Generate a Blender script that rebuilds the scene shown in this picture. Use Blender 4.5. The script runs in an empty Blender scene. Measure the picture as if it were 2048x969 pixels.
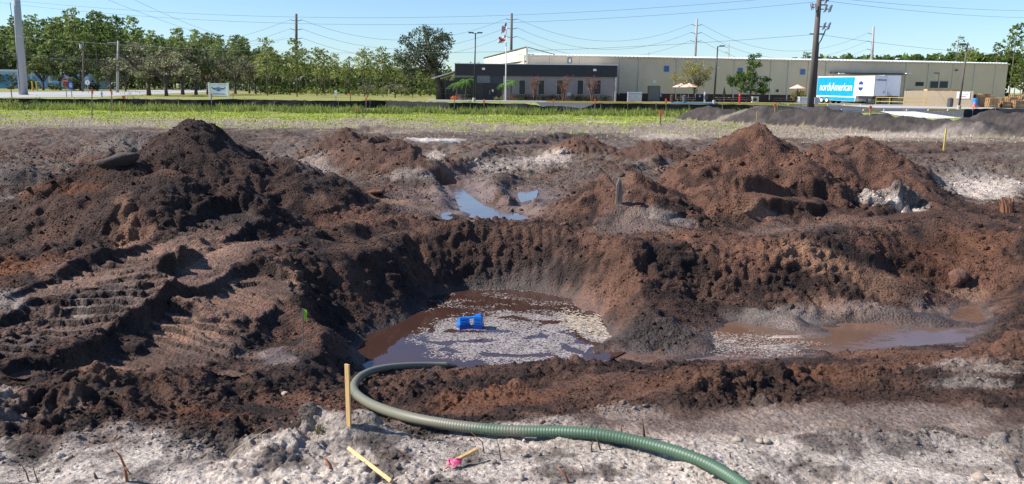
import bpy, bmesh, math, random
import numpy as np
from mathutils import Vector, Matrix

Q = 1.0            # terrain mesh resolution factor
random.seed(7)
rng = np.random.default_rng(11)
R = math.radians
scn = bpy.context.scene
COL = scn.collection

# ------------------------------------------------------------------ camera
FPX = 1600.0                      # focal length in photo pixels (2048 wide)
CAMZ = 2.0
PITCH = math.atan(309.5 / FPX)
ROLL = 0.0107
_f = Vector((0, math.cos(PITCH), -math.sin(PITCH)))
_u0 = Vector((0, math.sin(PITCH), math.cos(PITCH)))
_r0 = Vector((1, 0, 0))
_up = _u0 * math.cos(ROLL) - _r0 * math.sin(ROLL)
_rt = _r0 * math.cos(ROLL) + _u0 * math.sin(ROLL)
cd = bpy.data.cameras.new('camera')
cd.sensor_width = 36
cd.sensor_fit = 'HORIZONTAL'
cd.lens = 36 * FPX / 2048
cd.clip_start = 0.05
cd.clip_end = 6000
cam = bpy.data.objects.new('camera', cd)
COL.objects.link(cam)
m = Matrix.Identity(4)
for i in range(3):
    m[i][0] = _rt[i]; m[i][1] = _up[i]; m[i][2] = -_f[i]
m[2][3] = CAMZ
cam.matrix_world = m
scn.camera = cam

# ------------------------------------------------------------------ light
SUN_EL = R(41)
SUN_AZ_BACK = R(-3)                # sun stands at the left, a little beyond the scene
sdir = Vector((-math.cos(SUN_AZ_BACK) * math.cos(SUN_EL), math.sin(SUN_AZ_BACK) * math.cos(SUN_EL), math.sin(SUN_EL)))
w = bpy.data.worlds.new('World')
scn.world = w
w.use_nodes = True
nt = w.node_tree
bg = nt.nodes['Background']
sky = nt.nodes.new('ShaderNodeTexSky')
sky.sky_type = 'NISHITA'
sky.sun_disc = False
sky.sun_elevation = SUN_EL
sky.sun_rotation = math.atan2(sdir.x, sdir.y)
sky.altitude = 0
sky.air_density = 1.0
sky.dust_density = 0.15
sky.ozone_density = 2.0
tint = nt.nodes.new('ShaderNodeVectorMath'); tint.operation = 'MULTIPLY'; tint.inputs[1].default_value = (0.80, 0.98, 1.22)
nt.links.new(sky.outputs[0], tint.inputs[0]); nt.links.new(tint.outputs[0], bg.inputs[0])
bg.inputs[1].default_value = 0.085
sl = bpy.data.lights.new('sun', 'SUN')
sl.energy = 5.0
sl.angle = R(0.53)
sl.color = (1.0, 0.95, 0.88)
so = bpy.data.objects.new('sun', sl)
so.rotation_euler = sdir.to_track_quat('Z', 'Y').to_euler()
so.location = (-40, 0, 60)
COL.objects.link(so)
scn.view_settings.view_transform = 'Standard'
scn.view_settings.look = 'None'
scn.view_settings.exposure = 0.68
scn.view_settings.gamma = 1.0
scn.view_settings.use_curve_mapping = False

# ------------------------------------------------------------------ pixel -> world helpers
def ray(px, py):
    d = _f * FPX + _rt * (px - 1024) - _up * (py - 484.5)
    return d.normalized()

def G(px, py, z=0.0):
    d = ray(px, py)
    t = (z - CAMZ) / d.z
    return Vector((d.x * t, d.y * t, z))

def at_depth(px, py, y):
    d = ray(px, py)
    t = y / d.y
    return Vector((d.x * t, y, CAMZ + d.z * t))

# ------------------------------------------------------------------ object helpers
def tag(o, label=None, cat=None, group=None, kind=None):
    if label: o['label'] = label
    if cat: o['category'] = cat
    if group: o['group'] = group
    if kind: o['kind'] = kind
    return o

def empty(name, loc=(0, 0, 0), rz=0.0):
    o = bpy.data.objects.new(name, None)
    o.empty_display_size = 0.3
    COL.objects.link(o)
    o.location = loc
    o.rotation_euler = (0, 0, rz)
    return o

def thing(name, label, cat, loc=(0, 0, 0), rz=0.0, group=None):
    return tag(empty(name, loc, rz), label, cat, group)

def children(o):
    return [c for c in ALLPARTS.get(o.name, [])]
ALLPARTS = {}

def link(o, parent=None):
    COL.objects.link(o)
    if parent is not None:
        o.parent = parent
        ALLPARTS.setdefault(parent.name, []).append(o)
    return o

def copy_tree(o, loc=None, rz=None, scale=None, parent=None):
    c = o.copy()
    link(c, parent)
    for ch in list(ALLPARTS.get(o.name, [])):
        copy_tree(ch, parent=c)
    if loc is not None: c.location = loc
    if rz is not None: c.rotation_euler = (0, 0, rz)
    if scale is not None: c.scale = scale if hasattr(scale, '__len__') else (scale,) * 3
    return c

def mesh_np(name, V, F, mat, parent=None, smooth=False, attrs=None, mats=None):
    """fast mesh from arrays; F is (n,3) or (n,4)"""
    me = bpy.data.meshes.new(name)
    V = np.asarray(V, dtype=np.float32); F = np.asarray(F, dtype=np.int32)
    k = F.shape[1]
    me.vertices.add(len(V)); me.vertices.foreach_set('co', V.ravel())
    me.loops.add(F.size); me.loops.foreach_set('vertex_index', F.ravel())
    me.polygons.add(len(F))
    me.polygons.foreach_set('loop_start', np.arange(0, F.size, k, dtype=np.int32))
    me.polygons.foreach_set('loop_total', np.full(len(F), k, dtype=np.int32))
    if smooth:
        me.polygons.foreach_set('use_smooth', np.ones(len(F), dtype=bool))
    me.update(calc_edges=True)
    if attrs:
        for an, (tp, dat) in attrs.items():
            a = me.attributes.new(an, tp, 'POINT')
            a.data.foreach_set('color' if tp == 'FLOAT_COLOR' else 'value', np.asarray(dat, dtype=np.float32).ravel())
    me.materials.append(mat)
    o = bpy.data.objects.new(name, me)
    link(o, parent)
    return o

class MB:
    """collects shapes for ONE mesh object"""
    def __init__(s):
        s.v = []; s.f = []
    def add(s, vs, fs):
        b = len(s.v)
        s.v += [tuple(v) for v in vs]
        s.f += [tuple(i + b for i in f) for f in fs]
        return s
    def box(s, x0, y0, z0, x1, y1, z1):
        vs = [(x0, y0, z0), (x1, y0, z0), (x1, y1, z0), (x0, y1, z0), (x0, y0, z1), (x1, y0, z1), (x1, y1, z1), (x0, y1, z1)]
        return s.add(vs, [(0, 3, 2, 1), (4, 5, 6, 7), (0, 1, 5, 4), (1, 2, 6, 5), (2, 3, 7, 6), (3, 0, 4, 7)])
    def obox(s, c, size, M=None):
        hx, hy, hz = size[0] / 2, size[1] / 2, size[2] / 2
        vs = [Vector((x, y, z)) for z in (-hz, hz) for x, y in ((-hx, -hy), (hx, -hy), (hx, hy), (-hx, hy))]
        if M is not None: vs = [M @ v for v in vs]
        c = Vector(c)
        return s.add([v + c for v in vs], [(0, 3, 2, 1), (4, 5, 6, 7), (0, 1, 5, 4), (1, 2, 6, 5), (2, 3, 7, 6), (3, 0, 4, 7)])
    def tube(s, pts, rad, n=6, cap=True):
        pts = [Vector(p) for p in pts]
        if not hasattr(rad, '__len__'): rad = [rad] * len(pts)
        rings = []
        prev = None
        for i, p in enumerate(pts):
            a = pts[max(0, i - 1)]; b = pts[min(len(pts) - 1, i + 1)]
            t = (b - a).normalized()
            if prev is None:
                q = Vector((1, 0, 0)) if abs(t.x) < 0.9 else Vector((0, 1, 0))
                nx = t.cross(q).normalized()
            else:
                nx = (prev - t * prev.dot(t)).normalized()
            prev = nx
            ny = t.cross(nx)
            rings.append([p + (nx * math.cos(k * 2 * math.pi / n) + ny * math.sin(k * 2 * math.pi / n)) * rad[i] for k in range(n)])
        vs = [v for r in rings for v in r]
        fs = []
        for i in range(len(pts) - 1):
            for k in range(n):
                k2 = (k + 1) % n
                fs.append((i * n + k, i * n + k2, (i + 1) * n + k2, (i + 1) * n + k))
        if cap:
            fs.append(tuple(reversed(range(n))))
            fs.append(tuple(range((len(pts) - 1) * n, len(pts) * n)))
        return s.add(vs, fs)
    def lathe(s, prof, n=12, c=(0, 0, 0), M=None):
        c = Vector(c)
        vs = []
        for r_, z in prof:
            for k in range(n):
                v = Vector((r_ * math.cos(k * 2 * math.pi / n), r_ * math.sin(k * 2 * math.pi / n), z))
                if M is not None: v = M @ v
                vs.append(v + c)
        fs = []
        for i in range(len(prof) - 1):
            for k in range(n):
                k2 = (k + 1) % n
                fs.append((i * n + k, i * n + k2, (i + 1) * n + k2, (i + 1) * n + k))
        fs.append(tuple(reversed(range(n))))
        fs.append(tuple(range((len(prof) - 1) * n, len(prof) * n)))
        return s.add(vs, fs)
    def prism(s, poly, y0, y1):
        """poly in (x,z) extruded along y"""
        n = len(poly)
        vs = [(x, y0, z) for x, z in poly] + [(x, y1, z) for x, z in poly]
        fs = [tuple(range(n)), tuple(reversed(range(n, 2 * n)))]
        for i in range(n):
            j = (i + 1) % n
            fs.append((j, i, i + n, j + n))
        return s.add(vs, fs)
    def slab(s, poly, z0, z1):
        """poly in (x,y) extruded along z"""
        n = len(poly)
        vs = [(x, y, z0) for x, y in poly] + [(x, y, z1) for x, y in poly]
        fs = [tuple(reversed(range(n))), tuple(range(n, 2 * n))]
        for i in range(n):
            j = (i + 1) % n
            fs.append((i, j, j + n, i + n))
        return s.add(vs, fs)
    def mesh(s, name, mat, smooth=False, bevel=0):
        me = bpy.data.meshes.new(name)
        me.from_pydata(s.v, [], s.f)
        me.update()
        bm = bmesh.new(); bm.from_mesh(me)
        bmesh.ops.recalc_face_normals(bm, faces=bm.faces)
        if bevel:
            bmesh.ops.bevel(bm, geom=[e for e in bm.edges], offset=bevel, segments=1, affect='EDGES')
        bm.to_mesh(me); bm.free()
        if smooth:
            for p in me.polygons: p.use_smooth = True
        me.materials.append(mat)
        return me
    def build(s, name, mat, parent=None, smooth=False, loc=None, bevel=0):
        o = bpy.data.objects.new(name, s.mesh(name, mat, smooth, bevel))
        link(o, parent)
        if loc is not None: o.location = loc
        return o

def text_part(name, body, size, mat, parent, M, shear=0.0, extrude=0.01, bold=0.0, sx=1.0, align='CENTER'):
    cu = bpy.data.curves.new(name, 'FONT')
    cu.body = body; cu.size = size; cu.shear = shear; cu.extrude = extrude; cu.offset = bold
    cu.align_x = align; cu.align_y = 'CENTER'; cu.resolution_u = 3
    tmp = bpy.data.objects.new(name + '_tmp', cu)
    me = bpy.data.meshes.new_from_object(tmp)
    bpy.data.objects.remove(tmp); bpy.data.curves.remove(cu)
    me.name = name
    me.transform(M @ Matrix.Diagonal((sx, 1, 1, 1)))
    me.materials.clear(); me.materials.append(mat)
    o = bpy.data.objects.new(name, me)
    return link(o, parent)

# ------------------------------------------------------------------ materials
def mat(name, col, rough=0.7, metal=0.0, var=0.15, vscale=3.0, bump=0.0, bscale=20.0, col2=None, stretch=None, spec=0.5):
    m_ = bpy.data.materials.new(name); m_.use_nodes = True
    n = m_.node_tree; b = n.nodes['Principled BSDF']
    b.inputs['Roughness'].default_value = rough
    b.inputs['Metallic'].default_value = metal
    b.inputs['Specular IOR Level'].default_value = spec
    tc = n.nodes.new('ShaderNodeTexCoord'); src = tc.outputs['Object']
    if stretch:
        mp = n.nodes.new('ShaderNodeMapping'); mp.inputs['Scale'].default_value = stretch
        n.links.new(src, mp.inputs[0]); src = mp.outputs[0]
    nz = n.nodes.new('ShaderNodeTexNoise'); nz.inputs['Scale'].default_value = vscale
    nz.inputs['Detail'].default_value = 6
    n.links.new(src, nz.inputs['Vector'])
    rp = n.nodes.new('ShaderNodeValToRGB')
    rp.color_ramp.elements[0].position = 0.3; rp.color_ramp.elements[1].position = 0.7
    a = [c * (1 - var) for c in col]
    c2 = col2 if col2 else [min(1, c * (1 + var)) for c in col]
    rp.color_ramp.elements[0].color = (*a, 1); rp.color_ramp.elements[1].color = (*c2, 1)
    n.links.new(nz.outputs[0], rp.inputs[0]); n.links.new(rp.outputs[0], b.inputs['Base Color'])
    if bump:
        nb = n.nodes.new('ShaderNodeTexNoise'); nb.inputs['Scale'].default_value = bscale; nb.inputs['Detail'].default_value = 5
        n.links.new(src, nb.inputs['Vector'])
        bp = n.nodes.new('ShaderNodeBump'); bp.inputs['Strength'].default_value = bump; bp.inputs['Distance'].default_value = 0.02
        n.links.new(nb.outputs[0], bp.inputs['Height']); n.links.new(bp.outputs[0], b.inputs['Normal'])
    return m_

def leafmat(name, c1, c2, transl=0.3, scale=0.6):
    m_ = bpy.data.materials.new(name); m_.use_nodes = True
    n = m_.node_tree; b = n.nodes['Principled BSDF']; out = n.nodes['Material Output']
    b.inputs['Roughness'].default_value = 0.6
    b.inputs['Specular IOR Level'].default_value = 0.3
    g = n.nodes.new('ShaderNodeNewGeometry')
    oi = n.nodes.new('ShaderNodeObjectInfo')
    nz = n.nodes.new('ShaderNodeTexNoise'); nz.inputs['Scale'].default_value = scale; nz.inputs['Detail'].default_value = 4
    n.links.new(g.outputs['Position'], nz.inputs['Vector'])
    ad = n.nodes.new('ShaderNodeMath'); ad.operation = 'ADD'
    n.links.new(nz.outputs[0], ad.inputs[0])
    ri = n.nodes.new('ShaderNodeMath'); ri.operation = 'MULTIPLY_ADD'; ri.inputs[1].default_value = 0.35; ri.inputs[2].default_value = -0.17
    n.links.new(g.outputs['Random Per Island'], ri.inputs[0]); n.links.new(ri.outputs[0], ad.inputs[1])
    ad2 = n.nodes.new('ShaderNodeMath'); ad2.operation = 'ADD'
    ro = n.nodes.new('ShaderNodeMath'); ro.operation = 'MULTIPLY_ADD'; ro.inputs[1].default_value = 0.4; ro.inputs[2].default_value = -0.2
    n.links.new(oi.outputs['Random'], ro.inputs[0]); n.links.new(ro.outputs[0], ad2.inputs[1]); n.links.new(ad.outputs[0], ad2.inputs[0])
    rp = n.nodes.new('ShaderNodeValToRGB'); rp.color_ramp.elements[0].position = 0.3; rp.color_ramp.elements[1].position = 0.72
    rp.color_ramp.elements[0].color = (*c1, 1); rp.color_ramp.elements[1].color = (*c2, 1)
    n.links.new(ad2.outputs[0], rp.inputs[0]); n.links.new(rp.outputs[0], b.inputs['Base Color'])
    tr = n.nodes.new('ShaderNodeBsdfTranslucent'); n.links.new(rp.outputs[0], tr.inputs[0])
    mx = n.nodes.new('ShaderNodeMixShader'); mx.inputs[0].default_value = transl
    n.links.new(b.outputs[0], mx.inputs[1]); n.links.new(tr.outputs[0], mx.inputs[2])
    n.links.new(mx.outputs[0], out.inputs['Surface'])
    return m_
# ================================================================== TERRAIN (numpy height field, world coordinates)
_perm = np.random.default_rng(5).permutation(256).astype(np.int32)
_perm = np.concatenate([_perm, _perm, _perm])
_gr = np.random.default_rng(6).normal(size=(256, 3)).astype(np.float32)
_gr /= np.linalg.norm(_gr, axis=1)[:, None]
_rnd = np.random.default_rng(8).random((256, 3)).astype(np.float32)
f32 = np.float32

def _fade(t): return t * t * t * (t * (t * 6 - 15) + 10)

def perlin(x, y, z=None, seed=0):
    x = x.astype(f32) + f32(seed * 17.31); y = y.astype(f32) + f32(seed * 5.77)
    if z is None:
        xi = np.floor(x).astype(np.int32); yi = np.floor(y).astype(np.int32)
        xf = x - xi; yf = y - yi; xi &= 255; yi &= 255
        u = _fade(xf); v = _fade(yf)
        def g(a, b, dx, dy):
            h = _perm[_perm[a & 255] + (b & 255)]
            return _gr[h, 0] * dx + _gr[h, 1] * dy
        n00 = g(xi, yi, xf, yf); n10 = g(xi + 1, yi, xf - 1, yf)
        n01 = g(xi, yi + 1, xf, yf - 1); n11 = g(xi + 1, yi + 1, xf - 1, yf - 1)
        a = n00 + u * (n10 - n00); b = n01 + u * (n11 - n01)
        return (a + v * (b - a)) * f32(1.6)
    z = z.astype(f32) + f32(seed * 3.1)
    xi = np.floor(x).astype(np.int32); yi = np.floor(y).astype(np.int32); zi = np.floor(z).astype(np.int32)
    xf = x - xi; yf = y - yi; zf = z - zi
    u = _fade(xf); v = _fade(yf); w_ = _fade(zf)
    res = None
    lay = []
    for dz in (0, 1):
        c = []
        for dy in (0, 1):
            for dx in (0, 1):
                h = _perm[_perm[_perm[(xi + dx) & 255] + ((yi + dy) & 255)] + ((zi + dz) & 255)]
                c.append(_gr[h, 0] * (xf - dx) + _gr[h, 1] * (yf - dy) + _gr[h, 2] * (zf - dz))
        a = c[0] + u * (c[1] - c[0]); b = c[2] + u * (c[3] - c[2])
        lay.append(a + v * (b - a))
    return (lay[0] + w_ * (lay[1] - lay[0])) * f32(1.5)

def worley(x, y, z, seed=0):
    """F1 and F2 over the 8 nearest cells"""
    x = x.astype(f32) + f32(seed * 7.9); y = y.astype(f32) + f32(seed * 3.3); z = z.astype(f32) + f32(seed * 1.7)
    xi = np.floor(x).astype(np.int32); yi = np.floor(y).astype(np.int32); zi = np.floor(z).astype(np.int32)
    sx = np.where(x - xi > 0.5, 1, -1); sy = np.where(y - yi > 0.5, 1, -1); sz = np.where(z - zi > 0.5, 1, -1)
    f1 = np.full(x.shape, 9, f32); f2 = np.full(x.shape, 9, f32); idv = np.zeros(x.shape, f32)
    for a in (0, 1):
        cx = xi + a * sx
        for b in (0, 1):
            cy = yi + b * sy
            hxy = _perm[_perm[cx & 255] + (cy & 255)]
            for c in (0, 1):
                cz = zi + c * sz
                h = _perm[hxy + (cz & 255)]
                d = (cx + 0.15 + 0.7 * _rnd[h, 0] - x) ** 2 + (cy + 0.15 + 0.7 * _rnd[h, 1] - y) ** 2 + (cz + 0.15 + 0.7 * _rnd[h, 2] - z) ** 2
                near = d < f1
                f2 = np.where(near, f1, np.minimum(f2, d))
                idv = np.where(near, h / f32(256), idv)
                f1 = np.where(near, d, f1)
    return np.sqrt(f1), np.sqrt(f2), idv

def sstep(a, b, x):
    t = np.clip((x - a) / (b - a), 0, 1)
    return t * t * (3 - 2 * t)

def smax(a, b, k):
    h = np.clip(0.5 + 0.5 * (a - b) / k, 0, 1)
    return b + (a - b) * h + k * h * (1 - h)
def smin(a, b, k): return -smax(-a, -b, k)

def poly_sdf(poly, X, Y):
    """signed distance, negative inside"""
    n = len(poly)
    d2 = np.full(X.shape, 1e9, f32); inside = np.zeros(X.shape, bool)
    for i in range(n):
        x1, y1 = poly[i]; x2, y2 = poly[(i + 1) % n]
        ex, ey = x2 - x1, y2 - y1
        t = np.clip(((X - x1) * ex + (Y - y1) * ey) / (ex * ex + ey * ey + 1e-9), 0, 1)
        d2 = np.minimum(d2, (X - x1 - t * ex) ** 2 + (Y - y1 - t * ey) ** 2)
        c = ((y1 > Y) != (y2 > Y)) & (X < (x2 - x1) * (Y - y1) / ((y2 - y1) + 1e-12) + x1)
        inside ^= c
    d = np.sqrt(d2)
    return np.where(inside, -d, d)

def line_dist(pts, X, Y):
    """distance to polyline, along length, signed side, interpolated third value"""
    best = np.full(X.shape, 1e9, f32); along = np.zeros(X.shape, f32); side = np.zeros(X.shape, f32); val = np.zeros(X.shape, f32)
    L = 0.0
    for i in range(len(pts) - 1):
        a = pts[i]; b = pts[i + 1]
        ex, ey = b[0] - a[0], b[1] - a[1]; l = math.hypot(ex, ey)
        t = np.clip(((X - a[0]) * ex + (Y - a[1]) * ey) / (l * l), 0, 1)
        dx = X - a[0] - t * ex; dy = Y - a[1] - t * ey
        d = np.sqrt(dx * dx + dy * dy)
        m_ = d < best
        best = np.where(m_, d, best); along = np.where(m_, L + t * l, along)
        side = np.where(m_, np.sign(ex * dy - ey * dx) * d, side)
        val = np.where(m_, a[2] + t * (b[2] - a[2]), val)
        L += l
    return best, along, side, val

# grid -----------------------------------------------------------------
def _rows():
    r_ = [1.8]
    while r_[-1] < 104:
        y = r_[-1]
        k = 0.006 if y < 3.0 else 0.0021 if y < 17 else 0.0036 if y < 34 else 0.0062 if y < 60 else 0.012
        r_.append(y * (1 + k / Q))
    return np.array(r_, dtype=np.float64)
ROWS = _rows()
_out = 0.72 + np.cumsum(0.0021 * 1.065 ** np.arange(1, 54))
_out = _out[_out < 1.45]
US = np.concatenate([-_out[::-1], np.linspace(-0.72, 0.72, int(730 * Q)), _out])   # dense in view, coarser to the sides
U0, U1 = float(US[0]), float(US[-1])
NC = len(US)
YY, UU = np.meshgrid(ROWS, US, indexing='ij')
X = (UU * YY).astype(f32); Y = YY.astype(f32)
WATER_Z = -0.75

def Gp(lst, z=0.0):
    return [tuple(G(p[0], p[1], z)[:2]) for p in lst]

wx = X + 0.25 * perlin(X * 0.9, Y * 0.9, seed=1) + 0.08 * perlin(X * 3.1, Y * 3.1, seed=2)
wy = Y + 0.25 * perlin(X * 0.9, Y * 0.9, seed=3) + 0.08 * perlin(X * 3.1, Y * 3.1, seed=4)
lx = X + 0.05 * perlin(X * 3.1, Y * 3.1, seed=2) + 0.03 * perlin(X * 8.1, Y * 8.1, seed=12)
ly = Y + 0.05 * perlin(X * 3.1, Y * 3.1, seed=4) + 0.03 * perlin(X * 8.1, Y * 8.1, seed=13)

# natural lie of the land
H = 0.10 * perlin(X * 0.35, Y * 0.35, seed=5) * sstep(5, 11, Y) * (1 - sstep(28, 40, Y))
H += 0.045 * perlin(X * 1.1, Y * 1.1, seed=6) * (1 - 0.8 * sstep(26, 36, Y))
H += 0.03 * perlin(X * 2.6, Y * 2.6, seed=7) * (1 - sstep(26, 36, Y))
H += 0.03 * perlin(X * 0.5, Y * 0.8, seed=8) * sstep(26, 36, Y)
H = H.astype(f32)

# the pit: pond and the muddy channel at its right ------------------------
POND = Gp([(700, 706), (742, 670), (800, 642), (845, 615), (866, 590), (930, 580), (1010, 576), (1080, 579), (1150, 597), (1200, 624),
           (1213, 655), (1232, 678), (1180, 698), (1168, 716), (1040, 730), (900, 742), (740, 746), (706, 722)], WATER_Z)
CHAN = Gp([(1150, 706), (1300, 704), (1415, 704), (1412, 668), (1450, 640), (1510, 638), (1640, 645), (1760, 640), (1890, 634), (1925, 600), (1962, 602),
           (1985, 645), (1945, 684), (1700, 702), (1600, 716), (1440, 722), (1180, 722)], WATER_Z)
sp = poly_sdf(POND, lx, ly)
sc = poly_sdf(CHAN, lx, ly)
# bank steepness by side of the pit: far wall steep, near side gentle
far = sstep(8.6, 10.2, Y); near = 1 - sstep(6.6, 8.0, Y)
steep = 0.55 + 0.55 * far - 0.31 * near
pitp = WATER_Z + np.where(sp > 0, steep * sp + 0.12 * np.sqrt(np.clip(sp, 0, 9)) * far, 0.45 * sp)
stc = 0.22 + 0.26 * sstep(8.4, 9.6, Y) + 0.03 * near
pitc = WATER_Z + 0.005 + np.where(sc > 0, stc * sc, np.maximum(0.3 * sc, -0.03) + sstep(0, .12, -sc) * (.034 * perlin(X * 1.1 + Y * 1.6, Y * 6.5 - X * 1.2, seed=151) + .012 * perlin(X * 5, Y * 14, seed=152))) 
zp = smin(pitp, pitc, 0.05)
H = smin(H, zp, 0.12)
PITD = np.minimum(sp, sc)

OWN = np.zeros(X.shape, np.int16)
Hbase = H.copy()

# heaps --------------------------------------------------------------------
def cone(px, py, depth, rx, ry, p=1.25, rot=0.0, warp=0.16, seed=1, top=None):
    """a heap whose peak shows at photo pixel (px,py) when it stands at this depth"""
    c = at_depth(px, py, depth)
    ww = 1 + warp * perlin(X * 1.3, Y * 1.3, seed=seed) + 0.5 * warp * perlin(X * 3.7, Y * 3.7, seed=seed + 1)
    dx = X - c.x; dy = Y - c.y
    ca, sa = math.cos(rot), math.sin(rot)
    ex = (dx * ca + dy * sa) / rx; ey = (-dx * sa + dy * ca) / ry
    r_ = np.sqrt(ex * ex + ey * ey + 0.012) * ww
    h = c.z
    return np.where(r_ < 1.6, h * (1 - np.power(r_, p)), -9).astype(f32)

HEAPS = []
def heap(hid, parts, k=0.18):
    global H, OWN
    hh = None
    for pt in parts:
        c = cone(*pt[:5], **pt[5])
        hh = c if hh is None else smax(hh, c, 0.16)
    new = smax(H, hh, k)
    OWN = np.where((new - Hbase > 0.14) & (hh > H - 0.02), hid, OWN)
    H = new

heap(1, [(385, 226, 13.0, 2.0, 1.9, dict(p=1.05, seed=21)), (236, 303, 12.0, 1.95, 1.7, dict(p=1.2, seed=23)),
         (570, 308, 13.2, 1.5, 1.5, dict(p=1.15, seed=25)), (330, 335, 11.3, 1.35, 1.35, dict(p=1.3, seed=27)),
         (125, 375, 11.8, 1.3, 1.3, dict(p=1.2, seed=28)), (470, 360, 11.6, 0.9, 0.9, dict(p=1.2, seed=29))])
heap(2, [(1508, 240, 14.6, 1.9, 2.0, dict(p=1.15, seed=31)), (1405, 300, 14.2, 1.1, 1.5, dict(p=1.2, seed=32)),
         (1590, 300, 13.8, 1.2, 1.3, dict(p=1.2, seed=33)), (1480, 335, 12.9, 1.3, 1.0, dict(p=1.25, seed=34))])
heap(3, [(1715, 266, 16.6, 2.0, 1.7, dict(p=1.25, seed=35)), (1790, 325, 15.6, 1.1, 1.3, dict(p=1.2, seed=36)), (1640, 288, 16.0, 1.3, 1.3, dict(p=1.25, seed=39))])
heap(4, [(1248, 330, 12.6, 1.35, 1.2, dict(p=1.05, seed=37)), (1330, 372, 12.7, 0.9, 0.9, dict(p=1.2, seed=38))], 0.1)
heap(5, [(760, 272, 19.0, 2.1, 1.8, dict(p=1.3, seed=41)), (690, 262, 21.0, 1.6, 1.3, dict(p=1.3, seed=42)), (820, 300, 17.5, 1.0, 0.9, dict(p=1.3, seed=43))], 0.1)
heap(6, [(1162, 272, 24, 1.5, 1.4, dict(p=1.3, seed=44))], 0.1)
heap(7, [(1312, 280, 22, 1.4, 1.3, dict(p=1.3, seed=45))], 0.1)
heap(8, [(255, 262, 22.0, 1.4, 1.3, dict(p=1.3, seed=46))], 0.1)
heap(9, [(40, 328, 14.5, 1.1, 1.0, dict(p=1.3, seed=47))], 0.1)
heap(10, [(1796, 368, 13.6, 0.6, 0.5, dict(p=0.8, seed=48, warp=.3)), (1745, 388, 13.4, 0.5, 0.35, dict(p=1.1, seed=49, warp=.3))], 0.04)
# long grey spoil heaps by the car park
def spoil(hid, lst):
    global H, OWN
    hh = None
    for k, (px, py, d, rx, ry) in enumerate(lst):
        c = cone(px, py, d, rx, ry, p=1.3, seed=50 + k, warp=0.12)
        hh = c if hh is None else smax(hh, c, 0.2)
    new = smax(H, hh, 0.08)
    OWN = np.where((new - Hbase > 0.08), hid, OWN) if hid == 0 else np.where((new - H > 0.05) & (hh > H - 0.02), hid, OWN)
    H = new
spoil(11, [(1418, 211, 54, 2.3, 2.4), (1455, 217, 53, 2.6, 2.3), (1500, 217, 51, 2.4, 2.4), (1530, 209, 50, 2.4, 2.6), (1585, 216, 48, 2.6, 2.6),
           (1640, 210, 47, 2.6, 2.8), (1700, 221, 45, 2.5, 2.6), (1760, 226, 43, 2.6, 2.4), (1820, 230, 42, 2.6, 2.2), (1880, 236, 40, 2.3, 2.0), (1930, 237, 39, 2.0, 1.8)])
spoil(12, [(1990, 219, 40, 2.5, 2.6), (2040, 222, 39, 2.3, 2.6), (2100, 215, 38, 3.0, 2.6), (1960, 240, 38, 2.0, 1.8)])

def ridge(pts, width, h, asym=0.0, nz=0.35, seed=1, z=0.0):
    """pts: (px,py[,z]) traced on the ground; a thrown-up bank of soil"""
    global H
    w_ = [(*G(p[0], p[1], p[2] if len(p) > 2 else z)[:2], 1.0) for p in pts]
    xs = [a[0] for a in w_]; ys = [a[1] for a in w_]
    r0 = np.searchsorted(ROWS, min(ys) - 4 * width); r1 = np.searchsorted(ROWS, max(ys) + 4 * width)
    sl_ = slice(max(0, r0), min(len(ROWS), r1))
    Xs = wx[sl_] * 0.4 + X[sl_] * 0.6; Ys = wy[sl_] * 0.4 + Y[sl_] * 0.6
    d, al, sd, _ = line_dist(w_, Xs, Ys)
    L = sum(math.dist(w_[i][:2], w_[i + 1][:2]) for i in range(len(w_) - 1))
    endf = sstep(0, 0.25, al / L) * sstep(0, 0.25, 1 - al / L)
    endf = 0.35 + 0.65 * endf
    ww = width * (1 + asym * np.sign(sd))
    prof = np.exp(-(d / ww) ** 2 * 1.1)
    amp = h * (1 + nz * perlin(al * 2.2, sd * 0.5, seed=seed) + nz * 0.35 * perlin(al * 6, sd * 3, seed=seed + 1))
    H[sl_] += (prof * amp * endf).astype(f32)

# banks of the pit and ridges on the left, traced
ridge([(870, 440, .05), (960, 455, .05), (1080, 462, .05), (1180, 478, .02)], 0.3, 0.11, seed=3)
ridge([(590, 500), (650, 470), (730, 462), (860, 436)], 0.26, 0.15, seed=4)
ridge([(640, 690, -.5), (600, 640, -.4), (560, 590, -.3), (545, 560, -.2)], 0.22, 0.22, seed=5)
ridge([(735, 690, -.65), (660, 700, -.6), (600, 725, -.5)], 0.18, 0.16, seed=6)
ridge([(110, 700, -.05), (200, 640, -.05), (290, 575, -.05), (400, 528, 0), (520, 500, 0), (620, 470, 0)], 0.15, 0.12, seed=7, asym=0)
ridge([(20, 560), (130, 545), (240, 520), (340, 470)], 0.2, 0.12, seed=8)
ridge([(330, 560), (400, 490), (480, 470)], 0.16, 0.14, seed=9)
ridge([(1160, 500, 0), (1300, 485, 0), (1450, 490, 0), (1600, 485, 0), (1760, 470, 0), (1900, 480, 0), (2048, 470, 0)], 0.34, 0.20, seed=10)
ridge([(1480, 630, -.7), (1560, 640, -.7), (1630, 655, -.7)], 0.16, 0.15, seed=11, nz=.2)
ridge([(1690, 610, -.6), (1800, 625, -.65), (1920, 640, -.7)], 0.16, 0.13, seed=13, nz=.2)
ridge([(1225, 672, -.72), (1300, 664, -.72), (1405, 684, -.72)], 0.30, 0.11, seed=12, nz=.8)
ridge([(1180, 770, -.5), (1350, 752, -.5), (1600, 738, -.5), (1850, 722, -.5), (2100, 712, -.45)], 0.14, 0.07, seed=14)
ridge([(1240, 822, -.15), (1450, 800, -.15), (1640, 783, -.2), (1850, 790, -.2), (2090, 790, -.2)], 0.20, 0.18, seed=15)
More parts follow.
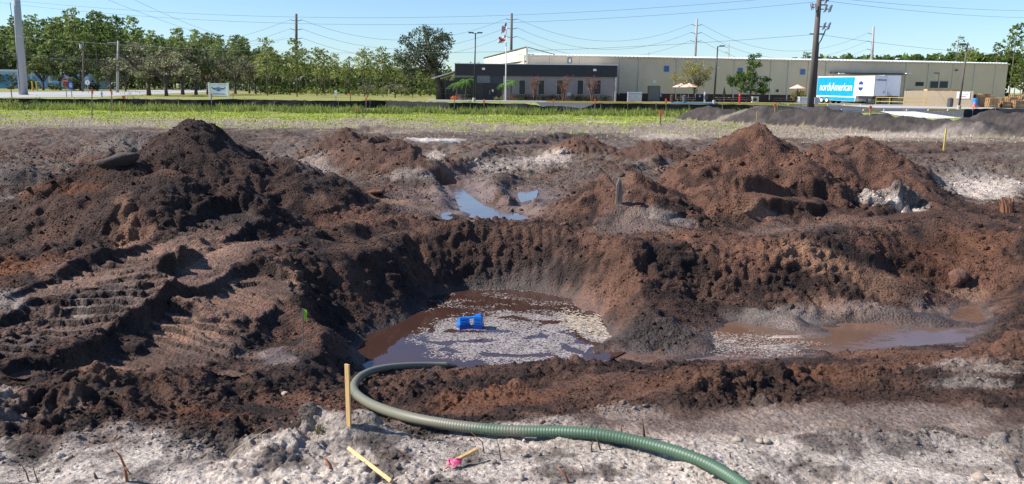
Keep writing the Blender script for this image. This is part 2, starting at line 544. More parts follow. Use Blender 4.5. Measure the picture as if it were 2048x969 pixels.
ridge([(560, 742, -.3), (420, 740, -.2), (260, 760, -.1), (100, 790, 0), (-60, 800, 0)], 0.28, 0.13, seed=17)
ridge([(590, 870, 0), (640, 842, 0), (700, 862, 0), (760, 862, 0), (810, 870, 0)], 0.12, 0.17, seed=18, nz=.6)
ridge([(500, 930), (570, 900), (620, 900)], 0.1, 0.10, seed=19)
ridge([(300, 800), (220, 770), (160, 780)], 0.13, 0.10, seed=20)
ridge([(1400, 945), (1440, 920), (1480, 915)], 0.07, 0.07, seed=22)
ridge([(2010, 690, -.4), (2100, 700, -.4)], 0.25, 0.28, seed=24)
ridge([(330, 415, 0), (430, 400, .1), (620, 400, .0), (700, 380, 0)], 0.2, 0.12, seed=26)
# ruts and banks in the middle distance
ridge([(880, 380), (930, 330), (990, 305), (1100, 280), (1220, 270)], 0.35, 0.22, seed=60)
ridge([(700, 330), (800, 300), (900, 300), (960, 320)], 0.30, 0.16, seed=61)
ridge([(960, 420), (1010, 380), (990, 350)], 0.40, 0.20, seed=62)
ridge([(1130, 358), (1240, 345), (1330, 330)], 0.25, 0.14, seed=63)
ridge([(640, 300), (560, 270), (480, 262)], 0.5, 0.18, seed=64)
ridge([(860, 262), (960, 258), (1100, 262), (1250, 262), (1400, 260)], 0.7, 0.22, seed=65)
ridge([(650, 268), (740, 262), (860, 270)], 0.5, 0.22, seed=66)
ridge([(1680, 330), (1850, 322), (2080, 330)], 0.4, 0.12, seed=67)
ridge([(700, 420, 0), (760, 400, 0), (830, 395, 0)], 0.22, 0.10, seed=68)
ridge([(1560, 430, 0), (1750, 420, 0), (2000, 430, 0)], 0.3, 0.10, seed=69)
ridge([(1880, 360), (1960, 350), (2100, 355)], 0.6, 0.22, seed=70)
ridge([(880, 410), (905, 395), (860, 380)], 0.2, 0.12, seed=71)

def zat(x, y):
    u = x / y
    i = np.interp(y, ROWS, np.arange(len(ROWS))); j = np.interp(u, US, np.arange(NC))
    i0 = int(min(max(i, 0), len(ROWS) - 2)); j0 = int(min(max(j, 0), NC - 2))
    a = i - i0; b = min(max(j - j0, 0), 1)
    return float((H[i0, j0] * (1 - b) + H[i0, j0 + 1] * b) * (1 - a) + (H[i0 + 1, j0] * (1 - b) + H[i0 + 1, j0 + 1] * b) * a)

# wheel and crawler tracks: flattened strips with cleat marks
ROUGH = np.ones(X.shape, f32)
TRACK = np.zeros(X.shape, f32)
def track(pts, width, cleat=0.20, ch=0.022, sink=0.05, z=0.0, ang=0.0, strength=1.0):
    global H
    w_ = [(*G(p[0], p[1], p[2] if len(p) > 2 else z)[:2], 1.0) for p in pts]
    ys = [a[1] for a in w_]
    r0 = max(0, np.searchsorted(ROWS, min(ys) - 2 * width)); r1 = min(len(ROWS), np.searchsorted(ROWS, max(ys) + 2 * width))
    sl_ = slice(r0, r1)
    w2 = []
    for i in range(len(w_) - 1):
        for k in range(4):
            f_ = k / 4; w2.append((w_[i][0] + f_ * (w_[i + 1][0] - w_[i][0]), w_[i][1] + f_ * (w_[i + 1][1] - w_[i][1])))
    w2.append(w_[-1][:2])
    hz = np.array([zat(a_, b_) for a_, b_ in w2]); ker = np.array([1, 2, 3, 2, 1]) / 9.0
    hz = np.convolve(np.pad(hz, 2, mode='edge'), ker, 'valid')
    w2 = [(a_[0], a_[1], float(h_)) for a_, h_ in zip(w2, hz)]
    d, al, sd, cz = line_dist(w2, lx[sl_], ly[sl_])
    m_ = (1 - sstep(width * 0.42, width * 0.56, d)) * strength
    if Y[r0, 0] < 10: m_ = m_ * (.2 + .8 * sstep(-.55, -.3, perlin(X[sl_] * 1.7, Y[sl_] * 1.7, seed=170) + .35 * perlin(X[sl_] * 5, Y[sl_] * 5, seed=171)))
    Hs = H[sl_]
    a = al + ang * sd
    ph = (a / cleat) % 1.0
    saw = np.where(ph < 0.72, ph / 0.72 * 0.35, 1.0) * (0.75 + 0.5 * perlin(al * 1.3, sd * 2.0, seed=77))
    add = ch * (saw - 0.3) - sink
    lip = np.exp(-((d - width * 0.56) / 0.06) ** 2) * 0.02
    H[sl_] = Hs * (1 - m_) + m_ * (cz * .85 + Hs * .15 + add.astype(f32)) + lip.astype(f32) * strength
    ROUGH[sl_] *= (1 - 0.88 * m_)
    TRACK[sl_] = np.maximum(TRACK[sl_], m_)
track([(100, 585), (230, 540), (350, 505), (470, 462)], 0.66, cleat=.17, ch=.05, sink=.03)
track([(-60, 690), (60, 650), (150, 615), (230, 585), (300, 560)], 0.85, cleat=.2, ch=.07, ang=.3)
track([(250, 700), (330, 655), (420, 600), (510, 560)], 0.95, cleat=.19, ch=.055, z=-.05, sink=.05, ang=-.3)
track([(380, 560), (460, 515), (560, 490)], 0.5, cleat=.13, ch=.02)
track([(60, 745), (180, 725), (320, 712), (450, 700)], 0.35, ch=.012, z=-.1)
track([(895, 340), (960, 310), (1080, 290)], 0.7, ch=.05)
track([(990, 345), (1120, 352), (1230, 350)], 0.6, ch=.05)
track([(770, 345), (850, 350), (890, 330)], 0.7, ch=.05)
track([(1500, 440), (1650, 432), (1750, 440), (1850, 425)], 0.5, ch=.012)
track([(1200, 845), (1500, 840), (1800, 830), (2090, 835)], 0.55, cleat=.12, ch=.012, ang=1.1, sink=.03)
track([(1150, 400), (1250, 440), (1330, 440)], 0.4, ch=.012)
track([(1020, 385), (1060, 395), (1040, 410)], 0.4, ch=.006, sink=.12)
track([(900, 365), (935, 390), (945, 425), (1040, 436)], 0.55, ch=.004, sink=.16)
track([(1800, 308), (1950, 300), (2090, 310)], 0.9, ch=.02)
track([(680, 410, .0), (760, 408), (840, 420)], 0.4, ch=.01)

# bucket tooth marks on the far wall of the pond
bm_ = (X > G(965, 560, -.6).x) & (X < G(1130, 560, -.6).x) & (Y > 9.9) & (Y < 11.5)
ROUGH *= np.where(bm_, .45, 1).astype(f32)
tt = (X * 7.0) % 1.0
H = np.where(bm_ & (H > WATER_Z + 0.04) & (H < 0.02), H - 0.035 * (np.abs(tt - 0.5) * 2) ** 2 * sstep(0, .2, H - WATER_Z), H).astype(f32)

# shallow puddles in the low middle ground
PUD = [([(905, 372), (922, 370), (940, 392), (968, 412), (1020, 424), (1050, 434), (1010, 442), (950, 437), (932, 425), (922, 398)], -.06),
       ([(1036, 382), (1072, 383), (1068, 397), (1044, 402)], -.05), ([(880, 425), (905, 425), (905, 440), (885, 440)], -.02), ([(520, 722), (555, 700), (600, 692), (590, 715), (545, 728)], -.33), ([(825, 282), (930, 281), (930, 287), (835, 288)], .0)]
for pl_, zw_ in PUD:
    s_p = poly_sdf(Gp(pl_, zw_), lx, ly) - (.09 if -.1 < zw_ < -.03 else 0)
    bl_ = 1 - sstep(0.0, 0.45, s_p)
    H = (H * (1 - bl_) + bl_ * (zw_ - .03 + .12 * np.clip(s_p + .12, 0, 1) + .030 * perlin(X * 4.5, Y * 3.0, seed=150))).astype(f32)
    PITD = np.minimum(PITD, np.where(s_p < .3, s_p + .1, 9)).astype(f32)
# fade to the flat sheet that carries on outside the worked area
edge = sstep(0, 0.03, (UU - U0) / (U1 - U0)) * sstep(0, 0.03, 1 - (UU - U0) / (U1 - U0)) * (1 - sstep(88, 102, YY)) * sstep(1.8, 2.1, YY)
H = (H * edge).astype(f32)
INPIT = PITD

# height look-ups ---------------------------------------------------------
def hit(px, py):
    """where the sight line of a photo pixel meets the ground"""
    d = ray(px, py)
    t = 1.9; p = None
    while t < 140:
        x, y, z = d.x * t, d.y * t, CAMZ + d.z * t
        if y > 1.9 and z <= zat(x, y):
            lo, hi = t / 1.012, t
            for _ in range(8):
                mid = (lo + hi) / 2
                if CAMZ + d.z * mid <= zat(d.x * mid, d.y * mid): hi = mid
                else: lo = mid
            t = hi
            return Vector((d.x * t, d.y * t, CAMZ + d.z * t))
        t *= 1.012
    return G(px, py) if d.z < 0 else None

_sl = np.hypot(np.gradient(H, axis=1) / np.maximum(np.gradient(X, axis=1), 1e-4), np.gradient(H, axis=0) / np.maximum(np.gradient(Y, axis=0), 1e-4))
STEEP = (sstep(.75, 1.25, _sl) * (Y < 14) * (X < .5)).astype(f32)
ROUGH = np.maximum(ROUGH, STEEP * 1.0 * (PITD > .05))
# soil colours ---------------------------------------------------------------
PAL = dict(peat=(0.034, 0.021, 0.017), brown=(0.105, 0.056, 0.039), red=(0.185, 0.090, 0.056), orange=(0.32, 0.175, 0.105),
           tan=(0.27, 0.155, 0.105), grey=(0.17, 0.14, 0.122), pale=(0.76, 0.64, 0.54), dgrey=(0.068, 0.055, 0.049), mauve=(0.16, 0.11, 0.088),
           rust=(0.20, 0.075, 0.03), lgrey=(0.40, 0.335, 0.285), grass=(0.33, 0.39, 0.05), straw=(0.40, 0.34, 0.23), litter=(0.29, 0.225, 0.175))
PAL = {k: np.array(v, f32) for k, v in PAL.items()}
n1 = perlin(X * 1.4, Y * 1.4, seed=81); n2 = perlin(X * 4.3, Y * 4.3, seed=82); n3 = perlin(X * 11.0, Y * 11.0, seed=83); n4 = perlin(X * 0.5, Y * 0.5, seed=84)
nn = n1 * 0.5 + n2 * 0.35 + n3 * 0.3
C = np.empty(X.shape + (3,), f32)
def lay(colname, wgt):
    global C
    wgt = wgt[..., None]
    C = C * (1 - wgt) + PAL[colname] * wgt if isinstance(colname, str) else C * (1 - wgt) + np.array(colname, f32) * wgt
C[:] = PAL['brown']
lay('peat', sstep(-0.05, 0.35, nn + 0.1)); lay('red', sstep(0.12, 0.5, -nn + 0.15 * n4))
WET = np.zeros(X.shape, f32)
def splat(px, py, rx, ry, cname, s=1.0, wet=None, rough=None, soft=0.5, nz=0.5, minup=None):
    p = hit(px, py)
    if p is None: return
    a = hit(px, py - ry); b = hit(px, py + ry)
    hx = rx * p.y / FPX
    hy = max(0.5 * abs(a.y - b.y), hx * 0.15)
    cy = 0.5 * (a.y + b.y)
    r0 = max(0, np.searchsorted(ROWS, cy - 2 * hy)); r1 = min(len(ROWS), np.searchsorted(ROWS, cy + 2 * hy))
    if r1 <= r0: return
    s_ = slice(r0, r1)
    # follow the sight line direction so that the patch runs straight away from the viewer
    r_ = np.sqrt(((X[s_] - p.x / p.y * Y[s_]) / hx) ** 2 + ((Y[s_] - cy) / hy) ** 2) + nz * nn[s_] * 1.2
    wgt = (1 - sstep(1 - soft, 1 + soft * 0.4, r_)) * s
    C[s_] = C[s_] * (1 - wgt[..., None]) + PAL[cname] * wgt[..., None]
    if wet is not None: WET[s_] = WET[s_] * (1 - wgt) + wet * wgt
    if rough is not None: ROUGH[s_] *= (1 - wgt) + rough * wgt

# broad zones by distance and side
wob = 0.5 * n1 + 0.3 * n2
mid = sstep(14.5, 19, Y + wob) * (1 - sstep(34, 38, Y + 2 * wob))
lay('litter', mid * 0.4); lay('dgrey', mid * sstep(0, .5, n4 + n2 * .6) * .45); lay('grey', mid * sstep(0.0, 0.4, n1 + n2 * .5) * 0.5)
lay('brown', mid * sstep(-.1, 0.4, -n1 + n3 * .3 + n2 * .4) * 0.75); lay('peat', mid * sstep(.15, .5, n2 - n1 * .5) * .4)
fz = sstep(25, 31, Y + 4 * n4 + wob)
lay('dgrey', fz * (1 - sstep(34, 38, Y)) * sstep(0, 0.4, n2 + n4) * 0.5)
field = sstep(31, 36, Y + 3 * n4 + 1.5 * n1 - 3 * sstep(-3, -9, X))
lay('litter', field); lay('straw', field * sstep(0.0, 0.5, n2 + n1) * 0.45)
gm = sstep(40, 52, Y + 9 * n4 + 5 * n1 + 2 * n2)
gm = np.maximum(gm, sstep(.15, .5, n1 + .4 * n2 + .3 * n4) * field * 0.9)
gm *= 1 - .55 * sstep(0.05, 0.4, perlin(X * .55, Y * .28, seed=180) + .6 * n1 + .3 * n2)
gm = np.where(Y < 46, gm * .75, gm)
gm *= 1 - sstep(0.1, 0.4, perlin(X * 0.22, Y * 0.13, seed=85) + .3 * n1) * (1 - sstep(44, 60, Y)) * .9
gm_r = 1 - 0.75 * sstep(6, 14, X) * (1 - sstep(56, 62, Y))
lay('grass', field * gm * gm_r * (0.8 + .2 * np.clip(n3 * 2, -1, 1)))
# foreground sand
fga = .38 * sstep(.3, 1.6, -X)
fg = 1 - sstep(4.35, 5.0, Y + fga + 0.35 * n1 + 0.25 * n2 + 0.1 * n3)
lay('lgrey', fg); lay('pale', (1 - sstep(3.6, 4.8, Y + .6 * n1 + .4 * n2 + .2 * n3)) * 0.88)
lay('grey', fg * sstep(0.0, 0.4, n2 + n3 * .6) * 0.38); lay('dgrey', fg * sstep(0.32, 0.5, n1 * .6 + n2 + n3 * .7) * 0.5)

smr = sstep(.08, .42, perlin(X * 1.2 + Y * .6, Y * 5.0, seed=181) + .35 * n2)
lay('grey', fg * smr * .32); lay('brown', fg * sstep(.2, .5, perlin(X * 2.1, Y * 7.0, seed=182) + .3 * n3) * .4)
# heaps
o1 = sstep(0, 1, (OWN == 1).astype(f32)); lay('peat', o1 * 0.75); lay('brown', o1 * sstep(0, .4, n1 + n3) * 0.4)
for hid in (2, 3, 4):
    oo = (OWN == hid).astype(f32)
    lay('red', oo * 0.62); lay('brown', oo * sstep(-.1, .4, n2 + n3) * 0.5); lay('peat', oo * sstep(0.15, .5, n1 + n2 + .2 * n3) * (0.6 if hid != 4 else .8))
for hid in (5, 6, 7):
    oo = (OWN == hid).astype(f32); lay('brown', oo * 0.8); lay('red', oo * sstep(0, .4, n1) * .5)
for hid in (8, 9): lay('grey', (OWN == hid).astype(f32) * 0.6); 
lay('dgrey', ((OWN == 11) | (OWN == 12)).astype(f32)); lay('grey', ((OWN == 11) | (OWN == 12)).astype(f32) * sstep(0, .4, n1 + n2) * 0.25)
lay('lgrey', (OWN == 10).astype(f32) * 0.95); lay('dgrey', (OWN == 10) * sstep(.1, .4, n2 + n3) * .5)

SPL = [
 # left heap
 (250, 560, 120, 40, 'brown', .6), (270, 470, 60, 60, 'red', .6), (250, 450, 30, 60, 'orange', .5), (190, 340, 45, 25, 'rust', .55), (150, 375, 60, 18, 'rust', .5), (55, 375, 40, 20, 'rust', .7),
 (330, 345, 60, 10, 'red', .5), (420, 420, 150, 30, 'peat', .7), (450, 300, 150, 50, 'peat', .5), (520, 370, 120, 16, 'brown', .7), (600, 340, 60, 16, 'red', .35),
 (100, 440, 90, 50, 'brown', .6), (60, 500, 60, 20, 'brown', .5), (40, 530, 60, 20, 'rust', .7), (110, 515, 40, 10, 'rust', .5),
 # tracks and flats left
 (330, 505, 130, 40, 'tan', .65, 0, .5), (180, 560, 120, 25, 'tan', .5, 0, .6), (430, 505, 60, 30, 'tan', .6, 0, .5), (400, 640, 90, 45, 'tan', .8, .0, .5), (330, 670, 70, 20, 'orange', .7), (480, 570, 50, 40, 'tan', .6),
 (250, 600, 60, 40, 'grey', .35), (60, 650, 110, 50, 'mauve', .5), (160, 620, 30, 25, 'lgrey', .6), (25, 610, 40, 35, 'lgrey', .6), (200, 730, 90, 12, 'orange', .7), (10, 545, 40, 30, 'rust', .5),
 (590, 550, 40, 28, 'orange', .8), (555, 530, 20, 20, 'tan', .6), (440, 700, 110, 18, 'mauve', .6, .3, .5), (560, 715, 50, 18, 'mauve', .8, .8, .3),
 # pond surrounds
 (1050, 555, 110, 14, 'mauve', .35, .15), (780, 560, 90, 60, 'peat', .7), (700, 640, 70, 60, 'peat', .8), (640, 590, 60, 50, 'peat', .7), (1000, 500, 130, 50, 'brown', .6), (900, 500, 60, 50, 'peat', .5),
 (1230, 560, 120, 70, 'red', .6), (1300, 600, 100, 20, 'brown', .7), (1500, 530, 130, 45, 'red', .7), (1640, 520, 110, 35, 'orange', .65), (1750, 560, 60, 40, 'orange', .5), (1880, 520, 150, 60, 'rust', .35),
 (1600, 490, 60, 18, 'orange', .5), (1980, 560, 80, 50, 'red', .6), (1330, 470, 200, 20, 'red', .5), (1430, 570, 90, 40, 'brown', .7),
 (1320, 668, 110, 40, 'dgrey', .9), (1400, 612, 120, 14, 'peat', .8), (1570, 628, 110, 16, 'grey', .85, .4), (1750, 620, 140, 16, 'mauve', .9, .5), (1650, 600, 50, 12, 'tan', .5), (1900, 625, 90, 14, 'mauve', .8, .5), (1930, 590, 55, 12, 'orange', .6, .5),
 (1650, 680, 280, 26, 'mauve', .9, .85, .25), (1520, 690, 90, 20, 'pale', .6, .5, .3), (1850, 665, 150, 20, 'mauve', .9, .8, .3),
 (1150, 790, 350, 34, 'red', .5), (1000, 800, 180, 22, 'rust', .4), (1500, 745, 300, 14, 'rust', .45), (1850, 715, 200, 20, 'red', .6), (1050, 752, 120, 14, 'peat', .6),
 (1400, 800, 130, 30, 'peat', .75), (1700, 790, 200, 22, 'peat', .6), (1920, 735, 140, 14, 'lgrey', .6), (1950, 765, 110, 12, 'lgrey', .5), (1800, 830, 250, 22, 'grey', .7), (1500, 850, 200, 20, 'grey', .6), (1250, 830, 60, 20, 'lgrey', .5),
 (270, 770, 60, 26, 'peat', .9), (200, 780, 60, 20, 'dgrey', .6), (100, 770, 80, 30, 'peat', .6), (380, 800, 90, 30, 'brown', .5), (420, 830, 100, 14, 'rust', .5), (560, 800, 90, 20, 'red', .5),
 (80, 870, 60, 30, 'brown', .8), (60, 900, 60, 20, 'peat', .8), (220, 880, 80, 20, 'brown', .5), (570, 920, 60, 20, 'dgrey', .8), (430, 870, 80, 14, 'grey', .5),
 (640, 880, 70, 30, 'lgrey', .8), (750, 880, 60, 25, 'dgrey', .7), (790, 910, 60, 12, 'brown', .6), (450, 950, 80, 16, 'pale', .5), (1000, 945, 100, 20, 'pale', .5),
 # middle ground
 (930, 390, 70, 45, 'mauve', .85, .7, .25), (1060, 400, 80, 36, 'mauve', .8, .6, .35), (990, 400, 50, 22, 'brown', .5), (830, 400, 70, 30, 'mauve', .6, .4, .5), (720, 430, 110, 25, 'red', .6), (760, 400, 70, 10, 'orange', .5),
 (980, 340, 50, 14, 'lgrey', .8), (1090, 315, 60, 16, 'pale', .6), (1050, 330, 90, 16, 'lgrey', .6), (870, 318, 30, 14, 'pale', .6), (900, 360, 30, 14, 'rust', .5), (940, 345, 60, 14, 'brown', .6), (830, 345, 80, 14, 'lgrey', .5),
 (870, 282, 60, 5, 'pale', .8, .5, .3), (1190, 360, 110, 22, 'mauve', .5), (1270, 440, 90, 30, 'mauve', .75, .5, .4), (1340, 435, 60, 16, 'lgrey', .4, .5), (1050, 270, 300, 10, 'dgrey', .6), (560, 262, 70, 8, 'dgrey', .6),
 (600, 300, 60, 14, 'grey', .6), (620, 330, 60, 16, 'lgrey', .5), (1230, 290, 110, 10, 'grey', .5), (1330, 275, 60, 8, 'pale', .4),
 (1450, 420, 80, 14, 'red', .6), (1530, 425, 60, 10, 'orange', .5, .6, .3), (1600, 450, 110, 14, 'mauve', .5, .4, .4), (1700, 440, 110, 12, 'tan', .5), (1850, 430, 200, 22, 'brown', .7),
 (1780, 400, 70, 9, 'pale', .8), (1960, 370, 110, 30, 'lgrey', .85), (1980, 380, 90, 20, 'pale', .6), (1880, 340, 100, 16, 'grey', .7), (1990, 315, 100, 12, 'grey', .5), (1900, 400, 60, 8, 'brown', .6),
 (1850, 300, 200, 14, 'brown', .35), (1800, 272, 160, 5, 'pale', .4), (1980, 270, 80, 5, 'straw', .5), (40, 360, 50, 20, 'dgrey', .7), (20, 390, 30, 12, 'lgrey', .5), (240, 270, 60, 14, 'dgrey', .6),
 (100, 310, 160, 18, 'brown', .35), (1460, 231, 120, 3, 'straw', .5), (1200, 244, 60, 3, 'pale', .5),
]
for s_ in SPL: splat(*s_)
# the hole's wet rim
wetrim = np.exp(-np.clip(PITD, 0, 9) / 0.10) * (PITD > -0.5)
WET = np.maximum(WET, TRACK * .2 * (Y < 12))
WET = np.maximum(WET, wetrim * 0.45).astype(f32)
lay('dgrey', wetrim * 0.45)
ROUGH *= (1 - 0.5 * wetrim)
TRACKC = TRACK * (Y < 10)
lay('tan', TRACKC * 0.22)
lay('peat', STEEP * .75 * (TRACK > 0) + 0)
# grain of the soil colour itself
C *= (1 + 0.16 * n3[..., None] + 0.26 * perlin(X * 27, Y * 27, seed=86)[..., None])
C = np.clip(C, 0.008, 0.8)

# fine relief along the surface normal --------------------------------------
def normals(Px, Py, Pz):
    P = np.stack([Px, Py, Pz], -1)
    du = np.empty_like(P); dv = np.empty_like(P)
    du[:, 1:-1] = P[:, 2:] - P[:, :-2]; du[:, 0] = P[:, 1] - P[:, 0]; du[:, -1] = P[:, -1] - P[:, -2]
    dv[1:-1] = P[2:] - P[:-2]; dv[0] = P[1] - P[0]; dv[-1] = P[-1] - P[-2]
    N = np.cross(du, dv)
    return N / (np.linalg.norm(N, axis=-1, keepdims=True) + 1e-9)
N = normals(X, Y, H)
sand = fg * 0.45
amp = ROUGH * (1 - 0.6 * sstep(30, 40, Y)) * (1 - 0.35 * sand)
inw = sstep(-0.02, 0.06, PITD)
patch = 0.35 + 1.05 * sstep(-0.15, 0.3, perlin(X * 0.8, Y * 0.8, seed=90))
wxx = X + 0.05 * perlin(X * 9, Y * 9, seed=91); wyy = Y + 0.05 * perlin(X * 9, Y * 9, seed=92)
D = np.zeros(X.shape, f32)
def fadeout(size): return 1 - sstep(size * 90, size * 260, Y)
sandm = np.clip(fg, 0, 1)
for size, a, sd_ in ((0.10, 0.016, 2), (0.045, 0.013, 3)):
    f1, f2, idv = worley(wxx / size, wyy / size, H / size, seed=sd_)
    b = np.clip(1 - f1 * f1 * 1.6, 0, 1) * (0.25 + 1.1 * idv) * sstep(0.0, 0.12, f2 - f1 + 0.05)
    D += a * (b - 0.3) * (1 - sandm * (1.0 if size > .2 else .75 if size > .09 else .35)) * (fadeout(size) if size < .2 else 1)
for fr, a, sd_ in ((3.2, .030, 110), (7.3, .032, 111), (16.0, .021, 112), (34.0, .0145, 113), (64.0, .0095, 114)):
    bl = np.abs(perlin(X * fr, Y * fr, H * fr, seed=sd_)) * (1.0 if fr > 3 else 1)
    D += a * (bl * 2 - .45) * (fadeout(.6 / fr) if fr > 7 else 1) * (1 - sandm * (.5 if fr < 10 else .2))
D += 0.004 * perlin(X * 31.0, Y * 31.0, H * 31.0, seed=95) * fadeout(.06)
D *= amp * patch
far_amp = sstep(20, 32, Y)
mida = sstep(14, 20, Y) * (1 - .75 * sstep(32, 38, Y)) * (1 - TRACK) * (.3 + .7 * ROUGH)
D += mida * (0.06 * (np.abs(perlin(X * 1.9, Y * 1.9, seed=96)) * 2 - .4) + .05 * (np.abs(perlin(X * 4.7, Y * 4.7, seed=196)) * 2 - .4) + .03 * perlin(X * 10, Y * 10, seed=197))
pit_ = np.maximum(0, perlin(X * 2.1, Y * 2.1, H * 2.1, seed=160) - .22) + .5 * np.maximum(0, perlin(X * 5.2, Y * 5.2, H * 5.2, seed=161) - .25)
D -= .17 * pit_ * (Y < 17) * (1 - TRACK) * (1 - sandm) * np.clip(ROUGH, 0, 1)
hm = ((OWN > 0) & (OWN < 10)) * 1.0
D += hm * (.045 * perlin(X * 1.7, Y * 1.7, H * 1.7, seed=198) + .02 * (np.abs(perlin(X * 3.4, Y * 3.4, H * 3.4, seed=199)) * 2 - .4))
D += (OWN == 10) * (.11 * (np.abs(perlin(X * 5, Y * 5, H * 5, seed=200)) * 2 - .5) + .05 * perlin(X * 14, Y * 14, H * 14, seed=201))
sp_ = ((OWN == 11) | (OWN == 12))
D += sp_ * (0.11 * perlin(X * 1.6, Y * 1.6, H * 1.6, seed=97) + 0.06 * perlin(X * 4, Y * 4, H * 4, seed=98))
D *= (0.12 + 0.88 * inw) * edge
PX = (X + N[..., 0] * D).astype(f32); PY = (Y + N[..., 1] * D).astype(f32); PZ = (H + N[..., 2] * D).astype(f32)
# rows and columns of the displaced grid
nr, ncn = X.shape

# soil material ------------------------------------------------------------
def soil_material(name):
    m_ = bpy.data.materials.new(name); m_.use_nodes = True
    n = m_.node_tree; b = n.nodes['Principled BSDF']
    at = n.nodes.new('ShaderNodeAttribute'); at.attribute_name = 'soil'
    aw = n.nodes.new('ShaderNodeAttribute'); aw.attribute_name = 'wet'
    g = n.nodes.new('ShaderNodeNewGeometry')
    nz = n.nodes.new('ShaderNodeTexNoise'); nz.inputs['Scale'].default_value = 38; nz.inputs['Detail'].default_value = 8; nz.inputs['Roughness'].default_value = 0.65
    n.links.new(g.outputs['Position'], nz.inputs['Vector'])
    mr = n.nodes.new('ShaderNodeMapRange'); mr.inputs['From Min'].default_value = 0.25; mr.inputs['From Max'].default_value = 0.75
    mr.inputs['To Min'].default_value = 0.45; mr.inputs['To Max'].default_value = 1.6
    n.links.new(nz.outputs[0], mr.inputs['Value'])
    mu = n.nodes.new('ShaderNodeVectorMath'); mu.operation = 'SCALE'
    n.links.new(at.outputs['Color'], mu.inputs[0]); n.links.new(mr.outputs[0], mu.inputs['Scale'])
    n.links.new(mu.outputs[0], b.inputs['Base Color'])
    r_ = n.nodes.new('ShaderNodeMapRange'); r_.inputs['To Min'].default_value = 0.9; r_.inputs['To Max'].default_value = 0.16
    n.links.new(aw.outputs['Fac'], r_.inputs['Value']); n.links.new(r_.outputs[0], b.inputs['Roughness'])
    s_ = n.nodes.new('ShaderNodeMapRange'); s_.inputs['To Min'].default_value = 0.25; s_.inputs['To Max'].default_value = 0.6
    n.links.new(aw.outputs['Fac'], s_.inputs['Value']); n.links.new(s_.outputs[0], b.inputs['Specular IOR Level'])
    nb = n.nodes.new('ShaderNodeTexNoise'); nb.inputs['Scale'].default_value = 30; nb.inputs['Detail'].default_value = 10; nb.inputs['Roughness'].default_value = 0.7
    n.links.new(g.outputs['Position'], nb.inputs['Vector'])
    bs = n.nodes.new('ShaderNodeMapRange'); bs.inputs['To Min'].default_value = 0.9; bs.inputs['To Max'].default_value = 0.12
    n.links.new(aw.outputs['Fac'], bs.inputs['Value'])
    vo = n.nodes.new('ShaderNodeTexVoronoi'); vo.inputs['Scale'].default_value = 34; vo.inputs['Randomness'].default_value = 1
    wv = n.nodes.new('ShaderNodeVectorMath'); wv.operation = 'MULTIPLY_ADD'; wv.inputs[1].default_value = (.04, .04, .04)
    n.links.new(nb.outputs['Color'], wv.inputs[0]); n.links.new(g.outputs['Position'], wv.inputs[2]); n.links.new(wv.outputs[0], vo.inputs['Vector'])
    hs_ = n.nodes.new('ShaderNodeMath'); hs_.operation = 'MULTIPLY_ADD'; hs_.inputs[1].default_value = -0.55
    n.links.new(vo.outputs['Distance'], hs_.inputs[0]); n.links.new(nb.outputs[0], hs_.inputs[2])
    bp = n.nodes.new('ShaderNodeBump'); bp.inputs['Distance'].default_value = 0.06
    n.links.new(bs.outputs[0], bp.inputs['Strength']); n.links.new(hs_.outputs[0], bp.inputs['Height']); n.links.new(bp.outputs[0], b.inputs['Normal'])
    return m_
M_soil = soil_material('soil')

VCO = np.stack([PX, PY, PZ], -1).reshape(-1, 3)
CC = np.concatenate([C, np.ones(C.shape[:2] + (1,), f32)], -1).reshape(-1, 4)
WW = np.clip(WET, 0, 1).reshape(-1)
ii = np.arange(nr * ncn, dtype=np.int32).reshape(nr, ncn)
FAC = np.stack([ii[:-1, :-1], ii[:-1, 1:], ii[1:, 1:], ii[1:, :-1]], -1).reshape(-1, 4)
FO = OWN[:-1, :-1].reshape(-1)
def terrain_piece(name, sel):
    F = FAC[sel]
    used = np.unique(F)
    mp = np.full(nr * ncn, -1, np.int32); mp[used] = np.arange(len(used))
    return mesh_np(name, VCO[used], mp[F], M_soil, smooth=True, attrs={'soil': ('FLOAT_COLOR', CC[used]), 'wet': ('FLOAT', WW[used])})
g_ = terrain_piece('ground', FO == 0); g_['kind'] = 'structure'
HL = {1: 'tall dark brown dirt mound with a slab of turf on its left shoulder', 2: 'tall reddish brown dirt mound right of centre with rounded top',
      3: 'lower reddish brown dirt mound overlapping the right side of the tall reddish one', 4: 'small dark dirt mound with a grey plank stuck upright in it',
      5: 'low spread of reddish soil behind the big left mound', 6: 'low brown heap in the churned mud beyond the puddles', 7: 'low dark brown heap just left of the tall reddish mound',
      8: 'small grey heap peeping out behind the left slope of the big dark mound', 9: 'grey lumpy heap at the far left edge beside the big dark mound', 10: 'small whitish sand heap with a dark hollow right of the reddish mounds',
      11: 'long dark grey spoil heap running along the front of the car park', 12: 'dark grey spoil heap at the right edge in front of the pallets'}
for hid, lb in HL.items():
    s_ = FO == hid
    if s_.sum() > 20:
        tag(terrain_piece('dirt_mound', s_), lb, 'dirt mound')

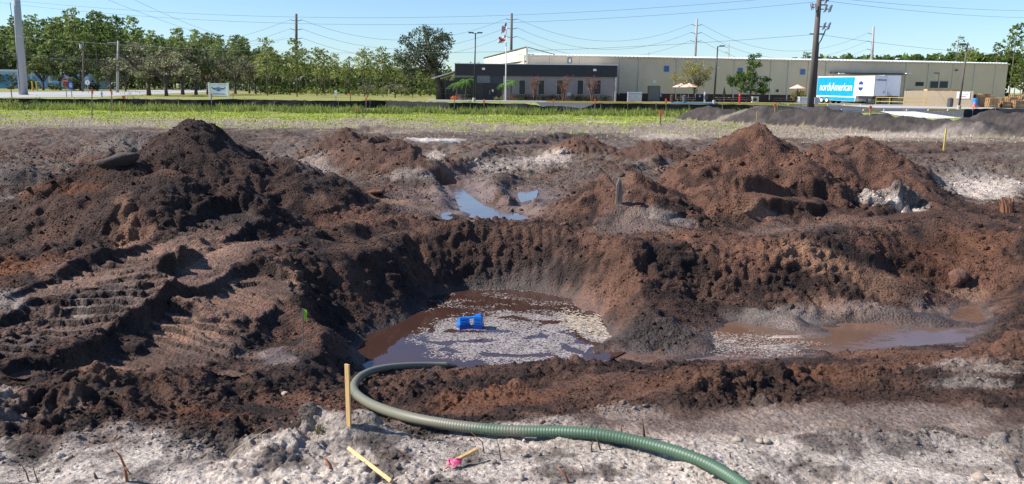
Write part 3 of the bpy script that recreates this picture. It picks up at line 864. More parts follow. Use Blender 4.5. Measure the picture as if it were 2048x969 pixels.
# loose clods lying on the soil: one object nobody could count --------------------
def icos(sub):
    bm = bmesh.new(); bmesh.ops.create_icosphere(bm, subdivisions=sub, radius=1.0)
    v = np.array([x.co[:] for x in bm.verts], f32); f = np.array([[x.index for x in fc.verts] for fc in bm.faces], np.int32)
    bm.free(); return v, f
def clods(n, y0, y1, s0, s1, sub, mask, name, label):
    if sub: v0, f0 = icos(sub)
    else:
        v0 = np.array([(1, 0, 0), (-1, 0, 0), (0, 1, 0), (0, -1, 0), (0, 0, 1), (0, 0, -1)], f32); f0 = np.array([(0, 2, 4), (2, 1, 4), (1, 3, 4), (3, 0, 4), (2, 0, 5), (1, 2, 5), (3, 1, 5), (0, 3, 5)], np.int32)
    yy = y0 * (y1 / y0) ** rng.random(n * 6)
    uu = rng.uniform(-0.74, 0.74, n * 6)
    i = np.searchsorted(ROWS, yy).clip(0, nr - 1); j = np.interp(uu, US, np.arange(NC)).astype(int)
    keep = rng.random(n * 6) < mask[i, j]
    yy_ = yy[keep]; i = i[keep][:n]; j = j[keep][:n]; n = len(i)
    pos = np.stack([PX[i, j], PY[i, j], PZ[i, j]], -1)
    size = (s0 * (s1 / s0) ** (rng.random(n) ** 1.9) * np.clip(yy_[:n] / 9, .75, 2.2))[:, None]
    A = rng.normal(size=(n, 3, 3)); qm, _ = np.linalg.qr(A)
    sc3 = rng.uniform(0.55, 1.25, (n, 1, 3))
    nv = len(v0)
    lump = 1 + 0.75 * (rng.random((n, nv, 1)) - 0.5)
    V = (v0[None] * lump * sc3) @ qm
    V = V * size[:, None] * 0.5
    V[..., 2] *= 0.8
    V += pos[:, None] + np.array([0, 0, 1.0]) * size[:, None] * 0.14
    F = f0[None] + (np.arange(n) * nv)[:, None, None]
    cc = C[i, j] * rng.uniform(0.55, 1.5, (n, 1))
    cc = np.repeat(np.concatenate([cc, np.ones((n, 1))], 1), nv, 0)
    o = mesh_np(name, V.reshape(-1, 3), F.reshape(-1, 3), M_soil, smooth=False,
                attrs={'soil': ('FLOAT_COLOR', cc), 'wet': ('FLOAT', np.repeat(WET[i, j] * 0.5, nv))})
    return tag(o, label, 'soil clods', kind='stuff')
cm = np.clip(ROUGH * (0.25 + 0.75 * sstep(-.1, .4, perlin(X * 1.1, Y * 1.1, seed=99))), 0, 1) * (PITD > 0.03) * (1 - TRACK) * (1 - 0.75 * fg) * (Y < 34)
cmf = np.clip(ROUGH * (0.35 + 0.65 * sstep(-.25, .25, perlin(X * 1.1, Y * 1.1, seed=99))), 0, 1) * (PITD > 0.02) * (1 - TRACK) * (1 - 0.9 * fg) * (Y < 34)
clods(int(5000), 3.6, 26, 0.02, 0.075, 1, cm, 'dirt_clods', 'scattered larger clods of brown soil on the mounds and banks')
clods(int(70000), 3.6, 24, 0.010, 0.034, 0, cmf, 'dirt_clods', 'countless loose clods of brown soil scattered over the mounds and banks')
cm2 = cm * 0 + (fg > 0.3) * ROUGH * sstep(-.2, .3, n1 + n2)
clods(int(9000), 2.6, 5.4, 0.004, 0.016, 0, cm2, 'sand_clods', 'countless small pale lumps of sand scattered over the foreground')

# ------------------------------------------------------------------ flat land all round the worked area
def groundmat():
    m_ = bpy.data.materials.new('field'); m_.use_nodes = True
    n = m_.node_tree; b = n.nodes['Principled BSDF']; b.inputs['Roughness'].default_value = 0.95; b.inputs['Specular IOR Level'].default_value = 0.1
    g = n.nodes.new('ShaderNodeNewGeometry')
    nz = n.nodes.new('ShaderNodeTexNoise'); nz.inputs['Scale'].default_value = 0.12; nz.inputs['Detail'].default_value = 10; nz.inputs['Roughness'].default_value = 0.65
    n.links.new(g.outputs['Position'], nz.inputs['Vector'])
    rp = n.nodes.new('ShaderNodeValToRGB')
    e = rp.color_ramp.elements; e[0].position = 0.35; e[0].color = (0.17, 0.19, 0.045, 1); e[1].position = 0.66; e[1].color = (0.26, 0.22, 0.12, 1)
    k = e.new(0.5); k.color = (0.25, 0.25, 0.07, 1)
    n.links.new(nz.outputs[0], rp.inputs[0])
    # bare churned soil on the near side, rough grass farther off
    sx = n.nodes.new('ShaderNodeSeparateXYZ'); n.links.new(g.outputs['Position'], sx.inputs[0])
    n2_ = n.nodes.new('ShaderNodeTexNoise'); n2_.inputs['Scale'].default_value = .5; n2_.inputs['Detail'].default_value = 9; n.links.new(g.outputs['Position'], n2_.inputs['Vector'])
    ma = n.nodes.new('ShaderNodeMath'); ma.operation = 'MULTIPLY_ADD'; ma.inputs[1].default_value = 12; n.links.new(n2_.outputs[0], ma.inputs[0]); n.links.new(sx.outputs[1], ma.inputs[2])
    mr = n.nodes.new('ShaderNodeMapRange'); mr.inputs['From Min'].default_value = 38; mr.inputs['From Max'].default_value = 44; n.links.new(ma.outputs[0], mr.inputs['Value'])
    rs_ = n.nodes.new('ShaderNodeValToRGB'); rs_.color_ramp.elements[0].color = (.07, .04, .028, 1); rs_.color_ramp.elements[1].color = (.30, .22, .17, 1); rs_.color_ramp.elements[0].position = .35; rs_.color_ramp.elements[1].position = .65
    n.links.new(n2_.outputs[0], rs_.inputs[0])
    mx = n.nodes.new('ShaderNodeMix'); mx.data_type = 'RGBA'; n.links.new(mr.outputs[0], mx.inputs[0]); n.links.new(rs_.outputs[0], mx.inputs[6]); n.links.new(rp.outputs[0], mx.inputs[7])
    n.links.new(mx.outputs[2], b.inputs['Base Color'])
    return m_
M_field = groundmat()
b_ = MB()
y0, y1 = float(ROWS[0]), float(ROWS[-1])
far_ = 2500.0
A = [(U0 * y0, y0), (U1 * y0, y0), (U1 * y1, y1), (U0 * y1, y1)]
B = [(-far_, -300), (far_, -300), (far_, far_), (-far_, far_)]
vs = [(x, y, 0) for x, y in A] + [(x, y, 0) for x, y in B]
b_.add(vs, [(0, 4, 5, 1), (1, 5, 6, 2), (2, 6, 7, 3), (3, 7, 4, 0)])
o = b_.build('field', M_field); o['kind'] = 'structure'

# ------------------------------------------------------------------ water
def watermat(name, col, rough=0.03, bump=0.02, bs=3.0):
    m_ = bpy.data.materials.new(name); m_.use_nodes = True
    n = m_.node_tree; b = n.nodes['Principled BSDF']
    b.inputs['Roughness'].default_value = rough; b.inputs['IOR'].default_value = 1.5
    g = n.nodes.new('ShaderNodeNewGeometry')
    nz = n.nodes.new('ShaderNodeTexNoise'); nz.inputs['Scale'].default_value = 1.3; nz.inputs['Detail'].default_value = 4
    n.links.new(g.outputs['Position'], nz.inputs['Vector'])
    rp = n.nodes.new('ShaderNodeValToRGB'); rp.color_ramp.elements[0].position = .3; rp.color_ramp.elements[1].position = .75
    rp.color_ramp.elements[0].color = (*col, 1); rp.color_ramp.elements[1].color = (*[c * 1.35 for c in col], 1)
    n.links.new(nz.outputs[0], rp.inputs[0]); n.links.new(rp.outputs[0], b.inputs['Base Color'])
    nb = n.nodes.new('ShaderNodeTexNoise'); nb.inputs['Scale'].default_value = bs; nb.inputs['Detail'].default_value = 3
    n.links.new(g.outputs['Position'], nb.inputs['Vector'])
    bp = n.nodes.new('ShaderNodeBump'); bp.inputs['Strength'].default_value = bump; bp.inputs['Distance'].default_value = 0.05
    n.links.new(nb.outputs[0], bp.inputs['Height']); n.links.new(bp.outputs[0], b.inputs['Normal'])
    return m_
M_water = watermat('muddy_water', (0.042, 0.021, 0.016))
M_pud = watermat('puddle_water', (0.10, 0.075, 0.065), .12, .05, 6)
M_water2 = watermat('shallow_water', (0.12, 0.068, 0.046), 0.10, 0.09, 9)
def pool(pxs, z, m_, name='water'):
    pts = [G(p[0], p[1], z) for p in pxs]
    o = MB().add(pts, [tuple(range(len(pts)))]).build(name, m_)
    o['kind'] = 'structure'; return o
pool([(640, 730), (800, 600), (860, 560), (1160, 560), (1260, 640), (1280, 690), (1190, 735), (1000, 760), (700, 775)], WATER_Z, M_water)
pool([(1200, 690), (1410, 640), (1520, 615), (1700, 620), (1900, 590), (2000, 580), (2040, 690), (1700, 725), (1400, 745), (1200, 740)], WATER_Z - 0.012, M_water2)

for pl_, zw_ in PUD:
    if zw_ < -.2: continue
    c_ = np.mean(np.array(pl_), 0)
    pool([tuple(c_ + (np.array(p) - c_) * (1.3 if zw_ < -.03 else 1.02)) for p in pl_], zw_ - (.005 if zw_ > -.2 else .02), M_pud)
def hitw(px, py):
    p = hit(px, py)
    return G(px, py, WATER_Z) if p.z < WATER_Z else p
# ================================================================== MATERIALS FOR THE BUILT THINGS
M_asph = mat('asphalt', (0.06, 0.062, 0.068), .9, var=.25, vscale=.6, bump=.2, bscale=40)
M_conc = mat('concrete', (0.42, 0.40, 0.37), .85, var=.12, vscale=.5, bump=.1)
M_road = mat('road_concrete', (0.36, 0.35, 0.34), .9, var=.1, vscale=.3)
M_yel = mat('yellow_paint', (0.62, 0.42, 0.05), .6, var=.15)
M_white = mat('white_paint', (0.78, 0.78, 0.77), .45, var=.04)
M_wtrail = mat('white_trailer_skin', (0.80, 0.80, 0.80), .35, var=.03, vscale=.6)
M_blue = mat('blue_paint', (0.02, 0.22, 0.62), .4, var=.1)
M_cyan = mat('trailer_blue', (0.005, 0.30, 0.72), .4, var=.14, vscale=.9)
M_navy = mat('navy_print', (0.02, 0.05, 0.22), .5, var=.1)
M_black = mat('black_metal', (0.018, 0.018, 0.02), .5, var=.2)
M_rubber = mat('black_rubber', (0.02, 0.02, 0.02), .8, var=.2)
M_fab = mat('silt_fabric', (0.012, 0.013, 0.017), .7, var=.4, vscale=1.2, bump=.4, bscale=6, spec=.3)
M_wood = mat('fresh_pine', (0.56, 0.36, 0.15), .7, var=.18, vscale=6, stretch=(6, 6, .6), bump=.1)
M_woodg = mat('weathered_wood', (0.24, 0.19, 0.15), .9, var=.3, vscale=5, stretch=(4, 4, .5), bump=.3)
M_root = mat('root_bark', (0.13, 0.07, 0.045), .9, var=.35, vscale=8, bump=.4)
M_orange = mat('orange_flagging', (0.9, 0.13, 0.03), .6, var=.1)
M_pink = mat('pink_flagging', (0.72, 0.07, 0.20), .5, var=.12, vscale=20)
M_limefl = mat('lime_flag', (0.45, 0.75, 0.05), .6, var=.1)
M_tan = mat('tan_wall_metal', (0.72, 0.57, 0.40), .55, var=.06, vscale=.4)
M_tan2 = mat('tan_trim', (0.68, 0.62, 0.50), .5, var=.05)
M_cream = mat('cream_wall_metal', (0.72, 0.66, 0.50), .6, var=.04, vscale=.4)
M_maroon = mat('maroon_wainscot', (0.055, 0.014, 0.016), .6, var=.2)
M_brown = mat('brown_fascia', (0.040, 0.035, 0.040), .5, var=.1)
M_stucco = mat('office_stucco', (0.34, 0.30, 0.27), .9, var=.06, vscale=1.5, bump=.1)
M_glass = mat('dark_glass', (0.015, 0.013, 0.016), .35, var=.2, spec=.6)
M_frame = mat('window_frame', (0.10, 0.09, 0.085), .5, var=.1)
M_frameW = mat('pale_frame', (0.55, 0.53, 0.48), .5, var=.05)
M_roofw = mat('white_roof', (0.75, 0.76, 0.78), .5, var=.05)
M_door = mat('grey_door', (0.20, 0.19, 0.17), .5, var=.06)
M_grey = mat('grey_box_paint', (0.45, 0.47, 0.49), .5, var=.06)
M_dgrey = mat('dark_grey_plastic', (0.06, 0.06, 0.065), .6, var=.15)
M_steel = mat('galvanised_steel', (0.36, 0.38, 0.40), .5, .2, var=.12, vscale=.8, stretch=(1, 1, .15))
M_polew = mat('wood_pole', (0.12, 0.095, 0.08), .85, var=.25, vscale=3, stretch=(4, 4, .3))
M_polec = mat('concrete_pole', (0.36, 0.33, 0.30), .8, var=.1, vscale=1, stretch=(1, 1, .2))
M_wire = mat('wire', (0.12, 0.13, 0.14), .6, var=.05)
M_red = mat('red_paint', (0.55, 0.02, 0.02), .5, var=.1)
M_signblue = mat('sign_blue', (0.02, 0.09, 0.45), .5, var=.05)
M_umb = mat('umbrella_canvas', (0.85, 0.55, 0.40), .8, var=.08)
M_bluesh = mat('blue_roll_door', (0.12, 0.33, 0.62), .5, var=.06)
M_shedw = mat('pale_blue_wall', (0.50, 0.62, 0.72), .6, var=.05)
M_pallet = mat('pallet_wood', (0.48, 0.30, 0.15), .85, var=.3, vscale=2)
M_ply = mat('beige_board_fence', (0.42, 0.33, 0.22), .85, var=.12, vscale=.8, stretch=(3, 3, .4))
M_bark = mat('bark', (0.10, 0.08, 0.065), .95, var=.3, vscale=5, stretch=(3, 3, .6), bump=.5)
M_barkp = mat('pine_bark', (0.15, 0.105, 0.08), .95, var=.3, vscale=4, stretch=(3, 3, .5), bump=.4)
M_mulch = mat('mulch', (0.22, 0.12, 0.07), .95, var=.3, vscale=3, bump=.4)
M_L_oak = leafmat('oak_leaves', (0.04, 0.065, 0.02), (0.16, 0.19, 0.06), .35)
M_L_oakg = leafmat('dusty_oak_leaves', (0.12, 0.12, 0.06), (0.33, 0.32, 0.18), .3)
M_L_big = leafmat('live_oak_leaves', (0.045, 0.06, 0.03), (0.17, 0.19, 0.10), .3)
M_L_pine = leafmat('pine_needles', (0.06, 0.10, 0.02), (0.27, 0.34, 0.08), .4)
M_L_yel = leafmat('young_pine_needles', (0.08, 0.12, 0.02), (0.30, 0.34, 0.09), .35)
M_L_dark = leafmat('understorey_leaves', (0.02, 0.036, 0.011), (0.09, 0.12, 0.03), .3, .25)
M_L_crape = leafmat('autumn_leaves', (0.17, 0.06, 0.03), (0.34, 0.17, 0.09), .3)
M_L_palm = leafmat('palm_fronds', (0.05, 0.13, 0.015), (0.17, 0.34, 0.06), .3)
M_L_tree1 = leafmat('yellowing_leaves', (0.15, 0.15, 0.03), (0.42, 0.36, 0.10), .35)
M_L_tree2 = leafmat('bright_leaves', (0.04, 0.10, 0.012), (0.20, 0.26, 0.05), .3)
M_L_orange = leafmat('orange_flowers', (0.55, 0.09, 0.01), (0.8, 0.3, 0.04), .3, 4)
M_L_hedge = leafmat('hedge_leaves', (0.010, 0.022, 0.010), (0.03, 0.055, 0.02), .1, 3)
M_L_rust = leafmat('rusty_foliage', (0.20, 0.13, 0.03), (0.42, 0.26, 0.06), .3)
M_L_grass = leafmat('grass_blades', (0.18, 0.25, 0.03), (0.50, 0.56, 0.09), .4, .5)
M_L_weed = leafmat('weed_leaves', (0.12, 0.17, 0.03), (0.36, 0.38, 0.10), .4, .5)

def sheet(name, pxs, z, m_, kind='structure', world=False):
    pts = [(p[0], p[1], z) for p in pxs] if world else [(*G(p[0], p[1])[:2], z) for p in pxs]
    o = MB().add(pts, [tuple(range(len(pts)))]).build(name, m_)
    o['kind'] = kind
    return o

# ------------------------------------------------------------------ flat setting beyond the silt fence
sheet('road', [(-500, 192), (-60, 186), (200, 183.2), (330, 180), (470, 176.6), (540, 175), (585, 175.8), (540, 179.4), (420, 184.6), (300, 189), (200, 194.5), (60, 195.0), (-500, 203)], .02, M_road)
PX0 = 8.0
sheet('parking_lot', [(3, 76), (34, 76), (34, 57), (49.5, 57), (49.5, 70), (96, 79), (100, 105), (3, 111)], .02, M_asph, world=True)
sheet('pavement', [(-12, 114.2), (30, 114.2), (66, 116), (66, 119.5), (30, 119.5), (18, 119.5), (17.6, 117.4), (-12, 117.4)], .10, M_conc, world=True)
sheet('loading_apron', [(43, 96), (62, 96), (63, 108), (90, 112), (90, 128), (46, 125)], .045, M_conc, world=True)
sheet('mulch_bed', [(-12, 117.5), (17.5, 117.5), (17.5, 122), (-12, 122)], .06, M_mulch, world=True)
sheet('sand_strip', [(1760, 224), (1830, 224.5), (1925, 238), (1860, 239), (1790, 232)], .05, mat('white_sand', (0.62, 0.58, 0.52), .95, var=.1))
def strip_run(name, label, cat, x0, x1, y, dx, m1, m2=None, group=None, h=.14, wdt=.3):
    pass
def kerb(x0, y0, x1, y1, m_, label):
    L = math.hypot(x1 - x0, y1 - y0); o = MB().box(0, -.15, 0, L, .15, .16).build('kerb', m_, bevel=.02)
    o.location = (x0, y0, 0); o.rotation_euler = (0, 0, math.atan2(y1 - y0, x1 - x0)); return tag(o, label, 'kerb')
kerb(-12, 114, 4.5, 114, M_white, 'white painted kerb in front of the office entrance')
kerb(4.6, 114, 22, 114, M_yel, 'yellow painted kerb along the mulch bed of the office')
kerb(22.1, 114, 28.6, 114, M_blue, 'blue painted kerb in front of the parasol tables')
kerb(28.7, 114, 45, 115, M_yel, 'yellow painted kerb between the parasol tables and the tall pole')
def stop_(px, py, m_, lab):
    p = G(px, py); MBs = MB().prism([(-.95, 0), (.95, 0), (.88, .15), (-.88, .15)], -.09, .09)
    o = MBs.build('parking_stop', m_); o.location = (p.x, p.y, .024)
    tag(o, lab, 'parking stop', 'concrete wheel stops in the car park')
ords = ['first', 'second', 'third', 'fourth', 'fifth', 'sixth']
for i, px in enumerate((1700, 1744, 1785, 1830, 1873, 1912)):
    stop_(px, 222.5, M_yel if i in (1, 4, 5) else M_conc, ('yellow' if i in (1, 4, 5) else 'pale') + ' wheel stop in the near row, %s from the left' % ords[i])
for i, px in enumerate((1590, 1630, 1668, 1702, 1734)):
    stop_(px, 211.6, M_yel if i in (0, 1, 3) else M_conc, ('yellow' if i in (0, 1, 3) else 'pale') + ' wheel stop in the far row by the blue trailer, %s from the left' % ords[i])

# ------------------------------------------------------------------ OFFICE BUILDING (frontal)
OY = 121.0
ox0 = at_depth(910, 150, OY).x; ox1 = at_depth(1235, 150, OY).x
zt = at_depth(1075, 129.5, OY).z; zb = at_depth(1075, 153, OY).z
off = thing('office_building', 'single storey grey office building with a dark brown ribbed fascia', 'building', (ox0, OY, 0))
W = ox1 - ox0
MB().box(0, .6, 0, W - .1, 7, zb + .1).build('wall', M_stucco, off)
MB().box(-.05, .35, zb, W, 7.1, zt).build('fascia', M_brown, off)
rb = MB()
x = .2
while x < W - .1:
    rb.box(x - .03, .28, zb, x + .03, .349, zt - .05); x += .42
rb.build('fascia_ribs', M_brown, off)
MB().box(-.15, .2, zt, W + .1, 7.3, zt + .09).build('roof_edge', M_roofw, off)
MB().box(W - .28, .3, 0, W - .05, .598, zb).build('downpipe', M_frameW, off)
def owin(px0, px1, py0, py1, name='window'):
    a = at_depth(px0, py0, OY + .6); b = at_depth(px1, py1, OY + .6)
    x0, x1, z1, z0 = a.x - ox0, b.x - ox0, a.z, b.z
    fr = MB().box(x0 - .05, .5, z0 - .05, x0, .597, z1 + .05).box(x1, .5, z0 - .05, x1 + .05, .597, z1 + .05).box(x0, .5, z1, x1, .597, z1 + .05).box(x0, .5, z0 - .05, x1, .597, z0).build(name, M_frameW, off)
    MB().box(x0, .55, z0, x1, .592, z1).build('pane', M_glass, fr)
for q in ((1038.5, 1050), (1077, 1088), (1114, 1125), (1155, 1166), (1189, 1201)):
    owin(q[0], q[1], 161, 189)
# glazed entrance
ent0, ent1 = at_depth(950, 160, OY).x - ox0, at_depth(1006, 160, OY).x - ox0
en = MB().box(ent0, .44, 0, ent1, .596, zb - .02).build('entrance_frame', M_dgrey, off)
for k in range(6):
    a = ent0 + .12 + k * (ent1 - ent0 - .2) / 6
    MB().box(a, .40, .15, a + (ent1 - ent0) / 6 - .2, .438, 2.35).build('pane', M_glass, en)
MB().box(at_depth(954, 160, OY).x - ox0, .36, 2.6, at_depth(980, 160, OY).x - ox0, .439, 3.7).build('transom_pane', mat('hazy_glass', (.16, .17, .19), .2), en)
dm = MB().box(ent0 + 1.2, .30, .02, ent0 + 3.2, .395, 2.5).build('door', M_black, off)
MB().box(ent0 + 2.16, .2, .9, ent0 + 2.22, .298, 1.5).build('handle', M_steel, dm)
MB().box(ent0 + 2.5, .27, 1.3, ent0 + 2.75, .297, 1.65).build('notice', M_white, dm)
MB().box(0, .5, .9, ent0 - .1, .598, zb - .3).build('side_window', M_glass, off)
MB().box(ent1 + .05, .3, 0, ent1 + .35, .6, zb).build('column', M_frameW, off)
for px in (967, 1190):
    a = at_depth(px, 140 if px < 1000 else 143, OY).x - ox0
    MB().box(a - .22, .12, zb + .85, a + .22, .34, zb + 1.15).build('wall_lamp', M_white, off)
a = at_depth(1139, 188, OY)
MB().box(a.x - ox0 - .25, .3, .75, a.x - ox0 + .25, .596, 1.3).build('meter_box', M_grey, off)
# side porch at the left
for q in ((-3.0, 1.5, zb - .6), (-1.6, 1.5, zb - .3), (-3.0, 9, zb - .6)):
    MB().box(q[0], q[1], 0, q[0] + .12, q[1] + .12, q[2]).build('porch_post', M_dgrey, off)
pm = MB(); pm.add([(-3.6, 1.2, zb - .55), (-.06, 1.2, zb + .55), (-.06, 12, zb + .55), (-3.6, 12, zb - .55), (-3.6, 1.2, zb - .40), (-.06, 1.2, zb + .7), (-.06, 12, zb + .7), (-3.6, 12, zb - .40)],
                  [(0, 3, 2, 1), (4, 5, 6, 7), (0, 1, 5, 4), (1, 2, 6, 5), (2, 3, 7, 6), (3, 0, 4, 7)])
pm.build('porch_roof', M_roofw, off)
for q in (.9, 1.7): MB().box(-2.879, 1.52, q, -.1, 1.6, q + .07).build('porch_rail', M_dgrey, off)
MB().box(-2.95, 3.5, 0, -.08, 12, zb - .7).build('porch_screen', M_glass, off)

# ------------------------------------------------------------------ WAREHOUSE
wx0, wy0 = at_depth(1048, 112, 134).x, 134.2 - 8.6
pA = at_depth(1240, 118, 129.6); pB = at_depth(2017, 129.7, 143.0)
ang = math.atan2(pB.y - pA.y, pB.x - pA.x)
LW = math.hypot(pB.x - pA.x, pB.y - pA.y)
EX = 15.5                                     # length hidden behind the office
wh = thing('warehouse', 'long tan ribbed metal warehouse with maroon base and pale downpipes', 'building', (pA.x - EX * math.cos(ang), pA.y - EX * math.sin(ang), 0), ang)
TOT = LW + EX; HW = 6.95
MB().box(.02, .02, 0, TOT - .02, 38, HW - .2).build('core', M_tan, wh)
def wl(px, py):                                # pixel -> local wall coordinates (s, z)
    d = ray(px, py)
    n = Vector((math.sin(ang), -math.cos(ang)))
    p0 = Vector((pA.x, pA.y)); o2 = Vector((0, 0))
    t = (p0 - o2).dot(n) / (d.x * n.x + d.y * n.y)
    P = Vector((d.x * t, d.y * t)); s_ = (P - Vector((wh.location.x, wh.location.y))).dot(Vector((math.cos(ang), math.sin(ang))))
    return s_, CAMZ + d.z * t
downs = [1236, 1277, 1353, 1392, 1431, 1468, 1541, 1576, 1616, 1651, 1811, 1856, 1905, 1948, 1990]
ss = [0.05, 4.2, 9.0, EX] + [wl(p, 150)[0] for p in downs[1:]] + [TOT]
for i in range(len(ss) - 1):
    a, b = ss[i] + .09, ss[i + 1] - .09
    pn = MB().box(a, -.03, 1.25, b, .0, HW - .25)
    k = a + .12
    while k < b - .05:
        pn.box(k - .03, -.048, 1.25, k + .03, -.031, HW - .25); k += .33
    if i >= 3 or True: pn.build('wall_panel', M_tan, wh)
    dp = MB().box(ss[i] - .07, -.17, .35 if i > 3 else 1.0, ss[i] + .07, -.02, HW - .2); dp.build('downpipe', M_tan2, wh)
MB().box(EX - 1, -.05, 0, ss[11] , .0, 1.245).build('wainscot', M_maroon, wh)
MB().box(ss[11] + .01, -.05, 0, TOT - .05, .0, 1.245).build('base_panel', M_tan, wh)
MB().box(-.05, -.28, HW - .2, TOT + .1, .1, HW + .02).build('gutter', M_tan2, wh)
MB().add([(-.1, -.1, HW + .03), (TOT + .1, -.1, HW + .03), (TOT + .1, 19, HW + 1.0), (-.1, 19, HW + 1.0)], [(0, 1, 2, 3)]).build('roof', M_roofw, wh)
# roof ridges seen as a row of tiny bumps
rr = MB(); k = .3
while k < TOT: rr.box(k - .05, -.15, HW + .03, k + .05, 3, HW + .14); k += .62
rr.build('roof_ribs', M_roofw, wh)
for px, py in ((1332.8, 137.8), (1480, 141.8), (1605, 144)):
    s_, z = wl(px, py)
    aw = MB().prism([(s_ - .5, z - .55), (s_ + .5, z - .55), (s_ + .5, z + .5), (s_ - .5, z + .5)], -.08, -.078 + .0).build('window', M_frameW, wh)
    MB().box(s_ - .42, -.12, z - .47, s_ + .42, -.081, z + .42).build('pane', mat('blue_glass', (.05, .13, .35), .2), aw)
s_, z = wl(1308, 173.5)
d_ = MB().box(s_ - .95, -.14, .05, s_ + .95, -.051, 2.35).build('door', M_door, wh)
MB().box(s_ - 1.03, -.12, .05, s_ - .951, -.052, 2.35).box(s_ + .951, -.12, .05, s_ + 1.03, -.052, 2.35).box(s_ - 1.03, -.12, 2.35, s_ + 1.03, -.052, 2.43).build('door_frame', M_frame, d_)
MB().box(s_ + .6, -.2, 1.0, s_ + .75, -.141, 1.1).build('handle', M_steel, d_)
s_, z = wl(1308, 164); MB().box(s_ - .28, -.12, z - .22, s_ + .28, -.08, z + .22).build('notice_plate', M_white, wh)
for px, py, nm in ((1321, 191, 'a'), (1399, 192, 'b')):
    s_, z = wl(px, py); sg = MB().box(s_ - .22, -.12, z - .28, s_ + .22, -.052, z + .28).build('parking_plate', M_signblue, wh)
    MB().box(s_ - .06, -.135, z - .06, s_ + .04, -.121, z + .18).box(s_ - .1, -.135, z - .16, s_ + .12, -.121, z - .06).build('symbol', M_white, sg)
s_, z = wl(1436, 194.6); MB().box(s_ - .45, -.11, .1, s_ + .45, -.051, 1.2).build('side_door', M_black, wh)
s_, z = wl(1554, 182); MB().box(s_ - .3, -.13, z - .3, s_ + .3, -.08, z + .3).build('vent_frame', M_frameW, wh); MB().box(s_ - .22, -.15, z - .22, s_ + .22, -.131, z + .22).build('vent', M_black, wh)
for px, py in ((1405.7, 132), (1435, 136), (1705, 147)):
    s_, z = wl(px, py); MB().box(s_ - .18, -.3, z - .1, s_ + .18, -.08, z + .12).build('wall_lamp', M_white, wh)
for px0, px1, py0, py1 in ((1831, 1846, 164.5, 172.5),):
    a = wl(px0, py0); b = wl(px1, py1); MB().box(a[0], -.12, b[1], b[0], -.08, a[1]).build('louvre', M_black, wh)
for px0, px1 in ((1860, 1876), (1877.5, 1894)):
    a = wl(px0, 163); b = wl(px1, 176.5)
    f_ = MB().box(a[0] - .1, -.14, b[1] - .1, a[0], -.08, a[1] + .1).box(b[0], -.14, b[1] - .1, b[0] + .1, -.08, a[1] + .1).box(a[0], -.14, a[1], b[0], -.08, a[1] + .1).box(a[0], -.14, b[1] - .1, b[0], -.08, b[1]).build('window', M_frameW, wh)
    MB().box(a[0], -.11, b[1], b[0], -.08, a[1]).build('pane', M_glass, f_)
s_, z = wl(1911, 141); MB().lathe([(.01, -.1), (.22, -.1), (.25, .05), (.1, .15)], 10, (s_, -.3, z)).build('dome_lamp', M_dgrey, wh)
s_, z = wl(1817, 182); MB().box(s_ - .6, -.35, z - .5, s_ + .6, -.08, z + .1).build('utility_box', M_dgrey, wh)
a = wl(1660, 147); b = wl(1806, 151); cn = MB().box(a[0], -1.2, b[1] + .1, b[0], -.08, b[1] + .28).build('dock_canopy', M_dgrey, wh)
for px in (1673, 1806):
    s_, z = wl(px, 148); MB().box(s_ - .5, -1.6, z - .05, s_ + .5, -1.21, z + .1).build('dock_lamp', M_white, cn)
for k, px in enumerate((1670, 1715, 1760)):
    s_, z = wl(px, 170); MB().box(s_ - 1.3, -.1, 1.0, s_ + 1.3, -.079, 3.6).build('dock_door', M_white if k else M_dgrey, wh)
s_, z = wl(1873, 147); MB().box(s_ - .5, -.11, z - .05, s_ + .5, -.08, z + .1).box(s_ + .45, -.11, z - 1.2, s_ + .5, -.08, z - .05).build('conduit', M_frame, wh)
s_, z = wl(1139, 121.5); fr = MB().box(s_ - .32, -.14, z - .42, s_ + .32, -.08, z + .42).build('roof_window', M_frame, wh); MB().box(s_ - .18, -.16, z - .3, s_ + .18, -.141, z + .3).build('pane', M_white, fr)
# tall parapet wing whose sunlit side faces left
gy0 = wh.location.y - .4
gx = at_depth(1052, 100, gy0).x
lw = thing('parapet_wall', 'sunlit cream sloping parapet wall rising behind the dark office fascia', 'wall', (gx, gy0, 0))
p2 = at_depth(968, 115, 158); zt1 = at_depth(1052, 93.5, gy0).z; zt2 = at_depth(968, 115.5, 158).z
dx, dy = p2.x - gx, 158 - gy0
wv = [(0, 0, 0), (dx, dy, 0), (dx, dy, zt2), (0, 0, zt1)]
wv += [(v[0] + .3, v[1] + .05, v[2]) for v in wv]
MB().add(wv, [(0, 3, 2, 1), (4, 5, 6, 7), (0, 1, 5, 4), (1, 2, 6, 5), (2, 3, 7, 6), (3, 0, 4, 7)]).build('wall', M_cream, lw)
for nm, d1, d2 in (('coping', .0, .0), ('seam', -2.1, -1.6)):
    a = (-.05, -.03, zt1 + d1 - .12); b = (dx - .05, dy - .03, zt2 + d2 - .1)
    MB().tube([a, b], .12, 4).build(nm, M_brown if nm == 'seam' else M_frame, lw)
for k in range(4):
    MB().tube([(.3, .3 + k * 5, zt1 - .1 - k * 1.0), (.3 + 4.2 - k * .5, .3 + k * 5, HW + .05)], .06, 4).build('brace', M_frame, lw)

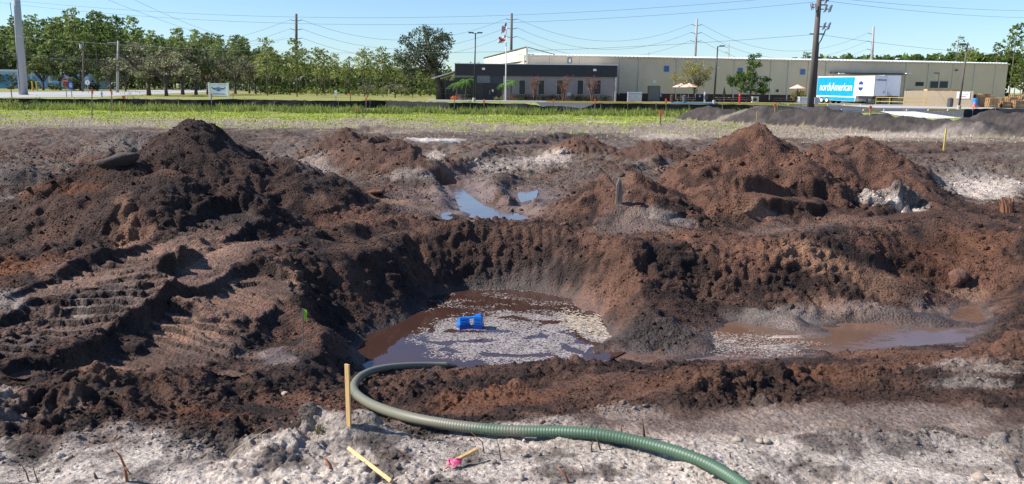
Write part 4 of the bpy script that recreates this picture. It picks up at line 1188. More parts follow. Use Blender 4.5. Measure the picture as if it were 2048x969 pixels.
# ------------------------------------------------------------------ STORAGE SHED far left
SY = 250.0
a0 = at_depth(-120, 145, SY); a1 = at_depth(176, 145, SY)
sh = thing('storage_building', 'low pale blue storage building with blue roll-up doors behind the oaks', 'building', (a0.x, SY, 0))
WS = a1.x - a0.x; hs = 5.6
MB().box(0, 0, 0, WS, 12, hs - .5).build('wall', M_shedw, sh)
MB().box(-.4, -.6, hs - .5, WS + .4, 12.5, hs + .1).build('roof', M_shedw, sh)
for k in range(8):
    x = 1.5 + k * (WS - 2) / 8
    dd = MB().box(x, -.12, 0.02, x + (WS - 2) / 8 - 1.2, -.002, hs - 1.5)
    dd.build('roll_door', M_bluesh, sh)
    MB().box(x - .75, -.2, 0, x - .35, -.002, hs - .5).build('pillar', M_frameW, sh)

# ------------------------------------------------------------------ TRAILERS
def trailer(rear_px, rear_y, nose_px, nose_y, label, livery, H_=4.2, lift=0.0):
    a = at_depth(*rear_px, rear_y); b = at_depth(*nose_px, nose_y)
    th = math.atan2(b.y - a.y, b.x - a.x); L = math.hypot(b.x - a.x, b.y - a.y)
    t = thing('trailer', label, 'trailer', (a.x, a.y, 0), th)
    Wd = 2.55; f1 = L * .70
    # drop frame body outline in (x,z)
    body = [(0, .95), (L * .06, .95), (L * .06, .55), (f1, .42), (f1 + .15, 1.28), (L, 1.28), (L, H_), (0, H_)]
    MB().prism(body, 0, Wd).build('body', M_wtrail, t)
    if livery:
        MB().prism([(.03, 1.25), (f1 - .45, 1.18), (f1 - .3, H_ - .12), (.03, H_ - .12)], -.012, -.002).build('blue_panel', M_cyan, t)
        MB().prism([(L * .065, .58), (f1 - .03, .45), (f1 - .02, 1.02), (L * .065, 1.05)], -.012, -.002).build('lower_skirt', M_cyan, t)
        bl = MB(); k = .4
        while k < f1 - .5: bl.box(k, -.02, 1.10, k + .28, -.013, 1.16); k += .5
        bl.build('marker_lamps', M_white, t)
        text_part('lettering', 'northAmerican', 1.75, M_white, t, Matrix.Translation((f1 * .49, -.014, 2.55)) @ Matrix.Rotation(R(90), 4, 'X'), shear=.12, extrude=.004, bold=.012, sx=.665)
        for s_ in (-.06, .12, .30):
            pass
        gl = MB()
        cx, cz = f1 + 1.0, 2.75
        for lo, hi in ((8, 172), (188, 352)):
            pts = [(cx + .52 * math.cos(R(lo + (hi - lo) * q / 10)), cz + .62 * math.sin(R(lo + (hi - lo) * q / 10)) + (.10 if lo < 90 else -.10)) for q in range(11)]
            gl.prism(pts, -.014, -.003)
        lg = gl.build('emblem', M_navy, t)
        MB().prism([(cx - .5, cz - .05), (cx + .5, cz - .05), (cx + .5, cz + .05), (cx - .5, cz + .05)], -.014, -.003).build('emblem_band', M_signblue, lg)
        dr = MB()
        for xx in (f1 * .27, f1 * .40):
            dr.box(xx, -.02, 1.25, xx + .03, -.013, 3.8)
        dr.box(f1 * .27, -.02, 3.8, f1 * .40, -.013, 3.83); dr.build('side_door', M_bluesh, t)
        text_part('lettering', 'northAmerican', .50, M_navy, t, Matrix.Translation((L + .004, Wd * .5, H_ - .55)) @ Matrix.Rotation(R(90), 4, 'Z') @ Matrix.Rotation(R(90), 4, 'X'), shear=.12, extrude=.004, bold=.01, sx=.62)
        MB().box(L, .12, 1.34, L + .02, .15, H_ - .1).box(L, 2.2, 1.34, L + .02, 2.23, H_ - .1).build('nose_seam', M_grey, t)
        MB().box(L, 1.75, 1.65, L + .03, 2.05, 2.05).build('placard', M_grey, t)
    MB().box(0, -.005, H_, L, Wd + .005, H_ + .06).build('roof_rail', M_grey, t)
    for xx in (1.25, 2.45):
        for yy in (.02, Wd - .3):
            w_ = MB().lathe([(.30, 0), (.48, .02), (.5, .06), (.5, .22), (.48, .26), (.30, .28)], 20, (xx, yy - (.05 if yy < 1 else 0), .51), Matrix.Rotation(R(-90), 4, 'X')).build('wheel', M_rubber, t, smooth=False)
            MB().lathe([(.05, 0), (.1, -.05), (.27, -.01), (.29, .03)], 14, (xx, yy - (.062 if yy < 1 else .012), .51), Matrix.Rotation(R(-90), 4, 'X')).build('rim', M_white, w_)
    MB().box(f1 + .6, .1, .85, L - .3, Wd - .1, 1.279).build('underframe', M_black, t)
    for yy in (.35, Wd - .5):
        MB().box(L - 1.7, yy, .05, L - 1.55, yy + .15, 1.2).box(L - 1.8, yy - .05, 0.02, L - 1.45, yy + .2, .07).build('landing_leg', M_black, t)
    return t
trailer((1632, 205), 132, (1745, 207), 120.5, 'blue and white drop frame trailer lettered northAmerican along its side', True)
trailer((1692, 200), 139, (1764, 203), 124.5, 'plain white trailer backed up behind the blue lettered one', False, H_=4.35)
# ================================================================== FURNITURE, POLES, SIGNS
def height_at(px, pytop, pybase=None, y=None):
    if y is None: y = G(px, pybase).y
    return y, at_depth(px, pytop, y)

# parasol tables
def picnic(x, y, rz, label, umb=None, L=1.8):
    t = thing('picnic_table', label, 'picnic table', (x, y, .1), rz)
    MB().box(-L / 2, -.38, .70, L / 2, .38, .76).build('table_top', M_woodg, t)
    for s_ in (-1, 1): MB().box(-L / 2, s_ * .7 - .14, .42, L / 2, s_ * .7 + .14, .47).build('bench', M_woodg, t)
    for xx in (-L * .33, L * .33):
        MB().tube([(xx, -.72, 0), (xx, .2, .7)], .035, 4).tube([(xx, .72, 0), (xx, -.2, .7)], .035, 4).box(xx - .03, -.75, .36, xx + .03, .75, .42).build('leg_frame', M_dgrey, t)
    return t
def parasol(x, y, label, r_=1.35, ztop=2.75, z0=.1):
    t = thing('parasol', label, 'parasol', (x, y, z0))
    MB().tube([(0, 0, 0), (0, 0, ztop)], .025, 6).build('pole', M_steel, t)
    n = 8; zc = ztop - .55
    vs = [(0, 0, ztop)] + [(r_ * math.cos(k * 2 * math.pi / n + .3), r_ * math.sin(k * 2 * math.pi / n + .3), zc) for k in range(n)]
    vs += [(0, 0, ztop - .03)] + [(v[0], v[1], v[2] - .03) for v in vs[1:n + 1]]
    fs = [(0, 1 + k, 1 + (k + 1) % n) for k in range(n)] + [(n + 1, n + 2 + (k + 1) % n, n + 2 + k) for k in range(n)]
    fs += [(1 + k, n + 2 + k, n + 2 + (k + 1) % n, 1 + (k + 1) % n) for k in range(n)]
    MB().add(vs, fs).build('canopy', M_umb, t)
    return t
for px, d, lab in ((1362, 119, 'left'), (1377, 117, 'right')):
    c = at_depth(px, 190, d)
    parasol(c.x, c.y, 'pink canvas parasol over a picnic table, %s one of the pair' % lab)
    picnic(c.x, c.y + .0, .1, 'grey picnic table under the %s parasol of the pair' % lab)
c = at_depth(1594, 190, 122); parasol(c.x, c.y, 'pale orange parasol standing alone left of the tall pole', r_=1.2)
for px, d, lab in ((1570, 119, 'long dark picnic table below the lone parasol'), (1478, 120, 'grey picnic table in front of the red post'), (1452, 121.5, 'grey picnic table against the maroon wall by the folded parasol')):
    c = at_depth(px, 200, d); picnic(c.x, c.y, 0, lab, L=3.0)
# folded parasol
c = at_depth(1449, 190, 119.5)
t = thing('parasol', 'folded black parasol leaning by the warehouse wall', 'parasol', (c.x, c.y, .1))
MB().tube([(0, 0, 0), (-.1, 0, 2.4)], .025, 6).build('pole', M_steel, t)
MB().tube([(-.03, 0, 1.0), (-.06, 0, 1.5), (-.1, 0, 2.3)], [.26, .2, .03], 8).build('folded_canopy', M_black, t)
# bins and boxes
def bin_(px, d, label, h=1.1, r_=.32, m_=None, z0=.1):
    c = at_depth(px, 200, d); t = thing('litter_bin', label, 'litter bin', (c.x, c.y, z0))
    MB().lathe([(r_ * .9, 0), (r_, .1), (r_, h * .8)], 12).build('body', m_ or M_maroon, t)
    MB().lathe([(r_ * 1.05, h * .8 + .001), (r_ * 1.05, h * .86), (r_ * .5, h)], 12).build('lid', m_ or M_maroon, t)
bin_(1344, 119, 'maroon litter bin left of the parasol tables')
bin_(1369, 115.6, 'dark litter bin between the two parasols', m_=M_dgrey)
bin_(1901, 108, 'grey rubbish can in front of the beige fence', 1.2, .36, M_dgrey, .05)
def cabinet(px, py, d, w_, dp, h, label, name='utility_cabinet', cat='cabinet', m_=None, doors=2, z0=.06, rz=0):
    c = at_depth(px, py, d); t = thing(name, label, cat, (c.x, c.y, z0), rz)
    MB().box(-w_ / 2, 0, 0, w_ / 2, dp, h).build('body', m_ or M_grey, t)
    MB().box(-w_ / 2 - .04, -.05, h, w_ / 2 + .04, dp + .04, h + .07).build('lid', M_white, t)
    for k in range(doors):
        a = -w_ / 2 + .06 + k * (w_ - .06) / doors
        dd = MB().box(a, -.03, .12, a + (w_ - .06) / doors - .06, -.002, h - .1).build('door', m_ or M_grey, t)
        MB().box(a + .08, -.06, h * .5, a + .12, -.031, h * .5 + .18).build('handle', M_dgrey, dd)
    return t
cabinet(1269.5, 200, 121, 2.1, 1.3, 1.35, 'pale grey double door utility cabinet beside the office corner')
cabinet(1607, 200, 117, 1.15, .9, .95, 'pale grey box unit just left of the tall pole base', doors=1)
def acunit(px, d, label):
    c = at_depth(px, 200, d); t = thing('air_conditioner', label, 'air conditioner', (c.x, c.y, .1))
    MB().box(-.5, 0, 0, .5, .45, .9).build('casing', M_frameW, t)
    f = MB().lathe([(.3, 0), (.34, -.02), (.34, -.04), (.3, -.03)], 14, (-.08, -.001, .45), Matrix.Rotation(R(90), 4, 'X')).build('fan_guard', M_dgrey, t)
    MB().box(-.1, -.03, .2, -.06, -.01, .7).box(-.33, -.03, .43, .17, -.01, .47).build('fan_bars', M_dgrey, f)
acunit(1511, 124, 'cream air conditioner unit under the leafy tree')
c = at_depth(1479, 200, 117)
t = thing('red_post', 'red round topped post in front of a picnic table', 'post', (c.x, c.y, .1))
MB().lathe([(.14, 0), (.14, 1.0), (.17, 1.0), (.17, 1.1), (.08, 1.3)], 10).build('standpipe', M_red, t); MB().lathe([(.2, 0), (.2, .05)], 10).build('flange', M_red, t)
c = at_depth(1409, 200, 116)
t = thing('standpipe', 'white post with a dark box fixed to it beside the right hand parking plate', 'post', (c.x, c.y, .1))
MB().box(-.1, -.1, 0, .1, .1, 1.55).build('post', M_white, t); MB().box(-.05, -.25, .5, .4, -.101, 1.1).build('box', M_dgrey, t)
# barrel and cone
c = at_depth(1949, 212, 106)
t = thing('barrel', 'blue plastic barrel at the corner of the beige fence', 'barrel', (c.x, c.y, .05))
MB().lathe([(.27, 0), (.3, .05), (.3, .28), (.31, .3), (.3, .32), (.3, .85), (.26, .9)], 14, (0, 0, .28)).build('drum', M_blue, t); MB().lathe([(.2, 1.181), (.2, 1.2)], 10).build('cap', M_dgrey, t); MB().box(-.4, -.4, 0, .4, .4, .279).build('plinth', M_woodg, t)
c = at_depth(1948, 216, 104.5)
t = thing('traffic_cone', 'orange traffic cone in front of the blue barrel', 'traffic cone', (c.x, c.y, .05))
MB().lathe([(.2, .04), (.16, .2), (.03, .75)], 10).build('cone', M_orange, t); MB().box(-.25, -.25, 0, .25, .25, .039).build('foot', M_orange, t)

# beige board fence of the yard: separate boards
def boardfence():
    a = at_depth(1807, 200, 112); b = at_depth(1945, 200, 108)
    L = math.hypot(b.x - a.x, b.y - a.y); th = math.atan2(b.y - a.y, b.x - a.x)
    t = thing('board_fence', 'tall beige board fence in front of the warehouse right end', 'fence', (a.x, a.y, 0), th)
    n = 34; me = None
    for k in range(n):
        w_ = L / n
        if me is None: me = MB().box(.004, 0, .05, w_ - .008, .04, 2.12).mesh('board', M_ply)
        o = bpy.data.objects.new('board', me); link(o, t); o.location = (k * w_, random.uniform(-.008, .008), random.uniform(-.02, .02))
    MB().box(0, .06, 1.9, L, .14, 2.0).build('rail', M_woodg, t)
    MB().box(L + .004, 0, .05, L + .06, 6, 2.15).build('return_panel', M_woodg, t)
    s_ = MB().box(L - 1.9, -.06, 1.15, L - .35, -.03, 2.05).build('sign_plate', M_white, t)
    MB().box(L - 1.6, -.075, 1.38, L - .8, -.061, 1.46).build('red_line', M_red, s_)
    MB().box(L - 1.7, -.075, 1.7, L - .6, -.061, 1.76).build('text_line', M_grey, s_)
boardfence()
c = at_depth(1883, 185, 116)
t = thing('timber_stack', 'orange brown timber stack showing above the beige board fence', 'timber', (c.x, c.y, 0))
for k in range(5): MB().box(-2.3, -.5, k * .48, 2.3, .5, k * .48 + .44).build('bundle', M_pallet, t)
# yellow railing
a = G(1752, 205); 
def railing(pa, pb, label, h=1.1):
    L = math.hypot(pb[0] - pa[0], pb[1] - pa[1]); th = math.atan2(pb[1] - pa[1], pb[0] - pa[0])
    t = thing('railing', label, 'railing', (pa[0], pa[1], .05), th)
    n = max(2, int(L / 2.1) + 1)
    for k in range(n): MB().tube([(k * L / (n - 1), 0, 0), (k * L / (n - 1), 0, h)], .035, 5).build('post', M_yel, t)
    for z in (h * .5, h): MB().tube([(0, 0, z), (L, 0, z)], .035, 5).build('rail', M_yel, t)
pa = at_depth(1752, 200, 115); pb = at_depth(1808, 200, 110); pc = at_depth(1852, 200, 110)
railing(pa, pb, 'yellow pipe railing beside the blue trailer nose')
railing(pb, pc, 'yellow pipe railing in front of the beige fence')

# pallets
def pallet_proto():
    mb = MB()
    for z in (0.0, .115):
        for k in range(6): mb.box(-.6 + k * .21, -.5, z, -.6 + k * .21 + .14, .5, z + .022)
    for y in (-.5, -.05, .4): mb.box(-.6, y, .0225, .6, y + .1, .1145)
    return mb.mesh('pallet', M_pallet)
PM = pallet_proto()
stacks = [(1955, 110, 12), (1967, 112, 13), (1984, 107, 9), (1998, 108.5, 5), (2010, 107.5, 6), (2023, 109, 10), (2036, 107, 7), (2046, 109, 11), (2060, 107, 8), (1976, 115, 11), (2006, 114, 9), (2030, 114, 12), (2052, 115, 12)]
snames = ['just right of the blue barrel', 'second right of the blue barrel', 'standing third right of the barrel', 'that is lowest in the middle', 'just right of the low middle stack', 'that is tall and right of the middle', 'of seven near the right edge', 'that is tall at the right edge', 'outermost right', 'behind the near stacks at the left', 'behind the low middle stack', 'behind the tall right stack', 'behind at the far right']
for (px, d, n), nm in zip(stacks, snames):
    c = at_depth(px, 205, d)
    for k in range(n):
        o = bpy.data.objects.new('pallet', PM); link(o)
        o.location = (c.x + random.uniform(-.04, .04), c.y + random.uniform(-.04, .04), .03 + k * .14); o.rotation_euler = (0, 0, random.uniform(-.05, .05))
        tag(o, '%s pallet from the ground in the stack %s' % (['bottom', 'second', 'third', 'fourth', 'fifth', 'sixth', 'seventh', 'eighth', 'ninth', 'tenth', 'eleventh', 'twelfth', 'topmost'][k], nm), 'pallet', 'wooden pallets stacked %s' % nm)

# ------------------------------------------------------------------ POLES
def tapered(name, label, cat, px, pytop, d, r0, r1, m_, pybase=None, px_top=None, n=10, zover=None, base=0.0):
    top = at_depth(px_top if px_top is not None else px, pytop, d)
    bot = at_depth(px, 200, d)
    t = thing(name, label, cat, (bot.x, d, base))
    L = (zover or top.z) - base
    MB().tube([(0, 0, 0), ((top.x - bot.x), 0, L)], [r0, r1], n).build('pole', m_, t, smooth=True)
    return t, Vector((top.x - bot.x, 0, L))
t, tp = tapered('steel_pole', 'thick pale galvanised steel pole at the far left of the photo', 'pole', 48, -120, 128, .66, .40, M_steel, px_top=24.5, n=16)
MB().lathe([(.78, 0), (.78, .12)], 12).build('base_plate', M_steel, t)
MB().tube([(-.05, -.6, 0), (-.25, -.55, 14)], .05, 5).build('cable_conduit', M_dgrey, t)
# transmission line poles
TP = {}
def tpole(key, px, pyt, d, pxt, label, arms, m_=None, r0=.30):
    t, top = tapered('transmission_pole', label, 'utility pole', px, pyt, d, r0, r0 * .6, m_ or M_polec, px_top=pxt)
    TP[key] = (t, top, d)
    ends = []
    for k, (py, side) in enumerate(arms):
        p = at_depth(px, py, d); f_ = (p.z / top.z); ax = top.x * f_
        for sd in ((-1, 1) if side == 0 else (side,)):
            a = Vector((ax, 0, p.z)); b = Vector((ax + sd * 1.5, 0, p.z + .35))
            mb = MB().tube([a, b], .07, 4)
            o = mb.build('insulator_arm', M_dgrey, t)
            ends.append(((t.location + b), k, sd))
    return ends
eA = tpole('A', 593, 28, 210, 592.5, 'grey transmission pole rising above the young pines left of centre', ((43, 0), (61, 0), (79, 0)), M_polew, .5)
eB = tpole('B', 1021, 27, 215, 1023.5, 'grey transmission pole behind the flagpole', ((41, 0), (59, 0), (76, 0)), M_polew, .48)
eC = tpole('C', 1386, 38, 225, 1394, 'slim transmission pole above the warehouse roof at centre right', ((52, 0), (68, 0), (84.5, 0)), M_polec, .45)
eD = tpole('D', 1739, 54, 235, 1747, 'slim transmission pole above the warehouse between the tall pole and the bare pine', ((69, -1), (85, -1), (101, -1)), M_polec, .5)
eE = tpole('E', 1456, 86, 330, 1457.5, 'small distant pole over the warehouse right of the thin lamp', ((96, -1), (106, -1)), M_polec, .35)
eF = tpole('F', 1297, 104, 420, 1297.5, 'tiniest distant pole just over the warehouse roof', ((113, -1),), M_polec, .4)
# big distribution pole with antennas
DT = 98
t, tp = tapered('distribution_pole', 'very tall dark wood pole with antennas in front of the blue trailer', 'utility pole', 1622.5, -60, DT, .42, .24, M_polew, px_top=1643, n=14)
TPX = lambda py: at_depth(1640 - (py) * .085, py, DT) - t.location
def antenna(py, sd, n, label):
    c = TPX(py)
    a = MB().tube([c, c + Vector((sd * 1.0, -.2, .0))], .06, 5).build('antenna_arm', M_dgrey, t)
    for k in range(n):
        q = c + Vector((sd * (.55 + .28 * k), -.3 + .3 * (k % 2), -.1 + .12 * (k % 2)))
        MB().obox(q + Vector((0, 0, .1)), (.14, .14, .8), Matrix.Rotation(sd * .25, 3, 'Y')).build('antenna', M_grey, a)
antenna(19, 1, 4, ''); antenna(54, 1, 4, ''); antenna(15, -1, 3, ''); antenna(2, 1, 2, '')
c = TPX(70); MB().tube([TPX(54) + Vector((.9, -.2, -.3)), c + Vector((.5, -.1, -.6)), TPX(88) + Vector((.25, -.1, 0)), TPX(200) + Vector((.40, -.1, 0))], .07, 5).build('cable_bundle', M_dgrey, t)
c = TPX(130); MB().box(.25, -.5, .4, .7, -.2, 1.2).build('meter_box', M_grey, t)
for z_ in (12, 70): 
    c = TPX(z_); MB().tube([c + Vector((-.9, 0, .1)), c + Vector((.9, 0, .1))], .07, 4).build('crossarm', M_polew, t)

# wires
def wire(a, b, sag, label, r_=.02, n=16, group='overhead wires'):
    a = Vector(a); b = Vector(b); mid = (a + b) / 2
    mb = MB(); pts = []
    for k in range(n + 1):
        s_ = k / n; p = a.lerp(b, s_); p.z -= sag * 4 * s_ * (1 - s_); pts.append(p - mid)
    o = mb.tube(pts, r_ * .6, 4, cap=False).build('wire', M_wire); o.location = mid
    return tag(o, label, 'wire', group)
nm3 = ['top', 'middle', 'bottom']
def side(e, k, sd): return [q[0] for q in e if q[1] == k and q[2] == sd][0]
for k in range(3):
    wire(side(eA, k, 1), side(eB, k, -1), 5.2, '%s wire of three between the two leftmost grey transmission poles' % nm3[k], .05)
    wire(side(eB, k, 1), side(eC, k, -1), 5.0, '%s wire of three from the pole behind the flagpole to the centre right pole' % nm3[k], .05)
    wire(side(eC, k, 1), side(eD, k, -1), 6.0, '%s wire of three from the centre right pole towards the tall pole with antennas' % nm3[k], .05)
    l_ = [(140, 47), (200, 62), (520, 84)][k]
    e_ = at_depth(-300, [-10, 15, 60][k], 190)
    wire(e_, side(eA, k, -1), [11, 10, 6][k], '%s wire of three running left from the leftmost transmission pole' % nm3[k], .045)
def wpx(p1, p2, d1, d2, sag, label, r_=.03):
    wire(at_depth(*p1, d1), at_depth(*p2, d2), sag, label, r_, 24)
wpx((-40, -6), (1643, -12), 118, 98, 2.8, 'upper of two long wires crossing the top of the sky', .028)
wpx((-40, 1), (1643, 3), 118, 98, 3.0, 'lower of two long wires crossing the top of the sky', .028)
wpx((-40, 66), (1633, 69), 122, 98, 2.55, 'long single wire crossing in front of the trees and the warehouse sky', .03)
wpx((1636, 69), (2120, 111), 98, 150, .7, 'single wire running right from the tall pole to the far pines', .03)
wpx((1643, -6), (2120, 22), 98, 150, .5, 'upper wire leaving the tall pole towards the top right corner', .03)
wpx((1643, 1), (2120, 36), 98, 150, .6, 'second wire leaving the tall pole towards the top right corner', .03)
wpx((120, -40), (560, 84), 60, 205, 2.0, 'steep wire falling from the top left towards the leftmost pole', .02)
wpx((190, -40), (590, 62), 60, 208, 3.4, 'second steep wire falling from the top left', .02)

# lamp posts
def lamp(px, pyt, pyb, label, pxt, d, head=1, two=False):
    t, top = tapered('lamp_post', label, 'lamp post', px, pyt, d, .13, .08, M_black if px < 1500 else M_polew, px_top=pxt)
    sides = (-1, 1) if two else (head,)
    for s_ in sides:
        MB().tube([top - Vector((0, 0, .1)), top + Vector((s_ * .5, 0, 0))], .04, 5).build('arm', M_black, t)
        hd = MB().box(top.x + min(s_ * .25, s_ * .95), -.2, top.z - .04, top.x + max(s_ * .25, s_ * .95), .2, top.z + .12).build('lamp_head', M_dgrey, t)
    MB().lathe([(.22, 0), (.22, .5), (.16, .52)], 10).build('footing', M_conc, t)
lamp(948, 66.5, 205, 'slim black twin head lamp post in front of the office entrance', 951, 112, two=True)
lamp(1428, 93, 205, 'slim dark lamp post in front of the warehouse wall between two trees', 1435.5, 114, head=1)
lamp(1919.5, 89.5, 219, 'brown lamp post in front of the beige board fence', 1935, 92, head=-1)

# flagpole with two flags
FD = 116
t = thing('flagpole', 'tall silver flagpole in front of the office', 'flagpole', (at_depth(1011, 200, FD).x, FD, 0))
ftop = at_depth(1012.3, 52, FD).z
MB().tube([(0, 0, 0), (.05, 0, ftop)], [.11, .06], 10).build('pole', M_white, t, smooth=True)
MB().lathe([(.02, -.12), (.12, 0), (.02, .12)], 8, (.05, 0, ftop + .1)).build('finial', M_steel, t)
MB().lathe([(.45, 0), (.45, .15)], 12).build('footing', M_conc, t)
M_fr = mat('flag_red', (0.6, 0.03, 0.05), .8, var=.1); M_fw = mat('flag_white', (0.8, 0.8, 0.8), .8, var=.03); M_fb = mat('flag_blue', (0.03, 0.05, 0.22), .8, var=.1)
def cloth(name, label, pyc, w_, h_, paint, droop, tx):
    root = thing(name, label, 'flag', (t.location.x + .06, FD, at_depth(1012, pyc, FD).z))
    nx, nz = 26, 26
    def P(u, v):
        # u along the fly (towards the left), v down the hoist
        x = -u * w_ * tx - .1 * math.sin(v * 3) * u
        y = -.28 * math.sin(u * 8 + v * 2) * u
        z = -v * h_ - u * droop * (1 + .25 * math.sin(v * 3)) + .06 * math.sin(u * 9)
        return (x, y, z)
    groups = {}
    for i in range(nx):
        for j in range(nz):
            key = paint((i + .5) / nx, (j + .5) / nz)
            mb = groups.setdefault(key, MB())
            mb.add([P(i / nx, j / nz), P((i + 1) / nx, j / nz), P((i + 1) / nx, (j + 1) / nz), P(i / nx, (j + 1) / nz)], [(0, 1, 2, 3)])
    for key, mb in groups.items():
        mb.build(key[0], key[1], root)
cloth('flag', 'drooping flag with red and white stripes and a blue canton at the pole top', 45.5, 1.6, .95,
      lambda u, v: ('canton', M_fb) if (u < .42 and v < .54) else (('red_stripes', M_fr) if int(v * 13) % 2 == 0 else ('white_stripes', M_fw)), .62, .42)
cloth('flag', 'white flag with a red diagonal cross below the striped one', 70, 1.5, .85,
      lambda u, v: ('red_cross', M_fr) if (abs(u - v) < .12 or abs(u + v - 1) < .12 or (abs(u - .5) < .12 and abs(v - .5) < .15)) else ('white_field', M_fw), .40, .72)

# ------------------------------------------------------------------ signs at the left
def sign_post(name, px, pyb, pytop, label, cat, d=None, r_=.035, lean=0):
    d = d or G(px, pyb).y
    c = at_depth(px, pytop, d); t = thing(name, label, cat, (c.x, d, 0))
    MB().box(-.05, -.03, 0, .05, .03, c.z).build('post', M_steel if name != 'mailbox' else M_woodg, t)
    return t, c.z
t, z = sign_post('stop_sign', 130, 200, 157, 'red octagonal stop sign turned partly away by the road at left', 'road sign', 113)
oc = [(.38 * math.cos(R(22.5 + 45 * k)), z - .38 + .38 * math.sin(R(22.5 + 45 * k))) for k in range(8)]
sf = MB().prism(oc, -.06, -.035).build('sign_face', M_red, t)
text_part('lettering', 'STOP', .26, M_white, sf, Matrix.Translation((0, -.064, z - .38)) @ Matrix.Rotation(R(90), 4, 'X'), extrude=.002, bold=.006)
oc2 = [(.20, z - 1.12), (-.20, z - 1.12), (-.20, z - .82), (.20, z - .82)]
MB().prism(oc2, -.06, -.035).build('lower_plate', M_red, t)
t.rotation_euler = (0, 0, R(25))
t, z = sign_post('oval_sign', 141, 200, 162, 'dark blue oval sign on a post right of the stop sign', 'sign', 112)
ov = [(.36 * math.cos(R(18 * k)), z - .62 + .62 * math.sin(R(18 * k))) for k in range(20)]
sf = MB().prism(ov, -.07, -.035).build('sign_face', M_signblue, t)
for q, (w2, zz) in enumerate(((.16, .2), (.2, .0), (.16, -.2))): MB().box(-w2, -.08, z - .62 + zz - .05, w2, -.071, z - .62 + zz + .05).build('white_line', M_white, sf)
t, z = sign_post('round_sign', 174.5, 200, 160.5, 'small round white sign beyond the road under the oaks', 'road sign', 158)
MB().prism([(.48 * math.cos(R(24 * k)), z - .48 + .48 * math.sin(R(24 * k))) for k in range(15)], -.06, -.035).build('sign_face', M_white, t)
MB().box(-.04, -.07, z - .75, .04, -.061, z - .25).build('arrow_mark', M_black, t)
t, z = sign_post('mailbox', 22, 200, 179, 'dark mailbox on a wooden post at the far left edge', 'mailbox', 100)
MB().prism([(-.35, z), (.35, z), (.35, z + .15), (.28, z + .24), (-.28, z + .24), (-.35, z + .15)], -.15, .15).build('box', M_black, t)
# banner sign
BD = 102
a = at_depth(419, 194, BD); b = at_depth(457, 194, BD)
t = thing('banner_sign', 'white banner with a blue winged emblem between two white posts', 'sign', (a.x, BD, 0))
wB = b.x - a.x; z1 = at_depth(438, 167, BD).z; z0 = at_depth(438, 192.5, BD).z
for x in (0, wB): MB().box(x - .09, -.09, 0, x + .09, .09, z1 + .1).build('post', M_white, t)
MB().box(.09, -.05, z1 - .12, wB - .09, .05, z1).build('top_rail', M_white, t)
bn = MB().box(.11, -.03, z0, wB - .11, .01, z1 - .15).build('banner', M_white, t)
cx = wB / 2; cz = (z0 + z1) / 2 + .05
em = MB()
for k in range(7):
    a_ = -.9 + k * .3
    em.obox((cx + a_ * .42, -.036, cz + .12 - abs(a_) * .05), (.085, .008, .34 - .14 * abs(a_)), Matrix.Rotation(a_ * .7, 3, 'Y'))
for s_ in (-1, 1):
    em.prism([(cx + s_ * .35, cz + .05), (cx + s_ * .85, cz + .26), (cx + s_ * .9, cz + .16), (cx + s_ * .42, cz - .12)], -.04, -.031)
em.prism([(cx - .32, cz - .06), (cx + .32, cz - .06), (cx + .2, cz - .22), (cx - .2, cz - .22)], -.04, -.031)
em.build('emblem', M_signblue, bn)
MB().box(cx - .75, -.04, z0 + .22, cx + .75, -.031, z0 + .30).build('text_line', M_signblue, bn)
# white notice near centre
t, z = sign_post('notice_sign', 671.5, 200, 181, 'small white notice on a short post in the field left of centre', 'sign', 100)
MB().box(-.16, -.06, z - .62, .16, -.035, z).build('plate', M_white, t); MB().box(-.1, -.07, z - .4, .1, -.061, z - .36).build('text_line', M_dgrey, t)
# bollards, hydrant, drain frame
for px, nm in ((65.5, 'left'), (74, 'right')):
    c = at_depth(px, 178, 190); t = thing('bollard', 'yellow bollard by the storage building, the %s of two' % nm, 'bollard', (c.x, 190, 0))
    MB().lathe([(.16, 0), (.16, 2.1), (.1, 2.2)], 10).build('tube', M_yel, t); MB().lathe([(.25, 0), (.25, .06)], 10).build('collar', M_conc, t)
c = at_depth(203, 192, 118); t = thing('fire_hydrant', 'small pale fire hydrant on the grass beside the road', 'fire hydrant', (c.x, 118, 0))
MB().lathe([(.2, 0), (.2, .08), (.14, .1), (.14, .55), (.18, .57), (.1, .75), (.04, .8)], 10).build('barrel', M_grey, t)
MB().tube([(-.24, 0, .42), (.24, 0, .42)], .06, 6).build('nozzles', M_grey, t)
# wooden power tower far behind left
t, z = tapered('utility_pole', 'pale concrete pole with a crossarm among the left trees', 'utility pole', 236, 82, 175, .3, .2, M_polec, px_top=236.5)
MB().box(-1.3, -.1, z.z - .5, 1.3, .1, z.z - .3).build('crossarm', M_polec, t)
t, z = tapered('utility_pole', 'dark wood pole with a small transformer among the left trees', 'utility pole', 167, 85, 180, .2, .15, M_polew, px_top=167.5)
MB().lathe([(.3, 0), (.3, .9)], 8, (.45, 0, z.z - 1.3)).build('transformer', M_grey, t)

